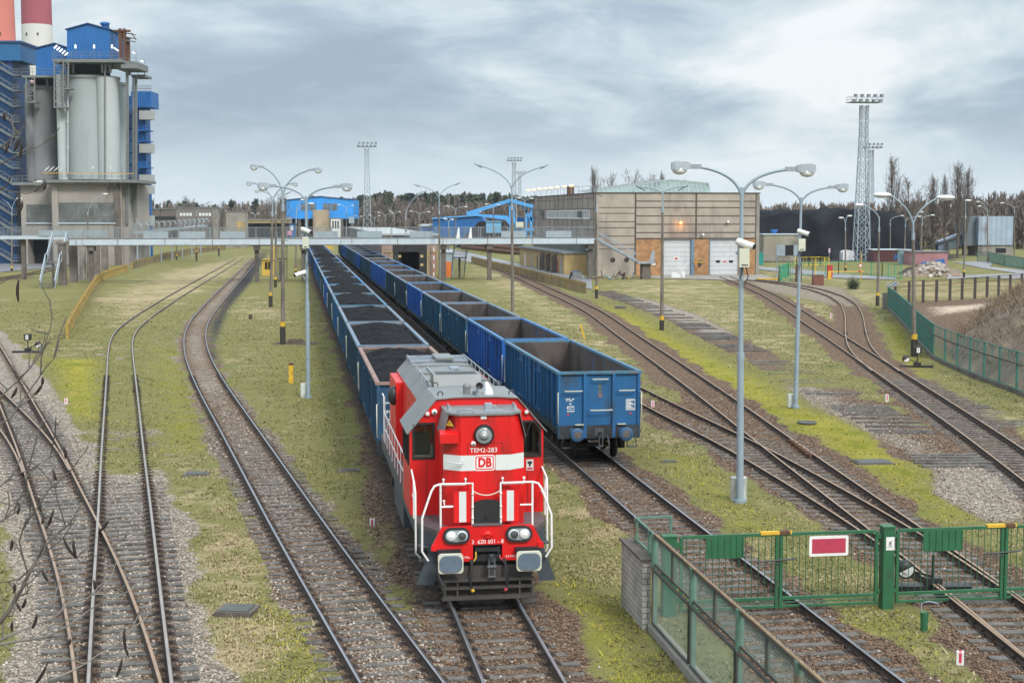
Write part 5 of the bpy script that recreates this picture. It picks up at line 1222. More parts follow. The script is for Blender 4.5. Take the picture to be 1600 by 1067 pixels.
# ------------------------------------------------------------------ floodlight masts
def mast(label, px, basey, topy, Y=None, mid=None, W0=2.7, W1=1.3, plat=(6.2, 3.0)):
    p = G(px, basey) if Y is None else Vector((AT(px, basey, Y).x, Y, GZ)); Y = p.y
    H = AT(px, topy, Y).z - GZ; root = thing('floodlight_mast', label, 'floodlight mast', p, .12, 'lattice floodlight masts')
    b = MB(); n = 15
    def c(k, z): w = (W0 + (W1 - W0) * min(1, z / (H * .8))) / 2; return Vector((((-1, 1, 1, -1)[k]) * w, ((-1, -1, 1, 1)[k]) * w, z))
    zs = [H * (1 - (1 - i / n) ** 1.15) * .985 for i in range(n + 1)]
    for k in range(4):
        for i in range(n): b.beam(c(k, zs[i]), c(k, zs[i + 1]), .16, .16)
        for i in range(n):
            b.beam(c(k, zs[i]), c((k + 1) % 4, zs[i + 1]), .08, .08); b.beam(c((k + 1) % 4, zs[i]), c(k, zs[i + 1]), .08, .08)
            if i % 2 == 0: b.beam(c(k, zs[i]), c((k + 1) % 4, zs[i]), .09, .09)
    for s in (-.22, .22): b.beam((s, 0, .5), (s, 0, H * .98), .05, .05)
    for i in range(70): b.beam((-.22, 0, .8 + i * (H - 1.5) / 70), (.22, 0, .8 + i * (H - 1.5) / 70), .03, .03)
    b.build('lattice_tower', [M['mast']], root)
    def platform(z, w, d, x0, rows):
        b = MB(); b.lohi((x0 - w / 2, -d / 2, z), (x0 + w / 2, d / 2, z + .15))
        for zz in (.6, 1.1):
            for s in (-1, 1): b.beam((x0 - w / 2, s * d / 2, z + zz), (x0 + w / 2, s * d / 2, z + zz), .06, .06); b.beam((x0 + s * w / 2, -d / 2, z + zz), (x0 + s * w / 2, d / 2, z + zz), .06, .06)
        for k in range(7):
            for s in (-1, 1): b.beam((x0 - w / 2 + k * w / 6, s * d / 2, z), (x0 - w / 2 + k * w / 6, s * d / 2, z + 1.1), .06, .06)
        pl = b.build('platform', [M['mast']], root)
        for r_, zz in enumerate(rows):
            for k in range(5):
                b = MB(); x = x0 - w / 2 + .5 + k * (w - 1) / 4 + (.25 if r_ else 0)
                b.box((x, -d / 2 - .15, z + zz), (.62, .35, .5), 0, 0, .3); b.box((x, -d / 2 - .36, z + zz - .06), (.5, .06, .4), 1, 0, .3); b.build('floodlight', [M['darkgrey'], M['lamp_grey']], pl)
    platform(H, *plat, 0, (.25, 1.25))
    if mid: platform(AT(px, mid[0], Y).z - GZ, mid[2], 1.6, mid[1], (.5,))
    return root
M['mast'] = mat('mast_steel', (.30, .36, .40), .5, .2, .1, 3)
mast('tall floodlight mast standing right of the concrete shed in front of the coal heap', 1345.5, 407, 161)
mast('floodlight mast half hidden behind the tall right one, with its platform lower', 1358, 395, 232, Y=470)
mast('floodlight mast rising beyond the bright blue building', 574, 350, 230, Y=476)
mast('far floodlight mast behind the post with wide bare arms', 803, 346, 252, Y=612)
mast('lowest and farthest floodlight mast near the roof lamps', 812, 344, 272, Y=800)

# ------------------------------------------------------------------ things measured on upright planes
def on_t(px, py, t):
    """point on the upright plane across the tracks at distance t: (offset n, height z)"""
    r = ray(px, py); k = t / (r[0] * DV[0] + r[1] * DV[1]); return (r[0] * NV[0] + r[1] * NV[1]) * k, CAMH + r[2] * k
class PX:
    """builds in the frame of a thing whose origin stands at photo column px, world distance Y"""
    def __init__(s, px, Y): s.o = Vector((AT(px, 500, Y).x, Y, GZ)); s.Y = Y
    def p(s, px, py, dy=0): 
        q = AT(px, py, s.Y + dy); return Vector((q.x - s.o.x, dy, q.z - GZ))
    def box(s, b, x0, y0, x1, y1, dy=0, dep=1, m=0, ground=False):
        a, c = s.p(x0, y1, dy), s.p(x1, y0, dy); b.lohi((a.x, dy, -.1 if ground else a.z), (c.x, dy + dep, c.z), m); return b
    def beam(s, b, x0, y0, x1, y1, w=.2, h=.2, dy=0, m=0): b.beam(s.p(x0, y0, dy), s.p(x1, y1, dy), w, h, m); return b
    def rail(s, b, x0, x1, y, dy=0, h=1.1, dep=None, w=.06, n=None):
        """handrail along a platform edge at photo height y"""
        a, c = s.p(x0, y, dy), s.p(x1, y, dy); n = n or max(2, int((c.x - a.x) / 1.6))
        for zz in (h * .5, h): b.beam((a.x, dy, a.z + zz), (c.x, dy, c.z + zz), w, w)
        for k in range(n + 1): x = a.x + (c.x - a.x) * k / n; b.beam((x, dy, a.z), (x, dy, a.z + h), w, w)
        return b
def stairs(b, top, bot, w, wv, n=14, mside=0, mtread=1, rail=1.0, plate=.9):
    """flight from top to bot (centre points), w wide along unit vector wv, solid or open sides"""
    top, bot, wv = Vector(top), Vector(bot), Vector(wv)
    for s in (-1, 1):
        o = wv * (s * w / 2); b.beam(top + o, bot + o, .06, .30, mside)
        if rail: b.beam(top + o + Vector((0, 0, rail)), bot + o + Vector((0, 0, rail)), .06, .08, mside)
        if plate:
            q = [top + o + Vector((0, 0, .1)), bot + o + Vector((0, 0, .1)), bot + o + Vector((0, 0, plate)), top + o + Vector((0, 0, plate))]
            t = wv * .03; b.add(q + [p + t for p in q], [(0, 1, 2, 3), (7, 6, 5, 4), (0, 4, 5, 1), (3, 2, 6, 7)], mside)
        else:
            for k in range(4): p = top.lerp(bot, (k + .5) / 4) + o; b.beam(p, p + Vector((0, 0, rail)), .05, .05, mside)
    for k in range(n):
        p = top.lerp(bot, (k + .5) / n); d = (bot - top); d.z = 0; d.normalize()
        b.beam(p - wv * (w / 2), p + wv * (w / 2), .28, .04, mtread)
M['fascia'] = mat('bridge_fascia', (.43, .50, .55), .6, 0, .08, 1.2, (.22, .24, .24), .25, 1.5, 0, 30, 3)
M['board'] = mat('grey_railing_boards', (.27, .33, .37), .65, 0, .1, .8, (.20, .23, .25), .3, 1.5, 0, 30, 3)
M['concrete'] = mat('concrete', (.25, .235, .21), .92, 0, .16, .6, (.13, .12, .105), .42, .35, .2, 20, 3)
M['concrete_dark'] = mat('stained_concrete', (.13, .112, .098), .92, 0, .22, 1.2, (.06, .052, .045), .5, .9, .3, 20, 4)
M['tread'] = mat('stair_grating', (.11, .12, .13), .7, .1, .15, 4)
M['bar'] = mat('railing_bars', (.20, .225, .24), .6, .1, .1, 2)

# ------------------------------------------------------------------ footbridge across the yard
TB = 199.0
br = thing('footbridge', 'long grey footbridge on concrete columns crossing above both trains', 'footbridge', TR(TB, 0, GZ), TH)
nL = on_t(107, 378, TB)[0]; nR = on_t(928, 376, TB)[0]; Z0, Z1 = 4.95, 5.72
b = MB(); b.lohi((nL, 0, Z0), (nR, .25, Z1), 0); b.lohi((nL, 2.35, Z0), (nR, 2.6, Z1), 0); b.lohi((nL, .25, Z1 - .25), (nR, 2.35, Z1 - .1), 1); b.lohi((nL - .05, -.06, Z0 - .10), (nR + .05, .3, Z0), 1); b.lohi((nL, -.03, Z1), (nR, .28, Z1 + .07), 1)
k = 0
for x in np.arange(nL, nR, 6.1): b.lohi((x, -.012, Z0), (x + .08, 0, Z1), 1)
b.build('deck', [M['fascia'], M['concrete_dark']], br)
b = MB()
for yy in (.1, 2.5):
    for z in (Z1 + .1, Z1 + 1.5): b.beam((nL, yy, z), (nR, yy, z), .06, .06)
    for x in np.arange(nL, nR, 2.0): b.beam((x, yy, Z1), (x, yy, Z1 + 1.55), .07, .07)
    for x in np.arange(nL, nR, .16): b.beam((x, yy, Z1 + .1), (x, yy, Z1 + 1.5), .022, .022)
b.build('railing', [M['bar']], br)
for x0, x1 in ((224, 263), (280, 321), (344, 383), (491, 528), (558, 597), (640, 677), (783, 821), (853, 893)):
    b = MB(); b.lohi((on_t(x0, 368, TB)[0], .02, Z1 + .08), (on_t(x1, 368, TB)[0], .06, Z1 + .98)); b.build('railing_board', [M['board']], br)
for x in (716, 735):
    n_ = on_t(x, 368, TB)[0]; b = MB(); b.prism([(n_ - .30, Z1), (n_ + .22, Z1), (n_ + .15, Z1 + 1.45), (n_ - .02, Z1 + 1.45)], -.05, .05, 'XZ'); b.build('stair_gate_post', [M['lamp_white']], br)
for px in (141, 401, 474, 694, 766, 924):
    n_ = on_t(px, 400, TB)[0]; b = MB(); b.lohi((n_ - .28, .6, -.1), (n_ + .28, 1.2, Z0 - .6), 0); b.lohi((n_ - .45, .1, Z0 - .75), (n_ + .45, 2.4, Z0 - .1), 0)
    b.build('column', [M['concrete_dark']], br)
def bridge_stairs(pxt, pyt, pxb, pyb, w, label, tb, plate=.9):
    b = MB(); n0 = on_t(pxt, pyt, TB)[0]; g = G(pxb, pyb); n1 = g.x * NV[0] + g.y * NV[1]; t1 = g.x * DV[0] + g.y * DV[1] - TB
    top, bot = Vector((n0, 0, Z1 - .1)), Vector((n1, t1, 0)); mid0 = top.lerp(bot, .46); mid1 = top.lerp(bot, .56); mid1.z = mid0.z
    stairs(b, top, mid0, w, (1, 0, 0), 12, 0, 1, 1.0, plate); stairs(b, mid1, bot, w, (1, 0, 0), 12, 0, 1, 1.0, plate); b.lohi((mid1.x - w / 2, mid1.y, mid0.z - .12), (mid0.x + w / 2, mid0.y, mid0.z), 1)
    for s in (-1, 1): b.beam(mid0 + Vector((s * w / 2, 0, 1.0)), mid1 + Vector((s * w / 2, 0, 1.0)), .06, .08)
    b.lohi((mid1.x - .14, mid1.y, 0), (mid1.x + .14, mid1.y + .28, mid0.z - .12), 2)
    return b.build('stairs', [M['fascia'] if plate else M['steel'], M['tread'], M['concrete_dark']], br, label=label)
bridge_stairs(93, 378, 74, 451, 1.75, 'plated grey stairs at the left end', TB)
bridge_stairs(722, 381, 715, 435, 1.8, 'open stairs beside the shed opening', TB, 0)
bridge_stairs(441, 384, 441, 438, 1.3, 'dark stairs behind the yellow hut', TB, 0)
b = MB(); n0 = nR; zA = Z1; a = Vector((nR + .6, 1.3, zA - .1)); c = Vector((on_t(1000, 410, TB)[0], 1.3, 2.4))
stairs(b, a, c, 1.6, (0, 1, 0), 15, 0, 1, 1.0, 0); b.lohi((nR - .1, .2, zA - .25), (nR + .7, 2.5, zA - .1), 0)
b.lohi((c.x - .2, .3, 2.15), (c.x + 2.2, 2.4, 2.38), 0); b.lohi((c.x + .5, .8, -.1), (c.x + 1.7, 2.0, 2.15), 2)
b.prism([(c.x + 1.3, 2.38), (c.x + 2.1, 2.38), (c.x + 2.1, 4.0), (c.x + 1.8, 4.0)], .28, .32, 'XZ', 0)
b.build('stairs', [M['steel'], M['tread'], M['concrete_dark']], br, label='side stairs running down at the right end')
# left approach of the bridge, set back behind the stairs
q = PX(40, 203); ap = thing('walkway', 'grey approach walkway left of the footbridge stairs in front of the dark entrance', 'walkway', q.o)
b = MB(); q.box(b, -40, 369, 105, 374, 0, 2.4, 0); b.build('deck', [M['fascia']], ap)
b = MB(); q.rail(b, -40, 105, 369, .05, 1.25, None, .05, 70); b.build('railing', [M['bar']], ap)
b = MB(); q.box(b, 60, 360, 168, 369, -.1, .05, 0); b.build('railing_board', [M['board']], ap)
for x, y in ((36, 422),):
    b = MB(); q.box(b, x - 2.4, 374, x + 2.4, y, .8, .6, 0, True); b.build('column', [M['concrete_dark']], ap)
# stout concrete pillars of the old conveyor under the bridge
for i, (x, y, w, pt) in enumerate(((97, 446, 11, 382), (114, 441, 11, 382), (127.5, 437.5, 11, 382), (150, 429.5, 9.5, 381), (163, 424, 9, 380))):
    g = G(x, y); s_ = FPX / g.y; wd = w / s_; b = MB(); h = 8.9 - (pt - 335.5) * g.y / FPX
    b.lohi((-wd / 2, 0, -.1), (wd / 2, wd * .9, h)); b.lohi((-wd / 2 - .15, -.1, h), (wd / 2 + .15, wd, h + .35))
    o = b.build('concrete_pillar', [mat('pillar_%d' % i, (.15, .13, .115) if i != 2 else (.25, .235, .21), .92, 0, .3, 1, (.055, .047, .042) if i != 2 else (.07, .06, .055), .5, .6, .3, 20, 5)]); o.location = (g.x, g.y, GZ)
    tag(o, ['stained concrete pillar nearest to the left bridge stairs', 'second dark concrete pillar right of the bridge stairs', 'pale peeling concrete pillar between two dark ones', 'dark concrete pillar just right of the bridge column', 'farthest right concrete pillar of the row'][i], 'pillar', 'old conveyor pillars under the bridge')

# ------------------------------------------------------------------ power station on the left
def clad(name, c, w=.35, var=.1):
    """sheet cladding: upright ribs as bump and slight tone change per sheet"""
    m = mat(name, c, .5, 0, var, .5, tuple(x * .6 + .02 for x in c), .3, .5, 0, 30, 4); nt = m.node_tree; ns, ls = nt.nodes, nt.links
    t = ns.new('ShaderNodeTexCoord'); sp = ns.new('ShaderNodeSeparateXYZ'); ls.new(t.outputs['Object'], sp.inputs[0]); a = ns.new('ShaderNodeMath'); a.operation = 'ADD'; ls.new(sp.outputs[0], a.inputs[0]); ls.new(sp.outputs[1], a.inputs[1])
    d = ns.new('ShaderNodeMath'); d.operation = 'MULTIPLY'; ls.new(a.outputs[0], d.inputs[0]); d.inputs[1].default_value = 6.283 / w; sn = ns.new('ShaderNodeMath'); sn.operation = 'SINE'; ls.new(d.outputs[0], sn.inputs[0])
    bn = ns.new('ShaderNodeBump'); bn.inputs['Strength'].default_value = .6; bn.inputs['Distance'].default_value = .06; ls.new(sn.outputs[0], bn.inputs['Height']); ls.new(bn.outputs[0], ns['Principled BSDF'].inputs['Normal']); return m
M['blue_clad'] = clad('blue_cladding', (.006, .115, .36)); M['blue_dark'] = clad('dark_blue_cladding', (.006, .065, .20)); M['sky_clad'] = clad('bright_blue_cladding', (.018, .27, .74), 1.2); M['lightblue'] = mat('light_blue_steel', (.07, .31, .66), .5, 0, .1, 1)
M['silo'] = mat('silo_concrete', (.32, .365, .375), .85, 0, .07, .12, (.24, .27, .27), .35, .15, .1, 8, 5); M['silo_dark'] = mat('sooty_silo', (.19, .195, .205), .88, 0, .25, .15, (.06, .06, .072), .5, .12, .1, 8, 3); M['silo_light'] = mat('silo_strip', (.39, .43, .435), .85, 0, .06, .2, (.30, .33, .33), .3, .2, 0, 8, 5)
M['plat'] = mat('platform_steel', (.16, .175, .175), .7, 0, .15, 1); M['base_wall'] = mat('plant_base_render', (.30, .275, .245), .92, 0, .12, .25, (.13, .115, .10), .4, .2, .1, 10, 4); M['dull_glass'] = mat('dull_factory_glass', (.105, .115, .115), .35, 0, .35, .5, (.19, .205, .20), .5, .35)
M['dark_in'] = mat('dark_interior', (.012, .013, .016), .9, 0, .2, 1)
M['chim_red'] = mat('chimney_red', (.52, .17, .14), .85, 0, .1, .1, (.42, .13, .11), .35, .08, 0, 8, 4); M['chim_white'] = mat('chimney_white', (.56, .56, .53), .85, 0, .06, .1, (.42, .42, .40), .35, .08, 0, 8, 4)
M['tube_light'] = mat('white_lamp_tube', (.8, .8, .78), .4, 0, .02, 1, emit=(1, .98, .92, .6)); M['chim_red2'] = mat('chimney_crimson', (.30, .075, .10), .85, 0, .1, .1, (.23, .06, .08), .3, .08, 0, 8, 4)
q = PX(140, 262); pw = thing('silo_building', 'tall grey concrete silo block with blue sheds on its roof', 'silo building', q.o)
def pcyl(name, xc, w, yt, yb, dy, m, n=40, lip=True, lab=None):
    r = w / 2 / (FPX / (q.Y + dy)); c = q.p(xc, yb, dy + r); zt, zb = q.p(xc, yt, dy).z, c.z
    b = MB(); b.tube([(c.x, dy + r, zb), (c.x, dy + r, zt)], r, n); 
    if lip: b.tube([(c.x, dy + r, zt - .5), (c.x, dy + r, zt)], r + .22, n)
    o = b.build(name, [m], pw); 
    if lab: o['label'] = lab
    return o
pcyl('silo', 145, 88, 117, 281, 1.0, M['silo'], lab='front pale grey silo'); pcyl('silo', 68, 50, 134, 281, 4.5, M['silo_dark'], lab='sooty dark silo on the left'); pcyl('silo', 178, 44, 128, 281, 12, M['silo'], lab='rear silo on the right')
pcyl('pilaster', 99, 15, 116, 281, .2, M['silo_light'], 20, False); pcyl('pilaster', 171, 33, 120, 281, .4, M['silo_light'], 24, False); pcyl('pilaster', 50, 14, 130, 284, 4.0, M['silo_dark'], 16, False)
b = MB(); b.cyl(q.p(106, 270, .1), q.p(106, 122, .1), .16, n=8); b.cyl(q.p(164, 280, .25), q.p(164, 110, .25), .14, n=8, m=1)
for y in (150, 190, 230): b.box(q.p(106, y, .15), (.5, .3, .2))
b.build('downpipe', [M['silo_light'], M['plat']], pw)
b = MB(); q.box(b, 83, 286, 189, 414, 0, 11, 0, True); q.box(b, 34, 289, 83, 372, 3.5, 10, 0); q.box(b, 34, 372, 43, 414, 3.5, 10, 0, True); q.box(b, 76, 372, 83, 414, 3.5, 10, 0, True); q.box(b, 189, 286, 199, 400, 1.2, 10, 0, True); q.box(b, 201, 288, 211, 396, 5.5, 10, 0, True)
q.box(b, 180, 286, 187, 414, -.25, .25, 1, True); q.box(b, 84, 286, 90, 414, -.25, .25, 0, True)
b.build('base_wall', [M['base_wall'], M['concrete_dark']], pw)
b = MB(); q.box(b, 43, 372, 76, 412, 7, .3, 0, True); b.build('entrance', [M['dark_in']], pw)
for x0, y0, x1, y1, dy, nx_ in ((91, 317, 180, 349, -.05, 13), (42, 320, 84, 349, 3.42, 8)):
    b = MB(); q.box(b, x0, y0, x1, y1, dy, .1, 0); w_ = b.build('window', [M['dull_glass']], pw)
    b = MB()
    for k in range(nx_ + 1): x = x0 + (x1 - x0) * k / nx_; q.beam(b, x, y0, x, y1, .08 if k % 4 else .2, .06, dy - .03)
    for y in (y0, (y0 * 2 + y1) / 3, (y0 + y1 * 2) / 3): q.beam(b, x0, y, x1, y, .06, .06, dy - .03)
    q.beam(b, x0 - 1, y1, x1 + 1, y1, .3, .2, dy - .1, 1); b.build('frame', [M['plat'], M['fascia']], w_)
b = MB(); q.box(b, 66, 281, 214, 285.5, -1.6, 14, 0); q.box(b, 18, 285, 70, 289.5, 2.2, 6, 0); b.poly([q.p(214, 281, -1.6), q.p(226, 285, 3), q.p(226, 287, 3), q.p(214, 285.5, -1.6)], 0); q.rail(b, 66, 206, 281, -1.55, 1.15, None, .07); q.rail(b, 18, 68, 285, 2.3, 1.1, None, .07)
for x in range(80, 190, 11): q.box(b, x, 285, x + 1.5, 290, -1.2, .4, 0)
q.beam(b, 66, 270.8, 208, 271.5, .10, .10, -1.6, 1); b.build('lower_gallery', [M['plat'], M['yellow']], pw)
for k in range(7): b = MB(); p = q.p(69 + k * 3.8, 268 - (3 if k % 2 else 0), -1.4); b.beam(p, p + Vector((.5, 0, .55)), .1, .1); b.beam(p, (p.x, p.y, q.p(69, 281, -1.4).z), .05, .05, 1); b.build('lamp_tube', [M['lamp_white'], M['plat']], pw)
for x in (145.5, 173): b = MB(); q.beam(b, x, 264, x, 259.5, .14, .14, -1.0); b.build('lamp_tube', [M['lamp_white']], pw)
b = MB(); q.box(b, 82, 92.5, 190, 97.5, -1.4, 13, 0); q.box(b, 178, 97, 214, 107, 1, 8, 0); q.box(b, 189, 101, 214, 107, -1, 8, 0); q.box(b, 34, 118, 86, 121.5, 2.6, 7, 0); q.box(b, 205, 117, 227, 120.5, 6, 5, 0)
q.rail(b, 82, 186, 92.5, -1.3, 1.15); q.rail(b, 189, 213, 101, -.9, 1.1); q.rail(b, 206, 226, 117, 6.1, 1.1); q.rail(b, 34, 84, 118, 2.7, 1.15)
for x in (112, 158, 163, 170): q.box(b, x, 97, x + 3, 114, .5, .5, 0)
for x in (72, 53): q.box(b, x, 121, x + 2, 134, 4, .5, 0)
b.build('roof_gallery', [M['plat']], pw)
b = MB(); q.box(b, 108, 99, 158, 116, 3, 6, 0); q.box(b, 56, 121, 84, 133, 7, 4, 0); b.build('gallery_void', [M['dark_in']], pw)
TL = [M['tube_light'], M['plat']]
for k in range(5): b = MB(); p = q.p(84.5 + k * 4.2, 76 + k * 2.8, -1.2); b.beam(p, p + Vector((.55, 0, .5)), .2, .2, 0); b.beam(p, (p.x, p.y, q.p(90, 92, -1.2).z), .05, .05, 1); b.build('lamp_tube', TL, pw)
for x in (118, 147, 175): b = MB(); q.beam(b, x, 70.5, x, 76, .24, .24, -1.2); q.beam(b, x, 76, x, 93, .07, .07, -1.2, 1); b.build('lamp_tube', TL, pw)
b = MB(); q.beam(b, 178, 75, 185, 80, .2, .2, -1); b.build('lamp_tube', TL, pw)
for x, x0, y, yb, d_ in ((212.5, 207, 81, 102, -.5), (225.5, 220, 94, 118, 6)): b = MB(); q.beam(b, x0, y + 1, x0 + 4, y + 3, .3, .2, d_); q.beam(b, x0 + 4, y, x, y, .06, .06, d_, 1); q.beam(b, x, y, x, yb, .06, .06, d_, 1); b.build('lamp_tube', TL, pw)
def gable(name, x0, x1, xa, ye, ya, yb, dy, dep, m, sidex=None):
    b = MB(); pts = [q.p(x0, yb, dy), q.p(x1, yb, dy), q.p(x1, ye, dy), q.p(xa, ya, dy), q.p(x0, ye, dy)]
    b.prism([(p.x, p.z) for p in pts], dy, dy + dep, 'XZ', 0); o = b.build(name, [m], pw)
    b = MB(); e, a_, f = pts[4], pts[3], pts[2]
    for u, v in ((e, a_), (a_, f)):
        d = (v - u).normalized(); uu, vv = u - d * .3 * (u is e), v + d * .3 * (v is f)
        b.add([uu + Vector((0, -.3, .03)), vv + Vector((0, -.3, .03)), vv + Vector((0, dep, .03)), uu + Vector((0, dep, .03)), uu + Vector((0, -.3, .2)), vv + Vector((0, -.3, .2)), vv + Vector((0, dep, .2)), uu + Vector((0, dep, .2))], [(3,2,1,0),(4,5,6,7),(0,1,5,4),(1,2,6,5),(2,3,7,6),(3,0,4,7)], 0)
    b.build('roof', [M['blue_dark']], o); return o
gable('roof_shed', 104.5, 171, 137.5, 47, 38, 92, .6, 14, M['blue_clad']); gable('roof_shed', 56, 108, 86, 76.5, 69, 118, 6, 9, M['blue_clad'])
b = MB(); b.cyl(q.p(164, 47, 5), q.p(164, 40, 5), .55, n=12); b.lathe([(.75, 0), (.9, .3), (.75, .5), (.2, .6)], q.p(164, 40, 5), 14); b.cyl(q.p(168, 47, 6), q.p(168, 41, 6), .35, n=12); b.build('roof_vent', [M['blue_clad']], pw)
b = MB()                                                                # lattice brackets, hoist frame, pipes
for x0, x1, y0, y1, dy in ((85, 99, 93, 168, -1.6), (99, 107, 95, 139, -1.3), (41, 54, 121, 160, 2.0)):
    for x in (x0, x1): q.beam(b, x, y0, x, y1, .22, .22, dy); q.beam(b, x, y0, x, y1, .22, .22, dy + 1.5)
    n_ = int((y1 - y0) / 9)
    for k in range(n_):
        ya, yb2 = y0 + (y1 - y0) * k / n_, y0 + (y1 - y0) * (k + 1) / n_; q.beam(b, x0, ya, x1, yb2, .1, .1, dy) if k % 2 else q.beam(b, x1, ya, x0, yb2, .1, .1, dy); q.beam(b, x0, yb2, x1, yb2, .1, .1, dy)
    q.box(b, x0 - 1, y1 - 1, x1 + 4, y1 + 1, dy - .3, 2, 0)
q.box(b, 186, 45, 189.5, 100, 1.5, .5, 1); q.box(b, 193, 45, 195.5, 100, 1.5, .5, 1); q.box(b, 198, 58, 202, 118, 2.5, .5, 1); q.box(b, 177, 47, 202, 49.5, 1.3, 1, 1)
for y in (52, 58, 63): q.beam(b, 196, y, 212, y + 3, .2, .2, 2)
q.beam(b, 205, 52, 213, 63, .2, .2, 2); q.box(b, 188, 47, 195, 60, 1.8, 1, 1)
b.build('hoist_frame', [M['plat'], M['rust']], pw)
b = MB()
for x, y0, y1, dy in ((197.5, 107, 350, .8), (200, 107, 350, .8), (208, 118, 330, 4), (211, 118, 330, 4), (213.5, 118, 340, 4)): b.cyl(q.p(x, y1, dy), q.p(x, y0, dy), .14, n=8)
b.build('pipe', [M['plat']], pw)
# blue stair tower behind on the right and the clad boiler wall
q2 = PX(215, 285); bt = thing('blue_tower', 'narrow blue tower with stacked grey balconies at the right of the silos', 'tower', q2.o)
q2.box(MB(), 0, 0, 1, 1)
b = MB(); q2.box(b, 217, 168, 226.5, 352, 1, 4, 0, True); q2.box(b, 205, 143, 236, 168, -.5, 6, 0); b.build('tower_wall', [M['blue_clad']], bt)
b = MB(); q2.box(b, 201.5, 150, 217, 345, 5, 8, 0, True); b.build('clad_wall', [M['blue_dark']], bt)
b = MB()
for k in range(9): q2.box(b, 202.5, 165 + k * 19, 209, 181 + k * 19, 4.9, .1, 0)
b.build('window', [mat('blueish_glass', (.10, .20, .34), .3, 0, .2, .3)], bt)
for y0, y1 in ((173, 187), (225, 239), (273, 286.5), (290, 303), (337, 353)): b = MB(); q2.box(b, 217.5, y0, 236, y1, -.6, 3, 0); b.build('balcony', [mat('balcony_panel', (.36, .38, .37), .6, 0, .08, .6) if y0 == 173 else bpy.data.materials['balcony_panel']], bt)
for y in (205, 222, 263, 327): 
    b = MB(); q2.box(b, 215.5, y - 1.5, 234, y, -.6, 3, 0); q2.rail(b, 216, 234, y - 1.5, -.55, 1.0, None, .06, 8); b.poly([q2.p(226, y + 4, 0), q2.p(227, y + 4, 0), q2.p(233, y, 0), q2.p(226, y, 0)]); b.build('landing', [M['blue_clad']], bt)
b = MB(); q2.rail(b, 205, 236, 143, -.4, 1.0, None, .08, 10); b.build('roof_railing', [M['plat']], bt)
# blue tower with outside stairs at the picture's left edge
q3 = PX(8, 270); lt = thing('blue_stair_tower', 'dark blue tower with zigzag outside stairs at the left edge', 'tower', q3.o)
b = MB(); q3.box(b, -60, 95, 18.5, 406, 0, 10, 0, True); b.build('tower_wall', [M['blue_dark']], lt)
b = MB(); q3.box(b, -70, 67, 31, 95, -.6, 9, 0); q3.box(b, -70, 64, 33, 67, -.9, 9.6, 1); b.build('head_house', [mat('teal_blue_clad', (.012, .11, .27), .5, 0, .1, .5), M['blue_dark']], lt)
b = MB(); x_ = 0
for k in range(13):
    y = 157 + k * 24.2 - 36
    if y < 100: continue
    a, c = q3.p(-14, y - 24, -1.0), q3.p(19, y - 4, -1.0); stairs(b, a, c, 1.0, (0, 1, 0), 8, 0, 0, 1.0, 0); q3.box(b, 18, y - 4, 30, y - 2.3, -1.6, 3, 0); q3.rail(b, 19, 30, y - 4, -1.5, 1.0, None, .06, 3)
b.build('outside_stairs', [mat('stair_steel', (.15, .17, .18), .6, .1, .1, 1)], lt)
for (px, Y, wt, wb, bands, lab) in ((12, 345, 46, 60, [(-40, 172, 'chim_red'), (172, 412, 'chim_white')], 'salmon red and white chimney cut by the left edge'), (70, 460, 45, 52, [(-40, 40, 'chim_red2'), (40, 130, 'chim_white'), (130, 217, 'chim_red2'), (217, 390, 'chim_white')], 'tall crimson and white chimney behind the silos')):
    q4 = PX(px, Y); ch = thing('chimney', lab, 'chimney', q4.o, 0, 'power station chimneys')
    def rad(y): return (wb + (wt - wb) * (412 - y) / 412) / 2 * Y / FPX
    for y0, y1, m in bands:
        b = MB(); b.tube([(0, 0, max(-.1, q4.p(px, y1).z)), (0, 0, q4.p(px, y0).z)], [rad(y1), rad(y0)], 40); s_ = b.build('shaft_band', [M[m]], ch)
    b = MB()
    for x in (-.4, .35): q_ = q4.p(px, 56); b.box((x * rad(56) , -rad(56) * .93, q_.z), (.4, .5, .7))
    b.build('opening', [M['black']], ch)
# low grey pipework and glazed conveyor bridge right of the silos
q5 = PX(270, 262); tr = thing('pipe_trestle', 'pale steel pipe trestle sloping behind the bridge, right of the silos', 'pipe trestle', q5.o)
b = MB(); b.beam(q5.p(214, 364), q5.p(320, 353, 60), 1.2, .35, 0)
for k in range(14):
    u = k / 13; p = q5.p(214, 361).lerp(q5.p(320, 352, 60), u); p.z += .5; b.tube([p + Vector((-.4, 0, -.5)), p + Vector((-.3, 0, .7)), p + Vector((.5, 0, .9)), p + Vector((.9, 0, .2))], .12, 6)
    if k % 2 == 0: b.beam((p.x, p.y, 0), (p.x, p.y, p.z - .4), .2, .2)
b.build('trestle', [M['board']], tr)

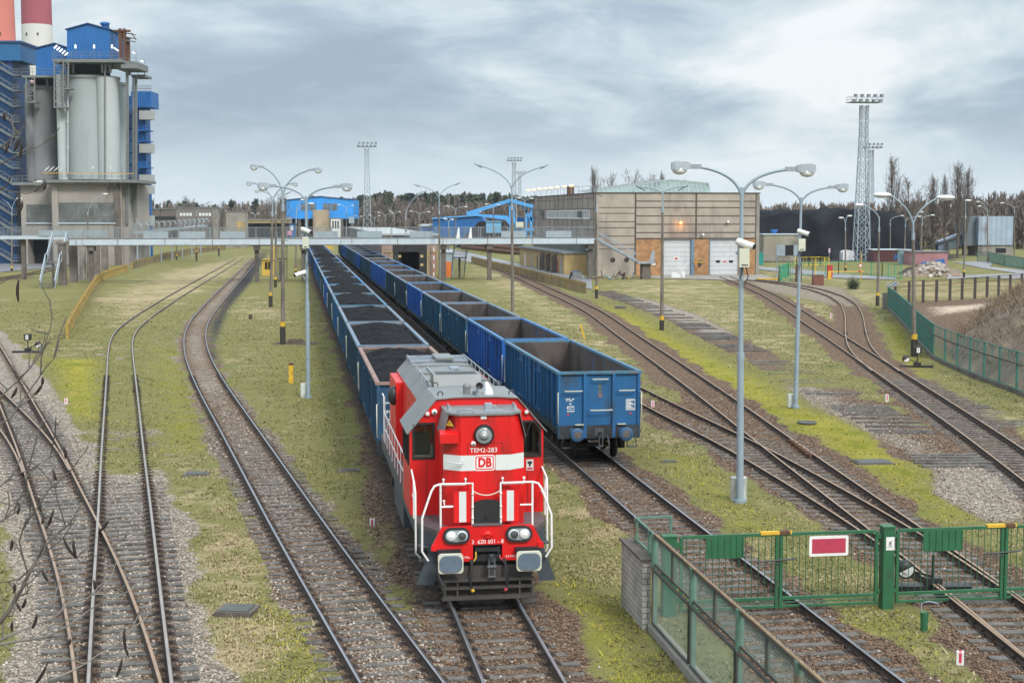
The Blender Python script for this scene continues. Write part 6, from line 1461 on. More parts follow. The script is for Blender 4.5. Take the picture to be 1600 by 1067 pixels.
# ------------------------------------------------------------------ concrete shed with the two white doors
TS = 211.2; nS0 = on_t(929.5, 400, TS)[0]; nS1 = on_t(1185.5, 400, TS)[0]; WS = nS1 - nS0; HS = 12.0
sh = thing('engine_shed', 'big concrete panel shed with brick front and two white roller doors', 'engine shed', TR(TS, nS0, GZ), TH)
def sx(px): return on_t(px, 400, TS)[0] - nS0
def sz(py, px=1060): return on_t(px, py, TS)[1] - GZ
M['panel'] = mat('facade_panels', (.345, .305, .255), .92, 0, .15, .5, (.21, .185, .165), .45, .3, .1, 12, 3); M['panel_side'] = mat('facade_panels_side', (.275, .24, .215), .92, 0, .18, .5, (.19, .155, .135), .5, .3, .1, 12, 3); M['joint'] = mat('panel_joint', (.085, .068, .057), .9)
def brick_mat(name, c1, c2, mort, sc):
    m = bpy.data.materials.new(name); m.use_nodes = True; ns, ls = m.node_tree.nodes, m.node_tree.links; bs = ns['Principled BSDF']; bs.inputs['Roughness'].default_value = .9
    t = ns.new('ShaderNodeTexCoord'); sp = ns.new('ShaderNodeSeparateXYZ'); ls.new(t.outputs['Object'], sp.inputs[0]); a = ns.new('ShaderNodeMath'); a.operation = 'ADD'; ls.new(sp.outputs[0], a.inputs[0]); ls.new(sp.outputs[1], a.inputs[1]); cb2 = ns.new('ShaderNodeCombineXYZ'); ls.new(a.outputs[0], cb2.inputs[0]); ls.new(sp.outputs[2], cb2.inputs[1])
    br_ = ns.new('ShaderNodeTexBrick'); ls.new(cb2.outputs[0], br_.inputs['Vector']); br_.inputs['Color1'].default_value = (*c1, 1); br_.inputs['Color2'].default_value = (*c2, 1); br_.inputs['Mortar'].default_value = (*mort, 1); br_.inputs['Scale'].default_value = sc; br_.inputs['Mortar Size'].default_value = .018; br_.inputs['Brick Width'].default_value = .5; br_.inputs['Row Height'].default_value = .25
    n_ = ns.new('ShaderNodeTexNoise'); ls.new(t.outputs['Object'], n_.inputs['Vector']); n_.inputs['Scale'].default_value = 1.3; n_.inputs['Detail'].default_value = 6; mr = ns.new('ShaderNodeMapRange'); ls.new(n_.outputs[0], mr.inputs[0]); mr.inputs[1].default_value = .35; mr.inputs[2].default_value = .7; mr.inputs[3].default_value = .62; mr.inputs[4].default_value = 1.1
    mx_ = ns.new('ShaderNodeMix'); mx_.data_type = 'RGBA'; mx_.blend_type = 'MULTIPLY'; mx_.inputs[0].default_value = 1; ls.new(br_.outputs[0], mx_.inputs[6]); ls.new(mr.outputs[0], mx_.inputs[7]); ls.new(mx_.outputs[2], bs.inputs['Base Color'])
    bn = ns.new('ShaderNodeBump'); bn.inputs['Strength'].default_value = .5; bn.inputs['Distance'].default_value = .01; bn.invert = True; ls.new(br_.outputs['Fac'], bn.inputs['Height']); ls.new(bn.outputs[0], bs.inputs['Normal']); return m
M['orange_brick'] = brick_mat('orange_brick', (.46, .25, .11), (.40, .205, .085), (.32, .22, .14), 2.0); M['white_brick'] = brick_mat('white_sand_brick', (.50, .475, .44), (.40, .38, .35), (.17, .155, .14), 2.0)
ZB = sz(373); D0, D1, D2, D3 = sx(1036.5), sx(1080), sx(1109.5), sx(1154.5); XC = sx(992)
b = MB(); b.lohi((0, 0, 0), (XC, 55, HS), 0); b.lohi((XC, 0, ZB), (WS, 55, HS), 0); b.build('wall', [M['panel']], sh)
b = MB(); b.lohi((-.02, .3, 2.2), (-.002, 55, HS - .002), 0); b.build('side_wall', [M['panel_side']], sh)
for x0, x1 in ((XC, D0), (D1, D2), (D3, WS - .5)): b = MB(); b.lohi((x0, .06, 0), (x1, 3, ZB), 0); b.build('brick_front', [M['orange_brick']], sh)
b = MB(); b.lohi((WS - .45, -.05, 0), (WS + .04, 4, HS - .3), 0); b.build('corner_pier', [M['concrete']], sh)
b = MB()
for py in (314.5, 324.5, 337.5, 350.5, 363.5, 372.5): b.lohi((XC, -.03, sz(py) - .07), (WS, .005, sz(py) + .07), 0)
for py in (324.5, 333.5, 346.5, 356, 369, 382, 389): b.lohi((.6, -.03, sz(py, 960) - .05), (XC, .005, sz(py, 960) + .05), 0)
for px in (992.5, 1087, 1180.5): b.lohi((sx(px) - .12, -.035, ZB if px > 1000 else .2), (sx(px) + .12, .006, HS), 0)
for k in range(7): b.lohi((-.06, .3, 2.0 + k * 1.55), (.002, 55, 2.06 + k * 1.55), 0)
for k in range(14): b.lohi((-.055, 1 + k * 4.1, 2), (.003, 1.08 + k * 4.1, HS), 0)
b.lohi((.0, -.05, 0), (.14, .004, HS), 0); b.lohi((-.12, -.12, HS), (WS + .12, .3, HS + .14), 0); b.lohi((-.12, .3, HS), (.2, 55, HS + .14), 0)
b.build('panel_joints', [M['joint']], sh)
M['door_white'] = mat('roller_door', (.50, .52, .54), .55, 0, .07, 1.5, (.36, .37, .38), .3, 1, .0, 30, 4)
for i, (x0, x1) in enumerate(((D0, D1), (D2, D3))):
    b = MB(); b.lohi((x0, .35, 0), (x1, .5, ZB), 0)
    for k in range(8): b.lohi((x0, .338, .05 + k * ZB / 8), (x1, .35, .09 + k * ZB / 8), 1)
    d = b.build('roller_door', [M['door_white'], M['concrete']], sh); xm = (x0 + x1) / 2
    if i == 0:
        b = MB(); b.lohi((xm - .8 + .35, .32, 2.25), (xm + .35 - .05, .336, 2.75), 0); b.lohi((xm - .66 + .35, .312, 2.34), (xm + .35 - .2, .319, 2.64), 1); b.build('sign', [M['white'], M['signred']], d)
    else:
        for dx_ in (-1.1, .9): b = MB(); b.lohi((xm + dx_ - .1, .31, 1.85), (xm + dx_ + .5, .335, 2.2), 0); b.build('door_window', [M['glass']], d)
        b = MB(); b.lohi((xm - .25, .31, 1.83), (xm + .5, .335, 2.22), 0); b.lohi((xm - .17, .30, 1.9), (xm + .42, .309, 2.15), 1); b.build('sign', [M['white'], M['signred']], d)
b = MB(); b.lohi((D1, -.02, 0), (D1 + .45, .5, ZB - .1), 0); b.lohi((D2 - .12, -.02, 0), (D2, .5, ZB), 0); b.lohi((D0 - .1, -.02, 0), (D0, .5, ZB), 0); b.build('door_jamb', [mat('steel_blue_jamb', (.12, .20, .27), .6, .1, .15, 2)], sh)
b = MB(); b.lohi((sx(1019), -.02, 1.55), (sx(1024), .07, 1.95), 0); b.build('notice_plate', [M['white']], sh)
b = MB(); b.lohi((sx(1007.5), -.10, 1.15), (sx(1010.5), .07, 1.6), 0); b.build('fire_box', [M['signred']], sh)
for px in (957.5, 979):
    b = MB(); b.lathe([(.36, 0), (.36, .06), (.28, .08)], (sx(px), 0, sz(406, 960)), 18, 0, '-Y'); b.lathe([(.28, .03), (0, .02)], (sx(px), 0, sz(406, 960)), 18, 1, '-Y'); b.build('round_vent', [M['rust'], M['black']], sh)
b = MB(); b.beam((sx(1062), 0, sz(346)), (sx(1062), -.5, sz(346)), .06, .06, 1); b.ball((sx(1062), -.5, sz(348)), .20, 12, 8, 0); b.build('wall_lamp', [mat('lit_sodium_lamp', (.9, .6, .2), .5, emit=(1, .45, .08, 1.6)), M['steel']], sh)
pl_ = bpy.data.lights.new('wall_lamp_light', 'POINT'); pl_.energy = 45; pl_.color = (1, .42, .10); pl_.shadow_soft_size = .2; plo = bpy.data.objects.new('wall_lamp_light', pl_); COL.objects.link(plo); plo.parent = sh; plo.location = (sx(1062), -.75, sz(351))
for px, py in ((1135.5, 347), (1097, 367)): b = MB(); b.beam((sx(px), 0, sz(py)), (sx(px), -.4, sz(py) + .05), .22, .2); b.ball((sx(px), -.45, sz(py)), .2, 10, 8); b.build('wall_lamp' if px > 1100 else 'security_camera', [M['lamp_white']], sh)
b = MB(); b.beam((sx(1083), -.1, sz(409.5)), (sx(1094), -1.2, sz(409.5)), .16, .16, 0); b.lohi((sx(1092), -.3, sz(415)), (sx(1096), .05, sz(407)), 1); b.build('door_barrier', [M['yellow'], M['darkgrey']], sh)
# glazed roof lantern
b = MB(); Xa, Xb = .8, sx(1140); n_ = 28; yF, yK = 10.0, 20.0
def ltz(u): return HS + .35 + 1.9 * (u / .68 if u < .68 else 1 - .28 * (u - .68) / .32)
for k in range(n_):
    u0, u1 = k / n_, (k + 1) / n_; x0, x1 = Xa + (Xb - Xa) * u0, Xa + (Xb - Xa) * u1
    b.poly([(x0, yF, HS - .1), (x1, yF, HS - .1), (x1, yF + 1.6, ltz(u1)), (x0, yF + 1.6, ltz(u0))], 0)
    b.poly([(x0, yF + 1.6, ltz(u0)), (x1, yF + 1.6, ltz(u1)), (x1, yK, ltz(u1) + .2), (x0, yK, ltz(u0) + .2)], 1)
    b.beam((x0, yF - .03, HS - .1), (x0, yF + 1.57, ltz(u0)), .09, .09, 2)
b.beam((Xa, yF + 1.6, ltz(0)), (Xa + (Xb - Xa) * .68, yF + 1.6, ltz(.68)), .25, .2, 2); b.beam((Xa + (Xb - Xa) * .68, yF + 1.6, ltz(.68)), (Xb, yF + 1.6, ltz(1)), .25, .2, 2); b.poly([(Xb, yF, HS - .1), (Xb, yK, HS - .1), (Xb, yK, ltz(1) + .2), (Xb, yF + 1.6, ltz(1))], 0)
b.build('roof_lantern', [mat('lantern_glass', (.18, .245, .235), .3, 0, .25, .7, (.10, .14, .14), .4, .5), M['plat'], mat('lantern_bars', (.30, .36, .35), .5)], sh)
for px in (1130,):
    b = MB(); b.cyl((sx(934), 2, HS), (sx(934), 2, HS + 1.0), .1); b.lohi((sx(930), 1.5, HS), (sx(936), 3, HS + .9)); b.build('roof_plant', [M['plat']], sh)
def side_y(px, z=HS):                                     # where a photo column meets the shed's left wall
    p = on_line(px, 400, nS0); return p.x * DV[0] + p.y * DV[1] - TS
M['sodium'] = mat('lit_roof_lamp', (.9, .7, .35), .5, emit=(1, .55, .14, 1.5))
for i, px in enumerate((828, 836.5, 845.5, 854.5, 863.5, 873.5, 884.5, 896)):
    y = side_y(px + 4); b = MB(); b.tube([(.4, y, HS), (.4, y, HS + 1.0), (.2, y, HS + 1.35), (-.5, y, HS + 1.4)], .05, 6, 1); b.ball((-.75, y, HS + 1.35), .36, 12, 8, 0, (1, .6, .38)); b.build('roof_lamp', [M['sodium'], M['steel']], sh)
b = MB(); y = side_y(885); b.lohi((.3, y, HS), (1.2, y + 1.4, HS + 1.4)); b.build('roof_chimney', [M['rust']], sh)
b = MB(); y0, y1 = side_y(923), side_y(834); b.beam((.5, y0 - 3, HS + 1.2), (.5, y1, HS + 1.2), .05, .05); 
for k in range(10): yy = y0 - 3 + (y1 - y0 + 3) * k / 9; b.beam((.5, yy, HS), (.5, yy, HS + 1.2), .05, .05)
b.build('roof_railing', [M['steel']], sh)
for z0, z1, segs in ((8.35, 9.55, ((855, 922),)), (3.75, 4.9, ((858, 922),))):
    for a, c in segs:
        ya, yb = side_y(c), side_y(a); b = MB(); b.lohi((-.09, ya, z0), (-.04, yb, z1), 0); w_ = b.build('window', [mat('office_glass', (.25, .28, .30), .3, 0, .3, .4) if 'office_glass' not in bpy.data.materials else bpy.data.materials['office_glass']], sh); b = MB()
        n_ = 22
        for k in range(n_ + 1): yy = ya + (yb - ya) * k / n_; b.beam((-.11, yy, z0), (-.11, yy, z1), .06, .16)
        b.beam((-.11, ya, z0), (-.11, yb, z0), .06, .2); b.beam((-.11, ya, z1), (-.11, yb, z1), .06, .12); b.build('frame', [M['white']], w_)
for px, z in ((910, 8.5), (850, 8.6), (890, 5.4)): y = side_y(px); b = MB(); b.lohi((-.7, y, z), (-.05, y + 1.2, z + 1.0)); b.build('air_conditioner', [M['plat']], sh)
# yellow lean-to along the shed's side
M['ochre'] = mat('ochre_render', (.40, .29, .13), .9, 0, .12, .8, (.22, .16, .09), .4, .6, 0, 20, 3)
b = MB(); y0, y1 = 6.0, 50; b.lohi((-3.4, y0, 0), (-.03, y1, 3.1), 0); b.build('lean_to', [M['ochre']], sh); b = MB(); b.lohi((-3.8, y0 - .2, 3.1), (-.03, y1 + .2, 3.35), 1); b.lohi((-1.0, y0, 3.35), (-.12, y1, 5.0), 0); b.build('lean_to_roof', [mat('lean_to_band', (.10, .12, .11), .8, 0, .2, .6), M['plat']], sh)
for k, y in enumerate((13, 18.5, 24)): b = MB(); b.lohi((-3.46, y, .0), (-3.39, y + 3.2, 2.6), 0); b.lohi((-4.2, y - .5, 0), (-3.4, y - .1, 2.8), 1); b.build('garage_opening', [M['dark_in'], M['concrete_dark']], sh)
for y, mm in ((8, 'steel'), (11, 'chim_red2'), (30, 'darkgrey'), (36, 'steel'), (43, 'lamp_white')): b = MB(); b.lohi((-3.45, y, .0), (-3.39, y + 1.0, 2.2), 0); b.build('side_door', [M[mm]], sh)

# ------------------------------------------------------------------ long shed beside the wagons with the black gateway
TD = 212.0; nd0, nd1 = on_t(612, 400, TD)[0] - 1.5, on_t(684, 400, TD)[0]
ls_ = thing('unloading_shed', 'long low brown shed with a black gateway beside the empty wagons', 'unloading shed', TR(TD, nd0, GZ), TH); WD = nd1 - nd0; HD = 6.0
M['brown_wall'] = mat('mauve_brown_sheet', (.155, .125, .13), .85, 0, .18, .4, (.11, .085, .085), .4, .3, 0, 20, 3); M['tan_sheet'] = clad('tan_sheet', (.28, .205, .17), .5)
M['yellow_old'] = mat('old_yellow_gate', (.42, .33, .13), .7, 0, .2, 1.5)
b = MB(); b.lohi((0, 0, 0), (.3, 118, HD), 0); b.lohi((.3, 117, 0), (WD, 118, HD), 0); b.lohi((WD - .3, 0, 0), (WD, 117, HD), 0); b.build('wall', [M['brown_wall']], ls_)
b = MB(); b.prism([(-.3, HD), (WD + .3, HD - .1), (WD + .3, HD + .15), (-.3, HD + .25)], -.4, 118.5, 'XZ'); b.build('roof', [mat('pale_sheet_roof', (.42, .44, .45), .6, 0, .1, .5)], ls_)
xa, xb = on_t(613.5, 400, TD)[0] - nd0, on_t(667, 400, TD)[0] - nd0
for x0, x1 in ((xa - 1.5, xa), (xb, WD - .02)): b = MB(); b.lohi((x0, -.05, 0), (x1, .25, HD), 0); b.build('front_panel', [M['tan_sheet']], ls_)
b = MB(); b.lohi((xa, -.02, 3.6), (xb, .2, HD), 0); b.lohi((xa, -.02, 0), (xa + .9, .2, 3.6), 0); b.lohi((xb - 1.1, -.02, 0), (xb, .2, 3.6), 0); b.build('gateway_surround', [mat('sooty_gateway', (.028, .028, .03), .9, 0, .3, 1)], ls_)
b = MB(); b.lohi((xa + .9, 6, 0), (xb - 1.1, 6.3, 3.6)); b.build('gateway', [M['dark_in']], ls_)
for x in (xa + 1.0, xb - .75):
    b = MB()
    for k in range(5): b.box((x, -.08, .5 + k * .62), (.42, .05, .36), k % 2, 0, 0, -.0)
    b.build('hazard_board', [M['yellow_old'], M['black']], ls_)
for x0, x1, s in ((xa - 1.45, xa - .05, 1), (xb + .05, WD - .1, -1)):
    b = MB(); z0, z1 = .1, 3.6
    for p, r in (((x0, z0), (x0, z1)), ((x1, z0), (x1, z1)), ((x0, z1), (x1, z1)), ((x0, z0), (x1, z1)) if s > 0 else ((x0, z1), (x1, z0))): b.beam((p[0], -.12, p[1]), (r[0], -.12, r[1]), .08, .1)
    b.build('gate_leaf', [M['yellow_old']], ls_)
b = MB(); x = xb + .9
for k in range(8): b.cyl((x, -.9, .1 + k * .6), (x, -.9, .1 + (k + 1) * .6), .09, n=8, m=k % 2)
o = b.build('striped_post', [M['white'], M['chim_red']]); o.location = ls_.location; o.rotation_euler = (0, 0, TH); tag(o, 'red and white striped post before the open gate leaf of the shed', 'post')
q = PX(699, 214); o = thing('site_hut', 'small blue grey hut with a bright orange door by the shed', 'hut', q.o)
b = MB(); q.box(b, 686, 395, 707, 433, 0, 3, 0, True); b.build('hut_wall', [M['board']], o); b = MB(); q.box(b, 697, 409, 705, 433, -.08, .1, 0); b.build('door', [mat('orange_rust_door', (.62, .16, .02), .8, 0, .3, 1.2, (.25, .09, .03), .4, 1.2)], o); b = MB(); q.box(b, 685, 392, 709, 395, -.2, 3.4, 0); b.build('roof', [M['fascia']], o)

# ------------------------------------------------------------------ bright blue tippler house at the end of the trains
q = PX(500, 600); bb = thing('blue_hall', 'bright blue corrugated hall over the tracks at the far end of the trains', 'hall', q.o)
b = MB(); pts = [q.p(447, 342), q.p(552, 342), q.p(552, 312), q.p(500, 307.5), q.p(447, 313)]; b.prism([(p.x, p.z) for p in pts], 0, 22, 'XZ'); b.build('wall', [M['sky_clad']], bb)
b = MB()
for u, v in ((q.p(446, 313), q.p(500, 307.2)), (q.p(500, 307.2), q.p(553, 312))): b.beam(u + Vector((0, -.3, .1)), v + Vector((0, -.3, .1)), .5, .25); b.add([u + Vector((0, -.2, .2)), v + Vector((0, -.2, .2)), v + Vector((0, 22, .2)), u + Vector((0, 22, .2))], [(0, 1, 2, 3)])
b.build('roof', [M['blue_dark']], bb)
for x0, x1 in ((470, 482), (482.5, 494), (504.5, 516), (516.5, 528)):
    b = MB(); q.box(b, x0, 318, x1 - .6, 329, -.1, .12, 0); w_ = b.build('window', [M['dull_glass']], bb)
b = MB()
for x in range(449, 552, 7): q.beam(b, x, 312, x, 342, .14, .10, -.06)
b.build('cladding_rib', [mat('pale_blue_rib', (.06, .38, .85), .5)], bb)
b = MB(); q.box(b, 448, 342, 553, 362, 4, 18, 1, True)
for x in (452, 466, 478, 512, 532, 548): q.box(b, x, 342, x + 4, 362, 0, 1.2, 0, True)
b.build('undercroft', [M['concrete_dark'], M['dark_in']], bb)
b = MB(); q.box(b, 489, 328, 511.5, 360, -8, 7, 0, True); b.build('concrete_block', [mat('stained_beige_concrete', (.36, .29, .20), .9, 0, .15, .3, (.19, .14, .10), .45, .25, 0, 20, 3)], bb)
def little(label, cat, name, px, Y, rect, m, roof=None, extra=(), ground=True):
    q = PX(px, Y); o = thing(name, label, cat, q.o); b = MB(); q.box(b, *rect, 0, (rect[2] - rect[0]) / (FPX / Y) * .8, 0, ground); b.build('wall', [m], o)
    if roof: b = MB(); q.box(b, rect[0] - .8, rect[1] - 1.3, rect[2] + .8, rect[1], -.2, (rect[2] - rect[0]) / (FPX / Y) * .8 + .5, 0); b.build('roof', [roof], o)
    for (nm, r, mm) in extra: b = MB(); q.box(b, *r, -.06, .08, 0); b.build(nm, [mm], o)
    return o
little('white steel hut right of the beige block under the bright blue hall', 'hut', 'steel_hut', 524, 585, (517, 342, 531, 359), M['lamp_white'], M['plat'], [('panel', (519 + k * 4, 345, 521.5 + k * 4, 357), M['darkgrey']) for k in range(3)])
little('small dark blue hut with white windows left under the bright blue hall', 'hut', 'blue_hut', 453, 588, (446, 351, 461, 366), M['blue_clad'], M['blue_dark'], [('window', (451 + k * 4, 353, 454 + k * 4, 360), M['lamp_white']) for k in range(2)])
little('grey ventilation box hanging at the lower left of the bright blue hall', 'vent box', 'vent_box', 450, 594, (446, 339, 455, 349), M['board'], ground=False)
little('grey ventilation box at the lower right of the bright blue hall', 'vent box', 'vent_box', 549, 594, (545, 339, 553, 349), M['board'], ground=False)
q = PX(453, 197.5); o = thing('pink_sign', 'pink warning board hanging on the footbridge railing', 'sign', q.o); b = MB(); q.box(b, 449, 360.5, 456.5, 368, 0, .05, 0); b.build('board', [mat('faded_pink', (.62, .22, .36), .6)], o); b = MB(); q.beam(b, 450.5, 363, 455, 363, .05, .12, -.02); q.beam(b, 451, 365.5, 454.5, 365.5, .05, .10, -.02); b.build('printed_mark', [M['white']], o)

# ------------------------------------------------------------------ blue coal hall with conveyors, right of the straight tracks
q = PX(730, 430); bh = thing('coal_hall', 'long dark blue coal store hall seen above the bridge railing', 'hall', q.o)
b = MB(); pts = [q.p(676, 376), q.p(742, 374), q.p(760, 352), q.p(752, 336.5), q.p(676, 342)]; b.prism([(p.x, p.z) for p in pts], 0, 40, 'XZ'); b.build('wall', [M['blue_clad']], bh)
b = MB(); b.beam(q.p(675, 341.6, -.3), q.p(753, 336, -.3), .8, .4); b.build('roof_edge', [M['lightblue']], bh); b = MB(); q.box(b, 655, 353, 684, 376, 3, 20, 0, True); q.box(b, 654, 351, 685, 353.5, 2.5, 21, 1); b.build('annexe', [M['blue_clad'], M['fascia']], bh)
q = PX(765, 405); g_ = bulk; 
def heap_mesh(name, w, d, h, seed, flat=.0, n=46, rough=.06, power=1.0):
    xs = np.linspace(-w / 2, w / 2, n); ys = np.linspace(0, d, max(12, int(n * d / w))); A, B = np.meshgrid(xs, ys); a, c = np.abs(A.ravel()) / (w / 2), np.abs(B.ravel() - d / 2) / (d / 2)
    e = np.minimum(1 - a, (1 - c) * d / w); z = np.clip(e / (1 - flat) * 1.0 if flat else e, 0, 1) ** power
    z = np.minimum(z * (1.0 / max(z.max(), 1e-6)) * (1 + (.9 if flat else 0)), 1); P = np.stack([A.ravel() + seed * 31, B.ravel()], 1)
    z = z * h * (1 + (fbm(P, w * .18, seed) - .5) * .35) + (fbm(P, w * .05, seed + 3) - .5) * h * rough * 2 * (z > 0.02)
    idx = np.arange(len(z)).reshape(len(ys), n); qd = np.stack([idx[:-1, :-1], idx[:-1, 1:], idx[1:, 1:], idx[1:, :-1]], -1).reshape(-1)
    return np.stack([A.ravel(), B.ravel(), z - .15], 1), qd
v_, f_ = heap_mesh('x', 19, 14, 7.4, 2); o = link('coal_heap', bulk('coal_heap', v_, f_, 4, M['coal'], True)); o.location = (q.p(765, 370).x + q.o.x, 402, GZ); tag(o, 'steep black coal heap under the light blue conveyor', 'coal heap')
q = PX(780, 395); cv = thing('conveyor', 'light blue conveyor bridge with sloping arms beside the concrete shed', 'conveyor', q.o)
b = MB(); b.beam(q.p(733, 333), q.p(797, 313.5), 1.4, .9); b.beam(q.p(797, 313), q.p(833, 323), 1.4, .9); b.build('upper_gallery', [M['lightblue']], cv)
b = MB(); pts = [q.p(729, 330), q.p(744, 331), q.p(752, 335), q.p(792, 337), q.p(797, 343), q.p(797, 353), q.p(790, 344), q.p(756, 339), q.p(729, 336)]; b.prism([(p.x, p.z) for p in pts], -1, 1.5, 'XZ'); b.build('chute', [M['lightblue']], cv)
b = MB()
for x0, y0, x1, y1 in ((799, 312, 808, 372), (797, 313, 797, 372), (822, 322, 822, 372), (830, 322, 830, 372), (815, 320, 832, 345)): q.beam(b, x0, y0, x1, y1, .6, .6, .5)
q.box(b, 805, 357, 834, 361, 0, 3, 0); q.box(b, 808, 340, 834, 347, 4, 3, 1); b.build('support_frame', [M['lightblue'], M['blue_clad']], cv)
b = MB(); q.box(b, 759.5, 347, 783, 364, -3, 3, 0); q.box(b, 759, 345.5, 784, 347, -3.3, 3.6, 0); b.build('control_cabin', [mat('cabin_pale_blue', (.14, .36, .58), .5, 0, .12, .5)], cv)
b = MB(); q.beam(b, 765, 364, 765, 380, .4, .4, -2); q.beam(b, 779, 364, 779, 380, .4, .4, -2); q.box(b, 806, 347, 818, 356, -1, 2, 1); b.build('machinery', [M['plat'], M['cream']], cv)
q = PX(780, 330); pc = thing('pipe_line', 'thick rusty brown pipes lying on the grass beyond the road', 'pipeline', q.o)
for k, dz in enumerate((0, 1.0)):
    b = MB(); b.cyl(q.p(722, 386 - 0, 30 + k) + Vector((0, 0, 0)), q.p(846, 399, -10 + k), .55, n=12); b.build('pipe', [M['rust']], pc, loc=(0, 0, dz * .9))

# ------------------------------------------------------------------ green gates and the mesh fence in front
TG = 31.45
gz_ = lambda px, py: on_t(px, py, TG)
gp = thing('gate_post', 'thick green steel gate post with a white pictogram notice', 'gate post', TR(TG, gz_(1385, 900)[0], GZ), TH)
b = MB(); b.lohi((-.13, -.13, -.05), (.13, .13, 1.86), 0); b.lohi((-.15, -.15, 1.86), (.15, .15, 1.90), 0)
for z in (.35, 1.62): b.lohi((-.24, -.05, z), (-.13, .05, z + .09), 0); b.lohi((.13, -.05, z), (.24, .05, z + .09), 0)
b.build('post', [M['green']], gp)
b = MB(); b.lohi((-.08, -.139, 1.36), (.115, -.132, 1.66), 0); nt_ = b.build('notice', [M['white']], gp)
b = MB(); 
for a, c, w in (((-.0, 1.57), (.03, 1.53), .04), ((.0, 1.55), (.03, 1.48), .022), ((.03, 1.48), (.07, 1.42), .018), ((.03, 1.48), (-.01, 1.41), .018), ((.0, 1.53), (-.03, 1.49), .014), ((.02, 1.53), (.06, 1.50), .014), ((-.05, 1.42), (.08, 1.60), .012)): b.beam((a[0], -.141, a[1]), (c[0], -.141, c[1]), .004, w, 0, (0, 1, 0))
b.build('pictogram', [M['black']], nt_)
def gate_leaf(label, n0, n1, panel=None, sign=None, latch=1, bars=None, z0=.16, z1=1.78, name='gate'):
    g = thing(name, label, 'gate', TR(TG, n0, GZ), TH, 'green barred gates across the tracks'); W = n1 - n0
    b = MB()
    for x in (.03, W - .03): b.lohi((x - .035, -.035, z0 - .06), (x + .035, .035, z1), 0)
    for z in (z0 + .16, z1): b.lohi((0.065, -.03, z - .035), (W - .065, .03, z + .03), 0)
    b.lohi((.065, -.025, z0 - .05), (W - .065, .025, z0), 0); b.lohi((.065, -.015, z0 + .055), (W - .065, .015, z0 + .075), 0)
    b.build('frame', [M['green']], g)
    n_ = int(W / .148); 
    for k in range(1, n_):
        x = W * k / n_; b = MB(); bend = random.gauss(0, .008); b.tube([(x, 0, z0 + .17), (x + bend, random.gauss(0, .006), (z0 + z1) / 2), (x, 0, z1 - .02)], .0095, 6); b.build('bar', [M['green']], g)
    if panel:
        x0, x1 = panel; b = MB(); b.lohi((x0, -.045, z1 - .50), (x1, -.036, z1 - .03))
        for k in range(7): xx = x0 + (x1 - x0) * k / 6; b.lohi((xx - .012, -.062, z1 - .50), (xx + .012, -.045, z1 - .03))
        b.build('ribbed_panel', [M['green']], g)
    if sign:
        x0, x1 = sign; b = MB(); b.prism(rrect(x1 - x0, .46, .04, 4, (x0 + x1) / 2, z1 - .29), -.06, -.045, 'XZ', 0); b.prism(rrect(x1 - x0 - .13, .33, .01, 2, (x0 + x1) / 2, z1 - .29), -.066, -.0605, 'XZ', 1); b.build('warning_board', [M['white'], M['boardred']], g)
    return g
M['boardred'] = mat('faded_red_board', (.42, .035, .075), .6, 0, .1, 8, (.36, .045, .08), .4, 9, 0, 30, 3)
NP = gz_(1385, 900)[0]; NL = gz_(1062, 900)[0]; NM = gz_(1216.5, 900)[0]; NR_ = gz_(1567.5, 900)[0]
g1 = gate_leaf('green barred gate leaf with a ribbed sheet panel nearest the mesh fence', NL, NM - .02, (gz_(1103, 840)[0] - NL, gz_(1160.5, 840)[0] - NL))
g2 = gate_leaf('green barred gate leaf carrying the white framed red warning board', NM + .02, NP - .22, None, (gz_(1262, 840)[0] - NM, gz_(1323, 840)[0] - NM))
g3 = gate_leaf('green barred gate leaf with a ribbed sheet panel right of the thick post', NP + .22, NR_ - .02, (gz_(1442, 840)[0] - NP - .22, gz_(1502, 840)[0] - NP - .22))
g4 = gate_leaf('green barred gate leaf cut off by the right edge of the view', NR_ + .02, NR_ + 4.4)
for g_, w in ((g1, NM - .02 - NL), (g3, NR_ - .02 - NP - .22)):
    b = MB(); b.lohi((w - .42, -.05, 1.78), (w + .30, .06, 1.85), 0); b.lohi((w + .02, -.055, 1.775), (w + .26, .065, 1.856), 1); b.build('top_latch', [M['yellow'], M['rust']], g_)
    b = MB(); b.tube([(w - .5, -.06, 1.18), (w - .1, -.07, 1.20), (w + .35, -.06, 1.22), (w + .42, -.05, 1.24)], .02, 7); b.tube([(w - .45, -.06, 1.11), (w + .0, -.06, 1.13)], .014, 6); b.build('bolt', [M['darkgrey']], g_)
lp = thing('gate_post', 'plain square green gate post standing behind the mesh fence', 'gate post', TR(TG, gz_(1045, 900)[0], GZ), TH)
b = MB(); b.lohi((-.15, -.12, -.05), (.15, .12, 1.8)); b.lohi((-.17, -.14, 1.8), (.17, .14, 1.84)); b.build('post', [M['green']], lp)
for z in (.3, 1.55): b = MB(); b.lohi((.15, -.04, z), (.28, .04, z + .12)); b.build('hinge', [M['green']], lp)
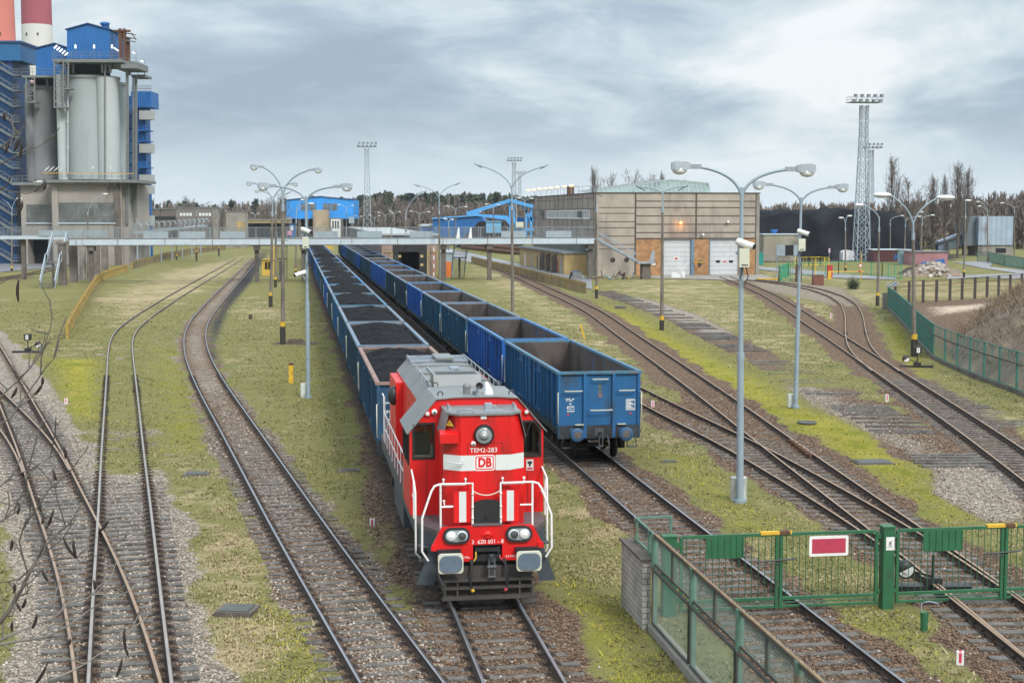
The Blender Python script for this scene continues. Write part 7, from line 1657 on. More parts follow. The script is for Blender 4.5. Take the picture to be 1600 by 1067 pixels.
# mesh fence running towards the camera, on a low kerb
NF = 7.58; TF = 30.36
mf = thing('mesh_fence', 'weathered green mesh fence with spiked top rail in the near right corner', 'fence', TR(TF, NF, GZ), TH)
b = MB(); b.lohi((-.14, -16, -.2), (.12, 0, .16)); b.build('kerb', [M['concrete_moss'] if 'concrete_moss' in M else M['concrete']], mf)
PS = [.0, -3.06, -6.1, -9.12, -12.15]
for i, y in enumerate(PS):
    b = MB(); b.lohi((-.05, y - .05, -.1), (.05, y + .05, 1.42), 0); b.lohi((-.06, y - .065, 1.36), (.06, y + .065, 2.12), 0); b.build('post', [M['palegreen']], mf)
M['mesh_wire'] = mat('fence_wire', (.20, .27, .235), .6, .2, .15, 2); M['mesh_frame'] = mat('fence_frame', (.06, .07, .06), .8, 0, .3, 2, (.10, .045, .025), .5, 2)
for i in range(4):
    y1, y0 = PS[i] - .08, PS[i + 1] + .08; b = MB()
    for z in (.22, 1.38): b.beam((-.06, y0, z), (-.06, y1, z), .05, .05)
    for z in (1.47, 2.06): b.beam((0, y0, z), (0, y1, z), .045, .05)
    for y in (y0, y1): b.beam((-.06, y, .22), (-.06, y, 1.38), .035, .035)
    ym = (y0 + y1) / 2; b.beam((0, ym, 1.42), (0, ym, 2.08), .07, .07); b.build('panel_frame', [M['mesh_frame']], mf)
    b = MB()
    for k in range(23): z = .25 + k * .05; b.beam((-.06, y0, z), (-.06, y1, z), .0042, .0042)
    for k in range(int((y1 - y0) / .05)): y = y0 + k * .05; b.beam((-.06, y, .22), (-.06, y, 1.38), .003, .003)
    for k in range(12): z = 1.50 + k * .05; b.beam((0, y0, z), (0, y1, z), .0042, .0042)
    for k in range(int((y1 - y0) / .05)): y = y0 + k * .05; b.beam((0, y, 1.47), (0, y, 2.06), .003, .003)
    b.build('wire_mesh', [M['mesh_wire']], mf)
    b = MB(); b.beam((0, PS[i + 1], 2.13), (0, PS[i], 2.13), .06, .035, 0)
    for k in range(42): y = PS[i + 1] + (PS[i] - PS[i + 1]) * (k + .5) / 42; b.tube([(0, y, 2.14), (random.gauss(0, .01), y + random.gauss(0, .008), 2.21)], [.008, .003], 4, 1)
    b.build('spiked_rail', [M['rusty_tan'] if 'rusty_tan' in M else mat('rusty_tan', (.30, .21, .13), .85, 0, .3, 5), M['darkgrey']], mf)
M['rusty_tan'] = bpy.data.materials['rusty_tan']
bw = thing('brick_wall', 'short white sand brick wall where the mesh fence begins', 'wall', TR(TF + .1, NF, GZ), TH)
b = MB(); b.lohi((-.24, 0, -.2), (-.06, 2.05, 1.50), 0); b.build('brickwork', [M['white_brick']], bw)
b = MB(); b.lohi((-.28, -.04, 1.50), (-.02, 2.1, 1.56), 0); b.build('coping', [M['concrete_dark']], bw)
b = MB()
for y in (.3, 1.6): b.lohi((-.05, y - .04, 1.56), (.03, y + .04, 2.12))
for z in (1.62, 2.1): b.beam((0, -.0, z), (0, 1.6, z), .045, .045)
b.beam((0, 1.6, 2.12), (.8, 1.65, 2.12), .05, .05); b.beam((.8, 1.65, 1.3), (.8, 1.65, 2.12), .06, .06)
for k in range(10): b.beam((0, 0, 1.64 + k * .05), (0, 1.6, 1.64 + k * .05), .0042, .0042)
b.build('upper_mesh', [M['palegreen']], bw)

# ------------------------------------------------------------------ teal fence and the plain post fence on the right
def W3(px, py): 
    g = G(px, py); return g
FB = [(1387, 483), (1402, 497), (1418, 515), (1433, 534), (1458, 560), (1476, 570), (1495, 578.5), (1515, 587), (1537, 596), (1561, 605), (1588, 615), (1618, 627), (1650, 640)]
tf = thing('teal_fence', 'teal green sheet and mesh fence bending along the earth mound', 'fence', W3(*FB[4]), 0)
o_ = W3(*FB[4]); pts = [W3(*p) - o_ for p in FB]
b = MB()
for p, r in zip(pts[:-1], pts[1:]): b.beam(p + Vector((0, 0, .05)), r + Vector((0, 0, .05)), .18, .36)
b.build('kerb', [M['concrete_dark']], tf)
for i, p in enumerate(pts): b = MB(); b.lohi((p.x - .045, p.y - .045, 0), (p.x + .045, p.y + .045, 2.16)); b.build('post', [M['tealfence']], tf)
for i in range(len(pts) - 1):
    p, r = pts[i], pts[i + 1]; L_ = (r - p).length
    if i < 4:
        b = MB(); n_ = max(2, int(L_ / .3))
        d = (r - p).normalized(); nrm = Vector((d.y, -d.x, 0))
        for k in range(n_):
            a, c = p.lerp(r, k / n_), p.lerp(r, (k + 1) / n_); m_ = (a + c) / 2 + nrm * .035
            for z0, z1 in ((.25, 1.55), (1.62, 2.1)):
                for u, v in ((a, m_), (m_, c)): b.add([u + Vector((0, 0, z0)), v + Vector((0, 0, z0)), v + Vector((0, 0, z1)), u + Vector((0, 0, z1))], [(0, 1, 2, 3)])
        b.beam(p + Vector((0, 0, 1.58)), r + Vector((0, 0, 1.58)), .08, .07, 1); b.beam(p + Vector((0, 0, 2.12)), r + Vector((0, 0, 2.12)), .06, .05); b.build('sheet_panel', [M['tealfence'], M['mesh_frame']], tf)
    else:
        b = MB(); b.beam(p + Vector((0, 0, 1.50)), r + Vector((0, 0, 1.50)), .06, .07, 1); b.beam(p + Vector((0, 0, 2.10)), r + Vector((0, 0, 2.10)), .05, .05); b.beam(p + Vector((0, 0, .25)), r + Vector((0, 0, .25)), .05, .05)
        m_ = p.lerp(r, .5); b.beam(m_ + Vector((0, 0, 1.5)), m_ + Vector((0, 0, 2.1)), .04, .04); b.build('panel_frame', [M['tealfence'], M['mesh_frame']], tf)
        b = MB(); n_ = int(L_ / .11)
        for k in range(n_): q_ = p.lerp(r, k / n_); b.beam(q_ + Vector((0, 0, .25)), q_ + Vector((0, 0, 2.1)), .004, .004)
        for k in range(15): b.beam(p + Vector((0, 0, .28 + k * .12)), r + Vector((0, 0, .28 + k * .12)), .004, .004)
        b.build('wire_mesh', [M['tealfence']], tf)
b = MB(); p = pts[0]
for k in range(7): b.tube([(p.x + random.gauss(0, .3), p.y + random.gauss(0, .2), 2.0 + random.random() * .4), (p.x + random.gauss(.3, .4), p.y + random.gauss(0, .2), 2.2 + random.random() * .5)], .04, 5)
b.build('bent_wire_top', [M['steel']], tf); b = MB(); b.lohi((p.x - .5, p.y - .1, 0), (p.x - .1, p.y + .25, 1.55)); b.build('end_pier', [M['concrete']], tf)
pf = thing('post_fence', 'fence of dark square posts with thin rails behind the sandy ditch', 'fence', G(1500, 472), 0); o_ = G(1500, 472)
pts = [G(x, y) - o_ for x, y in ((1398, 478), (1420, 474.5), (1442, 473), (1463, 472), (1484, 470), (1503, 468.5), (1523, 467), (1542, 465), (1560, 463), (1578, 461), (1596, 459), (1614, 457))]
for p in pts: b = MB(); b.lohi((p.x - .12, p.y - .12, 0), (p.x + .12, p.y + .12, 2.3)); b.build('post', [mat('dark_fence_post', (.06, .05, .05), .85) if 'dark_fence_post' not in bpy.data.materials else bpy.data.materials['dark_fence_post']], pf)
b = MB()
for p, r in zip(pts[:-1], pts[1:]):
    for z in (2.25, 1.75): b.beam(p + Vector((0, 0, z)), r + Vector((0, 0, z)), .05, .06)
    n_ = 12
    for k in range(n_): q_ = p.lerp(r, k / n_); b.beam(q_, q_ + Vector((0, 0, 2.2)), .012, .012)
b.build('rail', [M['rust']], pf)

# ------------------------------------------------------------------ low plank fences along the pipe and the middle track
def plank_fence(label, px, h, m, post=False):
    P_ = [G(x, y) for x, y in px]; o = P_[0].copy(); f = thing('plank_fence', label, 'fence', o); P_ = [p - o for p in P_]
    b = MB()
    for p, r in zip(P_[:-1], P_[1:]):
        L_ = (r - p).length; n_ = max(1, int(L_ / .22)); d = (r - p).normalized()
        for k in range(n_):
            a, c = p.lerp(r, (k + .04) / n_), p.lerp(r, (k + .96) / n_); hh = h * (1 + random.gauss(0, .03)); t = Vector((-d.y, d.x, 0)) * .03
            b.add([a, c, c + Vector((0, 0, hh)), a + Vector((0, 0, hh)), a + t, c + t, c + t + Vector((0, 0, hh)), a + t + Vector((0, 0, hh))], [(0, 1, 2, 3), (7, 6, 5, 4), (3, 2, 6, 7), (0, 3, 7, 4), (1, 5, 6, 2)], 0)
    b.build('planks', [m], f)
    b = MB()
    for p, r in zip(P_[:-1], P_[1:]): b.beam(p + Vector((0, 0, h * .8)), r + Vector((0, 0, h * .8)), .14, .08); b.beam(p, p + Vector((0, 0, h * .9)), .16, .16)
    b.build('rail', [M['wood_yellow']], f); return f
plank_fence('long low fence of yellow planks bending in front of the bridge pillars', [(105, 529), (112, 512), (122, 494), (133, 474), (142, 458), (150, 446), (160, 438), (178, 431), (200, 424)], 1.15, M['wood_yellow'])
plank_fence('weathered low plank edging running on towards the workshop', [(206, 421), (232, 413), (262, 404), (300, 397), (352, 390)], 1.3, mat('old_planks', (.22, .17, .09), .9, 0, .3, .6, (.12, .10, .06), .5, .4))
plank_fence('low tan plank fence between the middle track and the road', [(737, 411), (770, 420), (810, 430), (850, 441), (885, 450), (916, 459)], 1.25, mat('tan_planks', (.30, .22, .11), .9, 0, .25, .8, (.17, .13, .07), .45, .5))

# ------------------------------------------------------------------ roads: flush sheets over the ground
def sheet(name, px, m, z=.012):
    P_ = [G(x, y, GZ + .06) for x, y in px]; b = MB(); b.poly([(p.x, p.y, GZ + .06 + z) for p in P_]); o = b.build(name, [m]); o['kind'] = 'structure'; return o
M['asphalt'] = mat('wet_grey_road', (.20, .205, .215), .45, 0, .2, .12, (.11, .105, .10), .4, .2)
sheet('road', [(1490, 409.5), (1545, 408), (1552, 412), (1545, 417), (1620, 424), (1620, 437), (1540, 434), (1480, 436), (1478, 431), (1540, 429), (1590, 427), (1530, 418)][::-1], M['asphalt'])
sheet('road', [(690, 393), (700, 388), (760, 401), (830, 416), (925, 437), (925, 452), (880, 444), (815, 428), (755, 414), (705, 404)], M['asphalt'])
sheet('road', [(-30, 411), (50, 409), (120, 407), (180, 410), (60, 420), (-30, 428)][::-1], M['asphalt'])
sheet('road', [(1186, 417), (1250, 421), (1330, 430), (1400, 432), (1400, 437), (1300, 434), (1186, 421)][::-1], M['asphalt'], .016)
sheet('path', [(1000, 431), (1190, 429), (1215, 436), (1160, 438.5), (1000, 434)][::-1], M['concrete'], .02)

# ------------------------------------------------------------------ huts, heaps and yard things on the right
little('weathered concrete hut with open blue doors in front of the coal heap', 'hut', 'concrete_hut', 1220, 285, (1193, 367, 1251, 401), mat('hut_plaster', (.27, .25, .20), .9, 0, .2, .3, (.12, .11, .095), .5, .25), M['fascia'], [('door', (1213, 382.5, 1227, 400), M['board']), ('door', (1240, 382.5, 1250, 400), M['board']), ('doorway', (1227, 383, 1240, 399), M['dark_in'])])
q = PX(1213, 286); o = thing('roof_vent', 'blue funnel vent on the roof of the concrete hut', 'vent', Vector((q.o.x, 290, AT(1213, 366, 290).z))); b = MB(); b.lathe([(.3, -.2), (.45, .2), (.8, .9), (0, .9)], (0, 0, 0), 12); b.build('funnel', [M['blue_clad']], o)
little('narrow mauve building squeezed behind the corner of the concrete shed', 'building', 'building', 1187, 300, (1178, 372, 1191, 400), mat('mauve_render', (.22, .16, .17), .9, 0, .1, .5), None, [('window', (1186 + 0, 377, 1188, 387), M['glass'])])
little('teal container right of the concrete shed corner', 'container', 'container', 1189, 262, (1183, 395, 1193, 412), mat('teal_box', (.015, .23, .20), .6, 0, .1, 1), None)
q = PX(1326, 290); o = thing('round_top_shelter', 'small pale shelter with a rounded top before the coal heap', 'shelter', q.o); b = MB(); a, c = q.p(1317, 406), q.p(1335, 391); w = (c.x - a.x) / 2; xm = (c.x + a.x) / 2; hh = c.z; pr = [(xm - w, 0)] + [(xm + w * math.cos(t), hh * .72 + hh * .28 * math.sin(t)) for t in np.linspace(math.pi, 0, 11)] + [(xm + w, 0)]; b.prism(pr, 0, 3, 'XZ'); b.build('shell', [M['lamp_white']], o)
little('long dark red shed with a pale flat roof right of the mast', 'shed', 'shed', 1388, 280, (1364, 391, 1411, 407.5), clad('dark_red_sheet', (.075, .022, .026), .6), M['fascia'])
little('pale blue shed between the dark red and the pink one', 'shed', 'shed', 1413, 268, (1406, 391, 1424, 411.5), clad('pale_blue_sheet', (.27, .40, .47), .8), M['fascia'])
little('pink walled shed with a worn face behind the rubble heap', 'shed', 'shed', 1457, 262, (1424, 394, 1481, 413), mat('pink_render', (.32, .16, .18), .9, 0, .18, .4, (.20, .10, .10), .4, .5), M['plat'])
q = PX(1458, 255); o = thing('leaning_sheet', 'slanted bright blue panel leaning against the pink shed', 'panel', q.o); b = MB(); pts = [q.p(1440, 415), q.p(1477, 415.5), q.p(1475.5, 404.5), q.p(1440, 410)]; b.prism([(p.x, p.z) for p in pts], 0, .25, 'XZ'); b.build('sheet', [mat('tarp_blue', (.01, .10, .34), .5, 0, .2, .6)], o)
q = PX(1397, 278); o = thing('steel_trestle', 'blue steel trestle frame leaning by the dark red shed', 'frame', q.o); b = MB()
for x0, x1 in ((1397, 1400.5), (1404, 1400.5), (1403, 1406)): q.beam(b, x0, 407, x1, 397, .25, .2)
q.beam(b, 1398, 402, 1405, 402, .2, .2); b.build('frame', [M['blue_clad']], o)
q = PX(1545, 320); o = thing('corrugated_tower', 'grey streaked corrugated tower on a concrete base with a sloping gallery', 'tower', q.o)
M['streak_sheet'] = clad('streaked_sheet', (.30, .38, .47), 1.1); 
for n_ in M['streak_sheet'].node_tree.nodes:
    if n_.type == 'MIX' and not n_.inputs[7].is_linked and n_.inputs[7].default_value[0] < .21: n_.inputs[7].default_value = (.17, .13, .14, 1)
b = MB(); q.box(b, 1528.5, 338, 1583.5, 383, 0, 8, 0); b.build('sheet_wall', [M['streak_sheet']], o)
b = MB(); q.box(b, 1507, 340, 1528.5, 384, 1.5, 7, 0); b.build('side_wall', [clad('dull_sheet', (.13, .165, .19), 1.1)], o)
b = MB(); q.box(b, 1528, 383, 1582, 401, .3, 7.5, 0, True); q.box(b, 1556, 388, 1572, 395, .2, .2, 1); b.build('base', [M['concrete'], M['dark_in']], o)
b = MB(); b.beam(q.p(1420, 396, 10), q.p(1524, 361, 3), 2.4, .3, 0); a, c = q.p(1466, 396, 6), q.p(1524, 377, 3); b.add([a, c, c + Vector((0, 0, 3)), a + Vector((0, 0, 2.6)), a + Vector((0, 2.4, 0)), c + Vector((0, 2.4, 0)), c + Vector((0, 2.4, 3)), a + Vector((0, 2.4, 2.6))], [(0, 1, 2, 3), (7, 6, 5, 4), (3, 2, 6, 7), (0, 4, 5, 1)], 1)
for x in (1480, 1505): q.box(b, x, 380, x + 4, 402, 4, 1, 2, True)
b.build('gallery', [M['plat'], M['streak_sheet'], M['concrete_dark']], o)
def stones_heap(label, cat, name, px, py, w, d, h, seed, ms, n=260, s=(.10, .42)):
    g = G(px, py); rnd = random.Random(seed); b = MB()
    for k in range(n):
        u, v = rnd.gauss(0, .36), rnd.gauss(0, .36); r_ = math.hypot(u, v)
        if r_ > 1: continue
        z = h * (1 - r_) ** .9 * rnd.uniform(.55, 1); sz_ = rnd.uniform(*s); b.box((u * w / 2, v * d / 2, max(.02, z)), (sz_ * rnd.uniform(.6, 2), sz_ * rnd.uniform(.6, 1.4), sz_ * rnd.uniform(.4, 1)), rnd.randrange(len(ms)), rnd.uniform(0, 3), rnd.uniform(-.6, .6), rnd.uniform(-.6, .6))
    v_, f_ = heap_mesh('x', w, d, h * .8, seed); o2 = len(b.v); b.v += [(x, y - d / 2, z) for x, y, z in v_]; 
    for k in range(0, len(f_), 4): b.f.append([int(i) + o2 for i in f_[k:k + 4]]); b.m.append(0); b.sm.append(True)
    o = b.build(name, ms); o.location = g; tag(o, label, cat); return o
M['soil'] = mat('dark_soil', (.075, .058, .045), .95, 0, .3, 1.5, None, 0, 1, .6, 8); M['rub1'] = mat('rubble_pale', (.40, .36, .32), .9, 0, .2, 2); M['rub2'] = mat('rubble_brown', (.20, .15, .115), .9, 0, .3, 2)
stones_heap('dark earth mound at the left of the rubble heap', 'earth heap', 'earth_heap', 1430, 429, 5.0, 5, 2.1, 3, [M['soil']], 30, (.08, .2))
stones_heap('pale heap of broken concrete and rubble beside the pink shed', 'rubble heap', 'rubble_heap', 1457, 432, 8.6, 5, 2.2, 5, [M['rub2'], M['rub1'], M['rub1']], 520, (.15, .6))
q = PX(1492, 222); o = thing('concrete_trough', 'pale concrete trough at the right end of the rubble', 'trough', q.o); b = MB(); a, c = q.p(1482, 436), q.p(1502, 426.5); b.lohi((a.x, 0, .35), (c.x, 1.6, c.z)); b.lohi((a.x + .3, .2, 0), (c.x - .3, 1.4, .7)); b.build('basin', [M['concrete']], o)
def low_fence(label, cat, name, px, h, m, step=2.0, bars=.22, grp=None):
    P_ = [G(x, y) for x, y in px]; o = P_[0].copy(); f = thing(name, label, cat, o, 0, grp); P_ = [p - o for p in P_]; b = MB()
    for p, r in zip(P_[:-1], P_[1:]):
        for z in (h, h * .12): b.beam(p + Vector((0, 0, z)), r + Vector((0, 0, z)), .07, .07)
        n_ = max(1, int((r - p).length / step))
        for k in range(n_ + 1): q_ = p.lerp(r, k / n_); b.beam(q_, q_ + Vector((0, 0, h + .05)), .11, .11)
        if bars:
            n_ = max(1, int((r - p).length / bars))
            for k in range(n_): q_ = p.lerp(r, k / n_); b.beam(q_, q_ + Vector((0, 0, h)), .03, .03)
    b.build('railing', [m], f); return f
M['bright_green'] = mat('bright_green_paint', (.03, .26, .14), .6, 0, .15, 2); M['bright_yellow'] = mat('barrier_yellow', (.66, .52, .02), .55, 0, .1, 2)
low_fence('green railing with mesh around the level crossing yard', 'railing', 'railing', [(1217, 441), (1232, 432), (1270, 432), (1310, 430), (1345, 430), (1378, 433), (1408, 437)], 2.0, M['bright_green'], 2.4, .7)
low_fence('short green railing at the kerb beside the crossing signal', 'railing', 'railing', [(1217, 441), (1252, 440)], 2.3, M['bright_green'], 1.4, .7)
low_fence('bright yellow slatted barrier on the grass by the concrete hut', 'barrier', 'barrier', [(1242, 416), (1264, 416), (1282, 415.5), (1295, 416.5)], 1.55, M['bright_yellow'], 1.6, .42)
low_fence('pale green wire fence along the road at the right edge', 'fence', 'wire_fence', [(1527, 409), (1545, 410), (1570, 416), (1600, 421), (1640, 428)], 1.9, M['palegreen'], 2.6, .14)
def boxthing(label, cat, name, px, py, w, d, h, m, cap=None, extra=None, rz=0):
    o = thing(name, label, cat, G(px, py), rz); b = MB(); b.lohi((-w / 2, 0, -.05), (w / 2, d, h)); b.build('body', [m], o)
    b = MB(); b.lohi((-w / 2 - .04, -.04, h), (w / 2 + .04, d + .04, h + .06)); b.build('lid', [cap or m], o)
    if extra: extra(o)
    return o
boxthing('rusty brown cabinet among the green railings at the crossing', 'cabinet', 'cabinet', 1279, 446, 1.35, 1.0, 1.25, mat('brown_cabinet', (.17, .065, .045), .7, 0, .2, 2))
boxthing('red upright cabinet behind the green railing', 'cabinet', 'cabinet', 1297, 434, .7, .6, 1.7, mat('red_cabinet', (.42, .03, .03), .6))
boxthing('dark rusty signal cabinet beside the steel lamp post', 'cabinet', 'cabinet', 1248, 441, .75, .6, 2.3, M['rust'], M['darkgrey'])
q = PX(1213, 215); o = thing('crossing_sign', 'crossed board sign on a grey post by the shed tracks', 'sign', G(1213, 437)); Yq = o.location.y; q.o = o.location; q.Y = Yq
b = MB(); b.cyl((0, 0, 0), (0, 0, q.p(1213, 401).z), .07, n=8); b.build('post', [M['steel']], o); zc = q.p(1213, 404).z
for s in (-1, 1): b = MB(); b.beam((-.55, -.1 - .02 * s, zc - s * .45), (.55, -.1 - .02 * s, zc + s * .45), .03, .16, 0, (0, 1, 0)); b.build('board', [M['plat']], o)
b = MB(); b.lohi((-.12, -.2, zc - 3.0), (.12, -.05, zc - 2.2)); b.build('signal_lamp', [M['steel']], o)
for i, (x, y0, y1, lab) in enumerate(((1295.6, 406, 388, 'small white pink notice board on a post before the coal heap'),)):
    o = thing('notice_post', lab, 'sign', G(x, y0)); Yq = o.location.y; z = AT(x, y1, Yq).z - GZ; b = MB(); b.cyl((0, 0, 0), (0, 0, z), .06, n=8); b.build('post', [M['steel']], o); b = MB(); b.lohi((-.17, -.1, z - .9), (.17, -.06, z)); b.build('board', [mat('faint_pink', (.6, .45, .5), .6)], o)
for i, (x, yb, yt, lab) in enumerate(((1345, 437, 396, 'thin yellow pole with a red speed disc at the level crossing'), (1274, 432, 404, 'thin yellow pole behind the brown cabinet'))):
    o = thing('yellow_pole', lab, 'pole', G(x, yb)); Yq = o.location.y; z = AT(x, yt, Yq).z - GZ; b = MB(); b.cyl((0, 0, 0), (0, 0, z), .06, n=8); b.build('pole', [M['yellow']], o)
    if i == 0: 
        b = MB(); b.lathe([(.26, 0), (0, .02)], (-.1, -.08, AT(x, 415, Yq).z - GZ), 16, 0, '-Y'); b.lathe([(.17, .021), (0, .03)], (-.1, -.08, AT(x, 415, Yq).z - GZ), 16, 1, '-Y'); b.build('disc', [M['signred'], M['white']], o)
o = thing('yellow_boom', 'low horizontal yellow barrier boom inside the green railings', 'barrier', G(1296, 437)); b = MB(); b.tube([(0, 0, 1.1), (4.8, 0, 1.1)], .07, 8); b.lohi((-.2, -.15, 0), (.2, .15, 1.2)); b.ball((4.1, -.05, 1.15), .16, 8, 6, 1); b.build('boom', [M['yellow'], M['signred']], o)
o = thing('kerb_block', 'low yellow kerb with a black striped end by the crossing', 'kerb', G(1202, 437.5)); b = MB(); b.lohi((-1.7, 0, 0), (1.2, .5, .22), 0)
for k in range(4): b.lohi((1.2 + k * .22, 0, 0), (1.42 + k * .22, .5, .22), (k + 1) % 2 * 1)
b.build('kerb', [M['yellow'], M['black']], o)
# pickup truck behind the bridge stairs
pk = thing('pickup_truck', 'dark grey pickup truck parked behind the bridge side stairs', 'pickup truck', G(957, 428), .1)
M['truckpaint'] = mat('dark_green_grey_paint', (.035, .045, .045), .25, .3, .1)
b = MB(); prof = [(-2.3, .45), (2.6, .45), (2.65, .95), (2.6, 1.15), (.9, 1.18), (.75, 1.75), (-.65, 1.80), (-1.15, 1.22), (-2.2, 1.08), (-2.35, .8)]; b.prism(prof[::-1], 0, 1.8, 'XZ'); b.build('body', [M['truckpaint']], pk)
b = MB(); b.prism([(-.95, 1.25), (-.1, 1.25), (-.1, 1.70), (-.6, 1.70)], -.012, -.002, 'XZ'); b.prism([(0, 1.25), (.68, 1.25), (.62, 1.70), (0, 1.70)], -.012, -.002, 'XZ'); b.build('window', [mat('truck_glass', (.10, .16, .17), .1)], pk)
for x in (-1.5, 1.7): b = MB(); b.cyl((x, -.05, .38), (x, .25, .38), .40, n=20); w_ = b.build('wheel', [M['rubber']], pk); b = MB(); b.cyl((x, -.07, .38), (x, -.04, .38), .22, n=14); b.build('rim', [M['steel']], w_)
def scrap(label, cat, name, px, py, fn): o = thing(name, label, cat, G(px, py)); fn(o); return o
def f1(o): 
    b = MB(); b.tube([(math.cos(t) * .9, 0, 1.1 + math.sin(t) * 1.2) for t in np.linspace(-.4, 3.6, 16)], .09, 8); b.build('hoop', [M['yellow']], o)
scrap('bent yellow pipe hoop among scrap at the right end of the bridge', 'pipe', 'pipe_hoop', 931, 430, f1)
def f2(o):
    b = MB(); rnd = random.Random(4)
    for k in range(26): x = rnd.uniform(-4, 5); b.beam((x, rnd.uniform(0, 2), .05), (x + rnd.gauss(0, .9), rnd.uniform(0, 2), rnd.uniform(.3, 1.3)), rnd.uniform(.06, .3), rnd.uniform(.05, .2), rnd.randrange(3))
    b.build('scrap', [M['steel'], M['rust'], M['plat']], o)
scrap('jumble of steel scrap and offcuts under the bridge side stairs', 'scrap heap', 'scrap_heap', 935, 437, f2)
boxthing('grey metal cabinet with a blue side at the left of the scrap', 'cabinet', 'cabinet', 900, 437, .9, .9, 1.1, M['plat'], M['blue_clad'])
def f3(o):
    for x, w_, h_ in ((-.8, .8, .75), (0, .7, .5), (.6, .5, .9)): b = MB(); b.lohi((x, 0, 0), (x + w_, .6, h_)); b.build('crate', [M['lamp_white']], o)
    b = MB(); 
    for k in range(14): b.beam((.6, .3, .8), (.6 + random.gauss(0, .5), .3 + random.gauss(0, .2), 1.3 + random.random()), .05, .05)
    b.build('loose_sheets', [M['lamp_white']], o)
scrap('white crates and sheets stacked before the first white door', 'crate stack', 'crate_stack', 1058, 434.5, f3)

# ------------------------------------------------------------------ small things along the tracks
def switch_stand(label, px, py, lamp=True, s=1.0, flip=1):
    o = thing('switch_stand', label, 'switch stand', G(px, py), 0, 'hand worked switch stands'); b = MB(); b.lohi((-1.0, -.16, .0), (.9, .16, .12)); b.lohi((-.2, -.12, .1), (.2, .12, .3)); b.build('base', [M['black']], o)
    b = MB(); b.cyl((0, 0, .2), (0, 0, .85), .035, n=8); b.beam((0, 0, .32), (-.62 * flip, 0, .48), .05, .05); b.build('stem', [M['black']], o)
    if lamp: b = MB(); b.lohi((-.2, -.18, .82), (.2, .18, 1.22), 0); b.lohi((-.09, -.188, .88), (.09, -.18, 1.16), 1); b.lohi((-.03, -.19, .93), (.03, -.188, 1.11), 2); b.build('lantern', [M['black'], M['white'], M['steel']], o)
    b = MB(); c = Vector((-.66 * flip, 0, .50)); b.lathe([(.22, -.06), (.22, .06), (0, .062)], c, 22, 0, '-Y'); n_ = 12
    pts = [c + Vector((math.cos(t) * .18, -.066, math.sin(t) * .18)) for t in np.linspace(math.pi * 1.15, math.pi * 2.15, n_)]; b.poly(pts[::-1], 1); b.beam(c + Vector((-.1, -.07, -.02)), c + Vector((.02, -.07, -.12)), .006, .04, 2, (0, 1, 0)); b.build('counterweight', [M['black'], M['white'], M['signred']], o); return o
switch_stand('switch stand with a black lantern by the leftmost turnout', 44, 551, True, 1, -1)
switch_stand('switch stand with a black lantern below the lamp post at the teal fence', 1433, 574)
switch_stand('switch stand weight showing through the gate right of the thick post', 1457, 921, False)
def marker(label, px, py, m2, h=.24):
    o = thing('clearance_marker', label, 'track marker', G(px, py), random.uniform(-.3, .3), 'red and white clearance markers'); b = MB(); b.lohi((-.07, -.06, -.02), (.07, .06, h), 0); b.build('block', [M['white']], o); b = MB(); b.lohi((-.026, -.065, .04), (.026, -.061, h - .02), 0); b.lohi((-.026, -.06, h), (.026, .06, h + .004), 0); b.build('red_band', [m2], o)
M['markred'] = mat('marker_red', (.5, .03, .08), .6)
marker('white marker block with a red band in the moss beside the leftmost turnout', 103.5, 630, M['markred']); marker('white marker block with a red band in brown ballast left of the locomotive', 582, 823, M['markred']); marker('pinkish marker block right of the nearest empty wagon', 1019.5, 637, M['markred'], .32)
marker('white marker block with a red band at the bare sleepers', 1385.5, 627, M['markred'], .34); marker('pink marker block between the shed track and its curved siding', 1298.5, 498, M['markred'], .5); marker('white marker block with a red face on the grass below the gates', 1500, 1037, M['markred'], .26)
o = thing('yellow_marker_post', 'short yellow post with a rusty top left of the coal wagons', 'post', G(455, 598)); b = MB(); b.lohi((-.12, -.09, -.05), (.12, .09, .95), 0); b.lohi((-.125, -.095, .95), (.125, .095, 1.06), 1); b.build('post', [M['yellow'], M['rust']], o)
o = thing('yellow_marker_post', 'leaning yellow board on the grass behind the empty wagons', 'post', G(913, 530)); b = MB(); b.beam((.05, 0, -.05), (-.28, 0, 1.05), .30, .12); b.build('board', [M['yellow']], o)
def cover(label, px, py, w, d, m, rz=.1, h=.10, cat='cover slab', name='cover_slab'):
    o = thing(name, label, cat, G(px, py, GZ), rz); b = MB(); b.lohi((-w / 2, -d / 2, -.1), (w / 2, d / 2, h)); b.build('frame', [M['concrete_dark']], o); b = MB(); b.lohi((-w / 2 + .1, -d / 2 + .08, h), (w / 2 - .1, d / 2 - .08, h + .025)); b.build('lid', [m], o)
M['slab'] = mat('slate_slab', (.085, .095, .09), .85, 0, .25, 2, (.10, .11, .05), .35, 2)
cover('dark concrete cover slab on the grass between the two left tracks', 371, 956, .85, .75, M['slab'], -.1, .09); cover('flat dark cover slab in the stones right of the overgrown track', 307, 742, .85, .7, M['slab'], .05, .07); cover('small grey cover slab left of the locomotive', 545, 736, .75, .45, M['slab'], .1, .05)
cover('grey square cover slab in the bright moss', 1363, 722.5, 1.35, .95, M['slab'], .12, .04); cover('small dark slab on the grass near the nearest tall lamp post', 1046, 722, .6, .4, M['slab'], .1, .04); cover('dark timber block on moss beside the middle track', 969, 482, 1.0, .6, M['sleeper'], 0, .2)
o = thing('manhole_cover', 'round manhole cover in the moss below the second steel post', 'manhole cover', G(1261, 661.5)); b = MB(); b.lathe([(.42, 0), (.42, .05), (.36, .06), (.35, .045), (0, .045)], (0, 0, .03), 24); b.build('lid', [M['slab']], o)
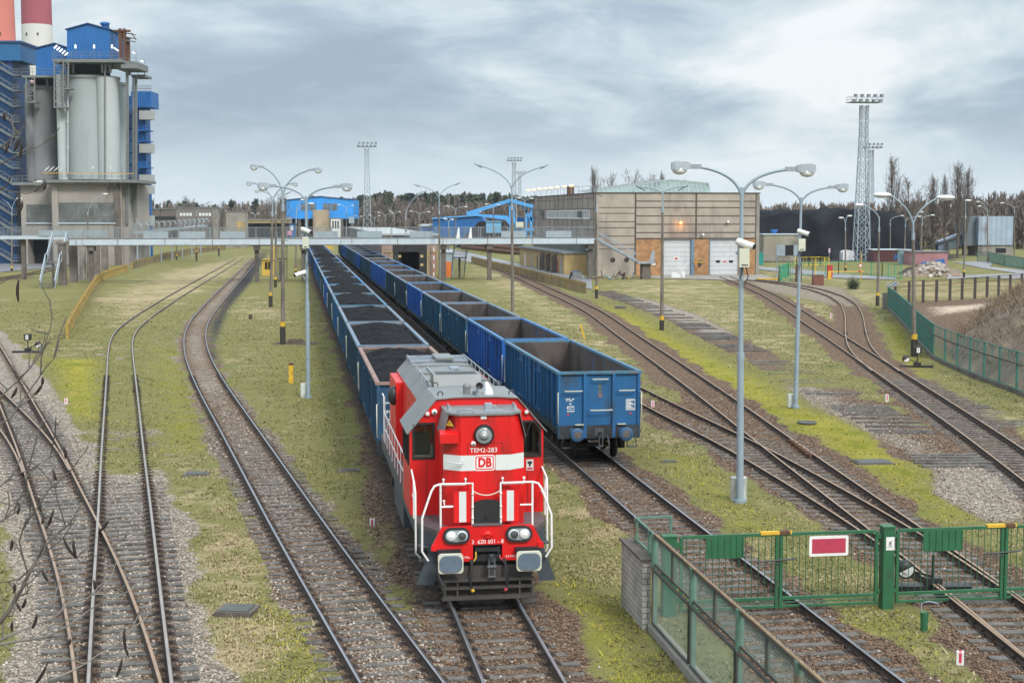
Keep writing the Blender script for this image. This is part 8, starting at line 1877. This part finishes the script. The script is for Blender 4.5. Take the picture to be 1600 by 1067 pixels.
o = thing('tree_stump', 'brown tree stump at the foot of the concrete lamp post', 'stump', G(461, 537)); b = MB(); b.lathe([(.75, -.1), (.6, .12), (.48, .3), (.4, .33), (0, .30)], (0, 0, 0), 14); b.v = [(x * (1 + .2 * math.sin(3 * math.atan2(y, x) + 1)), y, z) for x, y, z in b.v]; b.build('stump', [M['stump']], o); b = MB(); v_, f_ = heap_mesh('x', 3.4, 1.8, .25, 9, 0, 20); b.v = [(x, y - .9, z + .1) for x, y, z in v_]; b.f = [list(map(int, f_[k:k + 4])) for k in range(0, len(f_), 4)]; b.m = [0] * len(b.f); b.sm = [True] * len(b.f); b.build('soil', [M['soil']], o)
o = thing('short_stake', 'short dark wooden stake on the grass right of the polished track', 'stake', G(391.5, 499)); b = MB(); b.cyl((0, 0, -.1), (0, 0, .42), .16, .14, 10); b.build('stake', [M['stump']], o)
o = thing('bent_standpipe', 'small green standpipe with a bent wire handle below the gates', 'standpipe', G(1443.5, 986)); b = MB(); b.cyl((0, 0, -.05), (0, 0, .42), .075, .085, 12); b.cyl((.06, -.02, .2), (.06, -.02, .42), .03, n=8); b.build('pipe', [M['green']], o); b = MB(); b.tube([(-.05, 0, .0), (-.06, 0, .62), (.1, .02, .66), (.3, 0, .60), (.30, 0, .55)], .010, 6); b.build('wire', [M['steel']], o)
q = PX(418, 205); o = thing('yellow_hut', 'small yellow watch hut with a window beside the straight left track', 'hut', G(418, 431)); q.o = o.location; q.Y = o.location.y
b = MB(); q.box(b, 409.5, 407, 427.5, 431, 0, 2, 0, True); b.build('wall', [M['hut_yellow'] if 'hut_yellow' in M else mat('hut_yellow', (.55, .36, .06), .7, 0, .1, 1)], o); b = MB(); q.box(b, 409, 405, 428, 407, -.15, 2.3, 0); b.build('roof', [M['wood_yellow']], o); b = MB(); q.box(b, 413.5, 409.5, 423.5, 420.5, -.06, .08, 0); w_ = b.build('window', [M['glass']], o); b = MB(); 
for x in (413.5, 418.5, 423.5): q.beam(b, x, 409.5, x, 420.5, .09, .06, -.07)
b.build('frame', [M['yellow']], w_)
boxthing('tall dark cabinet under the stairs behind the yellow hut', 'cabinet', 'cabinet', 440, 440, .6, .5, 2.7, M['darkgrey'])
little('yellow board cabin seen above the yellow hut', 'cabin', 'cabin', 430, 232, (427, 382, 433, 396), bpy.data.materials['hut_yellow'], None)
low_fence('yellow railing beside the wagons under the bridge', 'railing', 'railing', [(505, 388), (520, 391)], 1.2, M['yellow'], 1.5, 0)
# workshop and blocks beyond the bridge on the left
little('low grey workshop with a row of small windows beyond the bridge', 'workshop', 'workshop', 305, 430, (276, 325, 333, 375), mat('workshop_grey', (.17, .155, .15), .9, 0, .12, .2), M['plat'], [('window', (281 + k * 5, 333, 284.5 + k * 5, 337.5), M['lamp_white']) for k in range(4)] + [('window', (311 + k * 5, 333, 314.5 + k * 5, 337.5), M['lamp_white']) for k in range(4)])
little('flat roofed grey hall left of the workshop', 'hall', 'hall', 252, 440, (224, 327, 276, 378), M['concrete_dark'], M['plat'], [('window', (240, 338.5, 274, 343.5), M['glass'])])
little('pale concrete column tower at the workshop corner', 'tower', 'column_tower', 336, 425, (333.5, 326, 340, 376), M['concrete'])
little('square concrete block with a yellow side beyond the bridge', 'block', 'concrete_block', 368, 400, (353.5, 331, 383, 365), M['concrete'], M['plat'], [('panel', (370, 346, 382.5, 361), M['ochre'])])
little('long low platform roof behind the left lamp posts', 'platform roof', 'platform_roof', 410, 420, (384, 344, 447, 349), mat('platform_ochre', (.27, .22, .12), .85), M['concrete'], [], False)
little('dark shelter wall under the long platform roof', 'wall', 'wall', 410, 424, (388, 349, 446, 362), mat('dark_shelter', (.035, .035, .045), .9))
# coal stock behind the hut on the right
v_, f_ = heap_mesh('x', 42, 46, 9.6, 4, .62, 110, .07); o = link('coal_stockpile', bulk('coal_stockpile', v_, f_, 4, M['coal_far'] if 'coal_far' in M else mat('coal_far', (.014, .016, .020), .95, 0, .5, .2, (.032, .035, .042), .45, .15, 1.0, .6, 1, spec=.1), True)); o.location = (AT(1286, 400, 300).x, 299, GZ); o.rotation_euler = (0, 0, .0)
tag(o, 'huge black coal stockpile behind the concrete hut and mast', 'coal stockpile')
# earth mound with dead brush on the right
xs, ys = np.linspace(14, 84, 100), np.linspace(50, 150, 120); A_, B_ = np.meshgrid(xs, ys); P2 = np.stack([A_.ravel(), B_.ravel()], 1)
mw_ = poly_w(P2, [(1506, 577), (1484, 550), (1512, 522), (1550, 492), (1585, 466), (1640, 440), (2100, 420), (2300, 900), (1700, 650), (1600, 610), (1545, 590)], 14); hh = np.clip((mw_ - .5) * 2, 0, 1) ** .6 * 5.2
hh = hh * (1 + (fbm(P2, 9, 3) - .5) * .6) + (fbm(P2, 2.2, 6) - .5) * .7 * (hh > .03) - .12; v_ = np.stack([P2[:, 0], P2[:, 1], hh], 1); ix = np.arange(len(v_)).reshape(120, 100); f_ = np.stack([ix[:-1, :-1], ix[:-1, 1:], ix[1:, 1:], ix[1:, :-1]], -1).reshape(-1); o = link('earth_mound', bulk('earth_mound', v_, f_, 4, mat('mound_soil', (.13, .095, .068), .95, 0, .35, .5, (.21, .165, .115), .45, .4, .7, 4), True)); o.location = (0, 0, GZ); MOUND = (o, v_); tag(o, 'brown earth mound overgrown with dead brush right of the teal fence', 'earth mound')

# ------------------------------------------------------------------ trees
def ribbons(P0, P1, w0, w1):
    """thin flat twigs from P0 to P1 as quads facing mostly sideways"""
    P0, P1 = np.asarray(P0), np.asarray(P1); d = P1 - P0; r = rng.normal(size=d.shape); s_ = np.cross(d, r); s_ /= np.linalg.norm(s_, axis=1)[:, None] + 1e-9
    V = np.stack([P0 - s_ * w0, P0 + s_ * w0, P1 + s_ * w1, P1 - s_ * w1], 1).reshape(-1, 3); return V
def bare_tree_parts(H, spread, upright, seed, limbs=34, sub=9, fine=7, tr=.22):
    rnd = np.random.default_rng(seed); b = MB(); V = []
    bend = rnd.normal(size=(2,)) * .02
    def trunk(u): return np.array([bend[0] * H * u * u, bend[1] * H * u * u, H * u])
    b.tube([trunk(u) for u in np.linspace(0, .97, 8)], [tr * (1 - u) ** .8 + .03 for u in np.linspace(0, .97, 8)], 7)
    for i in range(limbs):
        u = .10 + .82 * (i + rnd.random() * .8) / limbs if upright > .6 else .22 + .68 * (i + rnd.random() * .8) / limbs
        a = rnd.random() * 6.283; p0 = trunk(u); rem = H - p0[2]
        L = (rem * .55 + H * .05) * (.75 + .5 * rnd.random()) if upright > .6 else H * .34 * (1.15 - u) * (.7 + .6 * rnd.random()) + .08 * H
        tilt = (spread * (.7 + .6 * rnd.random()))
        d = np.array([math.cos(a) * math.sin(tilt), math.sin(a) * math.sin(tilt), math.cos(tilt)]); p1 = p0 + d * L * .5; d2 = d * (1 - .4 * upright) + np.array([0, 0, .8 * upright + .12]); d2 /= np.linalg.norm(d2); p2 = p1 + d2 * L * .6
        r0 = tr * .42 * (1 - u * .7); b.tube([p0, p1, p2], [r0, r0 * .6, .015], 5, 0, False)
        for j in range(sub):
            t = .25 + .75 * (j + rnd.random()) / sub; q0 = p0 + (p1 - p0) * t * 2 if t < .5 else p1 + (p2 - p1) * (t - .5) * 2
            e = d2 + rnd.normal(size=3) * (.38 if upright > .6 else .62); e[2] = abs(e[2]) * .9 + .2 * upright; e /= np.linalg.norm(e); l = L * .30 * (1.15 - t * .6) * (.6 + .8 * rnd.random()); q1 = q0 + e * l
            V.append((q0, q1, .028, .012))
            for k in range(fine):
                s = .2 + .8 * rnd.random(); g0 = q0 + (q1 - q0) * s; f = e + rnd.normal(size=3) * .5; f /= np.linalg.norm(f); V.append((g0, g0 + f * l * (.35 + .4 * rnd.random()), .016, .006))
    A = np.array([x[0] for x in V]); B = np.array([x[1] for x in V]); w0 = np.array([[x[2]] for x in V]); w1 = np.array([[x[3]] for x in V])
    return b, ribbons(A, B, w0, w1)
M['far_twig'] = mat('grey_brown_twigs', (.13, .105, .09), .95, 0, .15, .2); M['far_bark'] = mat('far_bark', (.10, .082, .07), .95, 0, .2, 1)
def bare_tree(name, label, H, spread, up, seed, **k):
    t = thing(name, label, 'tree', (0, 0, GZ)); b, V = bare_tree_parts(H, spread, up, seed, **k); b.build('trunk', [M['far_bark']], t)
    link('crown', bulk('crown', V, np.arange(len(V)), 4, M['far_twig']), t); return t
proto_p = [bare_tree('poplar_tree', '-', 20, .20, .9, 11 + i, limbs=38) for i in range(3)]; proto_b = [bare_tree('bare_tree', '-', 17, .62, .35, 31 + i, limbs=26, sub=11, fine=9) for i in range(2)]
usedt = set()
def plant(pr, i, px, ytop, Y, label, wide=1.0, group='bare trees beyond the yard'):
    p = pr[i % len(pr)]; z = AT(px, ytop, Y).z - GZ; s = z / (20 if pr is proto_p else 17)
    o = p if p.name not in usedt else dup(p, (0, 0, 0)); usedt.add(p.name); o['label'] = label; o['group'] = group
    o.location = (AT(px, 400, Y).x, Y, GZ); o.rotation_euler = (0, 0, random.random() * 6); o.scale = (s * wide, s * wide, s); return o
plant(proto_p, 0, 1393, 247, 340, 'tall bare poplar just right of the floodlight mast', .95); plant(proto_b, 0, 1418, 281, 345, 'broad bare tree right of the first poplar'); plant(proto_p, 1, 1457, 275, 318, 'bare poplar above the pink shed, left of the pair', .9); plant(proto_p, 2, 1475, 273, 322, 'thin bare poplar between two thicker ones', .6)
plant(proto_p, 0, 1496, 256, 312, 'tallest right hand bare poplar, left of the corrugated tower', 1.1); plant(proto_p, 1, 1508, 264, 318, 'bare poplar closest to the corrugated tower', .9); plant(proto_b, 1, 1440, 300, 350, 'low bare tree between the poplars', 1.0)
plant(proto_p, 2, 931, 261, 330, 'bare poplar over the left roof edge of the concrete shed', .7); plant(proto_b, 0, 951, 275, 340, 'small bare tree next to the poplar above the shed', .7); plant(proto_b, 1, 985, 272, 345, 'bare tree above the middle of the shed roof', .85); plant(proto_b, 0, 1016, 277, 350, 'bare tree left of the roof lantern peak', .9); plant(proto_p, 1, 1033, 271, 345, 'narrow bare tree above the roof lantern peak', .8); plant(proto_b, 1, 1062, 286, 360, 'low bare tree behind the right part of the roof lantern', .9)
plant(proto_b, 0, 418, 312, 470, 'bare tree behind the left lamp posts, beside the bright blue hall', 1.2); plant(proto_b, 1, 438, 306, 480, 'bushy bare tree touching the bright blue hall on its left', 1.2); plant(proto_p, 2, 348, 314, 620, 'far narrow tree on the skyline left of the lamps', .9); plant(proto_b, 0, 297, 309, 520, 'bare tree over the roof of the grey workshop', 1.1)
# the far woods: masses nobody could count
def wood(name, label, x0, x1, Y0, Y1, h0, h1, n, kind, tones, seed, top=None):
    r = np.random.default_rng(seed); px = x0 + (x1 - x0) * r.random(n); Y = Y0 + (Y1 - Y0) * r.random(n); X = (px - 800) / FPX * Y; h = h0 + (h1 - h0) * r.random(n)
    if top: h *= np.interp(px, [a for a, b in top], [b for a, b in top])
    Vs = []; Cs = []
    for i in range(n):
        if kind[i % len(kind)] == 'p':
            m = 150; u = r.random(m) ** .7; z = h[i] * (.42 + .58 * u); rad = h[i] * .15 * (1 - u) ** .6 * (.35 + .65 * r.random(m)) + .15; a = r.random(m) * 6.283
            c = np.stack([X[i] + np.cos(a) * rad, Y[i] + np.sin(a) * rad, z], 1); sz_ = .35 + .5 * r.random((m, 1)); d = r.normal(size=(m, 3)) * sz_; e = r.normal(size=(m, 3)) * sz_ * .8
            V = np.stack([c - d, c + e, c + d, c - e], 1); tn = 1.35 * np.array(tones['p'][r.integers(len(tones['p']))]) * (.7 + .6 * r.random((m, 1)))
        else:
            m = 130; u = r.random(m); z = h[i] * (.12 + .80 * u); rad = h[i] * .20 * np.sin(np.clip(u * 1.1 + .1, 0, 1) * 3.0) * r.random(m) ** .5 + .1; a = r.random(m) * 6.283
            c = np.stack([X[i] + np.cos(a) * rad, Y[i] + np.sin(a) * rad, z], 1); L = h[i] * (.05 + .10 * r.random((m, 1))); d = np.stack([np.cos(a) * .35, np.sin(a) * .35, np.ones(m)], 1) + r.normal(size=(m, 3)) * .3; d *= L / 2
            w = np.cross(d, r.normal(size=(m, 3))); w /= np.linalg.norm(w, axis=1)[:, None] + 1e-9; w *= .12 + .14 * r.random((m, 1)); V = np.stack([c - d - w, c - d + w, c + d + w * .3, c + d - w * .3], 1); tn = 1.5 * np.array(tones['b'][r.integers(len(tones['b']))]) * (.75 + .5 * r.random((m, 1)))
        t = np.array([[X[i] - .25, Y[i], GZ], [X[i] + .25, Y[i], GZ], [X[i] + .12, Y[i], h[i] * .8], [X[i] - .12, Y[i], h[i] * .8]])[None]
        Vs.append(np.concatenate([V, t]).reshape(-1, 3)); Cs.append(np.repeat(np.concatenate([tn, np.array([[.05, .042, .036]])]), 4, 0))
    V = np.concatenate(Vs); C = np.concatenate(Cs); o = link(name, bulk(name, V, np.arange(len(V)), 4, WOODM, False, {'tone': np.concatenate([C, np.ones((len(C), 1))], 1)})); tag(o, label, 'woodland', None, 'stuff'); return o
WOODM = attr_mat('wood_tone', 'tone')
PT = [(.045, .062, .042), (.055, .07, .05), (.04, .054, .042), (.06, .07, .042)]; BT = [(.115, .095, .084), (.14, .115, .098), (.10, .085, .078), (.16, .127, .10)]
wood('pine_forest', 'dark mixed pine wood along the skyline behind the blue halls', 545, 850, 650, 780, 15.5, 19, 440, 'pbpbb', {'p': PT, 'b': BT}, 1, [(545, .9), (600, 1), (700, .98), (830, .95)])
wood('forest_floor_trees', 'bare lower trees at the edge of the dark wood', 556, 850, 625, 660, 10, 15, 230, 'b', {'p': PT, 'b': BT}, 2)
wood('bare_woodland', 'bare brown woodland along the left skyline', -20, 560, 660, 900, 13, 18, 520, 'bbbbbbbp', {'p': PT, 'b': BT}, 3, [(0, .9), (240, .95), (330, .86), (420, .95), (560, 1)])
wood('bare_woodland', 'bare brown woodland behind the coal stockpile and poplars', 1180, 1640, 380, 520, 9.5, 13.2, 520, 'b', {'p': PT, 'b': BT}, 4, [(1180, .96), (1260, 1.0), (1390, 1.02), (1500, 1.12), (1580, 1.28), (1640, 1.3)])
wood('bare_woodland', 'thin bare trees on the skyline behind the concrete shed', 840, 1190, 500, 600, 9, 12, 150, 'b', {'p': PT, 'b': BT}, 5)
# dead brush on the mound, ditch and along fences
mo, mv = MOUND; k = rng.choice(np.nonzero(mv[:, 2] > .15)[0], size=6500); P = mv[k] + np.array(mo.location); P = P[(P[:, 2] > GZ + .02) & (P[:, 0] < P[:, 1] * .36 + 2)]
P = np.repeat(P, 5, 0) + rng.normal(size=(len(P) * 5, 3)) * np.array([.35, .35, .03]); d = rng.normal(size=P.shape) * np.array([.28, .28, .2]) + np.array([0, 0, .42]); V = ribbons(P, P + d * (.5 + rng.random((len(P), 1)) * 1.1), .018, .006)
tn = np.array([.17, .125, .085]) * (.4 + 1.3 * rng.random((len(P), 1))); tn = np.repeat(tn, 4, 0)
o = link('dead_brush', bulk('dead_brush', V, np.arange(len(V)), 4, attr_mat('brush_tone', 'tone'), False, {'tone': np.concatenate([tn, np.ones((len(tn), 1))], 1)})); tag(o, 'dead brown brush covering the earth mound', 'brush', None, 'stuff')
o = thing('small_conifer', 'small dark green conifer bush by the level crossing', 'bush', G(1333, 452)); c = rng.normal(size=(900, 3)) * np.array([.3, .3, .35]) + np.array([0, 0, .5]); c = c[c[:, 2] > 0]; V = ribbons(c, c + rng.normal(size=c.shape) * .22, .03, .01); link('foliage', bulk('foliage', V, np.arange(len(V)), 4, mat('conifer_green', (.05, .065, .035), .9, 0, .3, 3)), o); b = MB(); b.cyl((0, 0, 0), (0, 0, 1), .05, n=6); b.build('stem', [M['bark']], o)

# ------------------------------------------------------------------ the leafless tree in front on the left, its trunk outside the view
ft = thing('leafless_tree', 'leafless tree with hanging dark pods reaching in from the lower left corner', 'tree', (-4.5, 8.2, GZ)); O = ft.location
tb = MB(); TRK_ = [Vector((0, 0, 0)), Vector((.05, .1, 2.4)), Vector((.1, .2, 4.6)), Vector((.12, .25, 6.4)), Vector((.1, .2, 8.2)), Vector((.1, .25, 9.6))]; tb.tube(TRK_, [.17, .15, .12, .09, .055, .02], 10); tb.build('trunk', [M['bark']], ft)
def trunk_at(z):
    for a, c in zip(TRK_[:-1], TRK_[1:]):
        if a.z <= z <= c.z: return a.lerp(c, (z - a.z) / (c.z - a.z))
    return TRK_[-1].copy()
rt = random.Random(12); pods = []
def branch(px, Y0, Y1, r0, r1, m, twigs=8, root=True, tl=.30, podn=0):
    pts = [AT(x, y, Y0 + (Y1 - Y0) * i / (len(px) - 1) + rt.uniform(-.05, .05)) - O for i, (x, y) in enumerate(px)]
    if root:
        s = trunk_at(max(.5, min(9.3, pts[0].z - .55))); mid = s.lerp(pts[0], .5) + Vector((0, 0, -.08)); pts = [s, mid] + pts
    n = len(pts); b = MB(); r0 *= .58; rr = [r0 + (r1 - r0) * (i / (n - 1)) ** .8 for i in range(n)]; b.tube(pts, rr, 7)
    for k in range(int(twigs * .45)):
        i = rt.randrange(2 if root else 0, n - 1); p = pts[i].lerp(pts[i + 1], rt.random()); d = (pts[i + 1] - pts[i]).normalized(); e = (d * .7 + Vector((rt.gauss(0, .6), rt.gauss(0, .4), rt.gauss(.25, .6)))).normalized(); L = tl * rt.uniform(.35, 1.1)
        q = p + e * L * .5; f = (e + Vector((rt.gauss(0, .3), rt.gauss(0, .3), rt.gauss(.1, .35)))).normalized(); q2 = q + f * L * .5; b.tube([p, q, q2], [max(.0042, rr[i] * .34), .0036, .002], 5, 0, False)
        for _ in range(2):
            s = q.lerp(q2, rt.random()); g = (f + Vector((rt.gauss(0, .6), rt.gauss(0, .4), rt.gauss(.1, .6)))).normalized(); b.tube([s, s + g * L * .22], [.0022, .0012], 4, 0, False)
        if k < podn // 2: pods.append(q2.copy())
    return b.build('branch', [m], ft)
branch([(0,972),(15,953),(25,934),(33,922),(45,897),(56,877),(67,856),(92,832),(110,817),(126,789)], 7.6, 7.9, .028, .004, M['bark'], 22, True, .34, 6)
branch([(44,897),(36,870),(30,845),(38,820),(60,790),(80,760),(84,735)], 7.7, 7.7, .010, .002, M['bark'], 14, False, .3, 3)
branch([(0,1000),(29,986),(58,974),(78,968),(91,959),(108,941),(116,928),(122,912),(120,889)], 8.2, 8.5, .020, .003, M['bark_pale'], 14, True, .3, 2)
branch([(110,941),(136,934),(153,924),(172,905),(184,872)], 8.4, 8.6, .008, .002, M['bark_pale'], 8, False, .25)
branch([(0,1006),(39,1000),(74,994),(108,976),(136,955),(161,939),(186,930),(208,920)], 8.6, 8.8, .017, .002, M['bark_pale'], 12, True, .3, 2)
branch([(-10,1110),(30,1085),(72,1064),(108,1050),(136,1035),(155,1021),(180,1009),(194,999),(213,974)], 8.0, 8.4, .015, .002, M['bark_pale'], 10, True, .3, 2)
branch([(0,622),(11,610),(34,590),(45,575),(60,560),(63,545)], 8.3, 8.4, .012, .002, M['bark'], 12, True, .28, 1)
branch([(0,663),(17,652),(30,633),(45,612),(58,594),(73,572),(84,561),(90,547)], 8.2, 8.4, .013, .002, M['bark'], 14, True, .3, 2)
branch([(30,590),(42,581),(56,564),(70,539),(80,508),(82,494)], 8.2, 8.4, .008, .002, M['bark'], 6, False, .2)
branch([(0,257),(22,246),(43,231),(58,231),(69,223)], 8.4, 8.6, .010, .002, M['bark'], 7, True, .22, 1)
branch([(0,231),(19,227),(28,215),(34,206)], 8.3, 8.4, .010, .002, M['bark'], 7, True, .2, 2)
branch([(0,296),(24,300),(42,303),(60,298)], 8.4, 8.4, .008, .002, M['bark'], 5, True, .2, 2)
branch([(0,443),(10,438),(20,432),(32,440)], 8.3, 8.3, .006, .002, M['bark'], 3, True, .15, 1)
branch([(0,760),(20,742),(45,735),(70,720),(88,702)], 8.1, 8.2, .011, .002, M['bark'], 14, True, .3, 3)
branch([(0,815),(25,800),(45,770),(40,740),(52,710)], 7.9, 8.0, .012, .002, M['bark'], 14, True, .3, 3)
branch([(0,910),(30,905),(60,880),(100,872),(150,868),(175,852)], 8.3, 8.5, .008, .002, M['bark'], 12, True, .28, 2)
def pod(p, L=.13):
    a = rt.uniform(-.5, .5); c = rt.uniform(.15, .5) * rt.choice((-1, 1)); b = MB(); pts = [p + Vector((math.sin(a) * L * u + c * L * u * u * .8, rt.uniform(-.004, .004), -L * u)) for u in (0, .12, .35, .65, .9, 1)]
    b.tube(pts, [.0015, .005, .009, .009, .006, .0015], 6); b.build('seed_pod', [M['pod']], ft)
for p in pods: pod(p, rt.uniform(.04, .07))
for x, y, L in ((36,219,.10),(30,217,.07),(12,221,.07),(31,303,.09),(35,314,.08),(30,436,.13),(62,777,.11),(84,795,.12),(99,838,.13),(115,842,.11),(170,811,.08),(196,979,.18),(191,1028,.11),(75,1033,.17),(57,958,.09),(22,910,.06),(20,970,.06),(146,905,.06),(66,588,.05),(26,605,.06)):
    pod(AT(x, y, 8.2) - O, L)

# ------------------------------------------------------------------ the damp air: one closed box of thin haze round everything
hz_ = MB(); hz_.lohi((-4600, -900, -1.6), (4600, 9000, 112)); hm = bpy.data.materials.new('haze'); hm.use_nodes = True; hn, hl = hm.node_tree.nodes, hm.node_tree.links
hn.clear(); hv = hn.new('ShaderNodeVolumePrincipled'); hv.inputs['Color'].default_value = (.86, .92, 1, 1); hv.inputs['Density'].default_value = .00008; ho = hn.new('ShaderNodeOutputMaterial'); hl.new(hv.outputs[0], ho.inputs['Volume'])
hb = hz_.build('haze', [hm]); hb['kind'] = 'stuff'
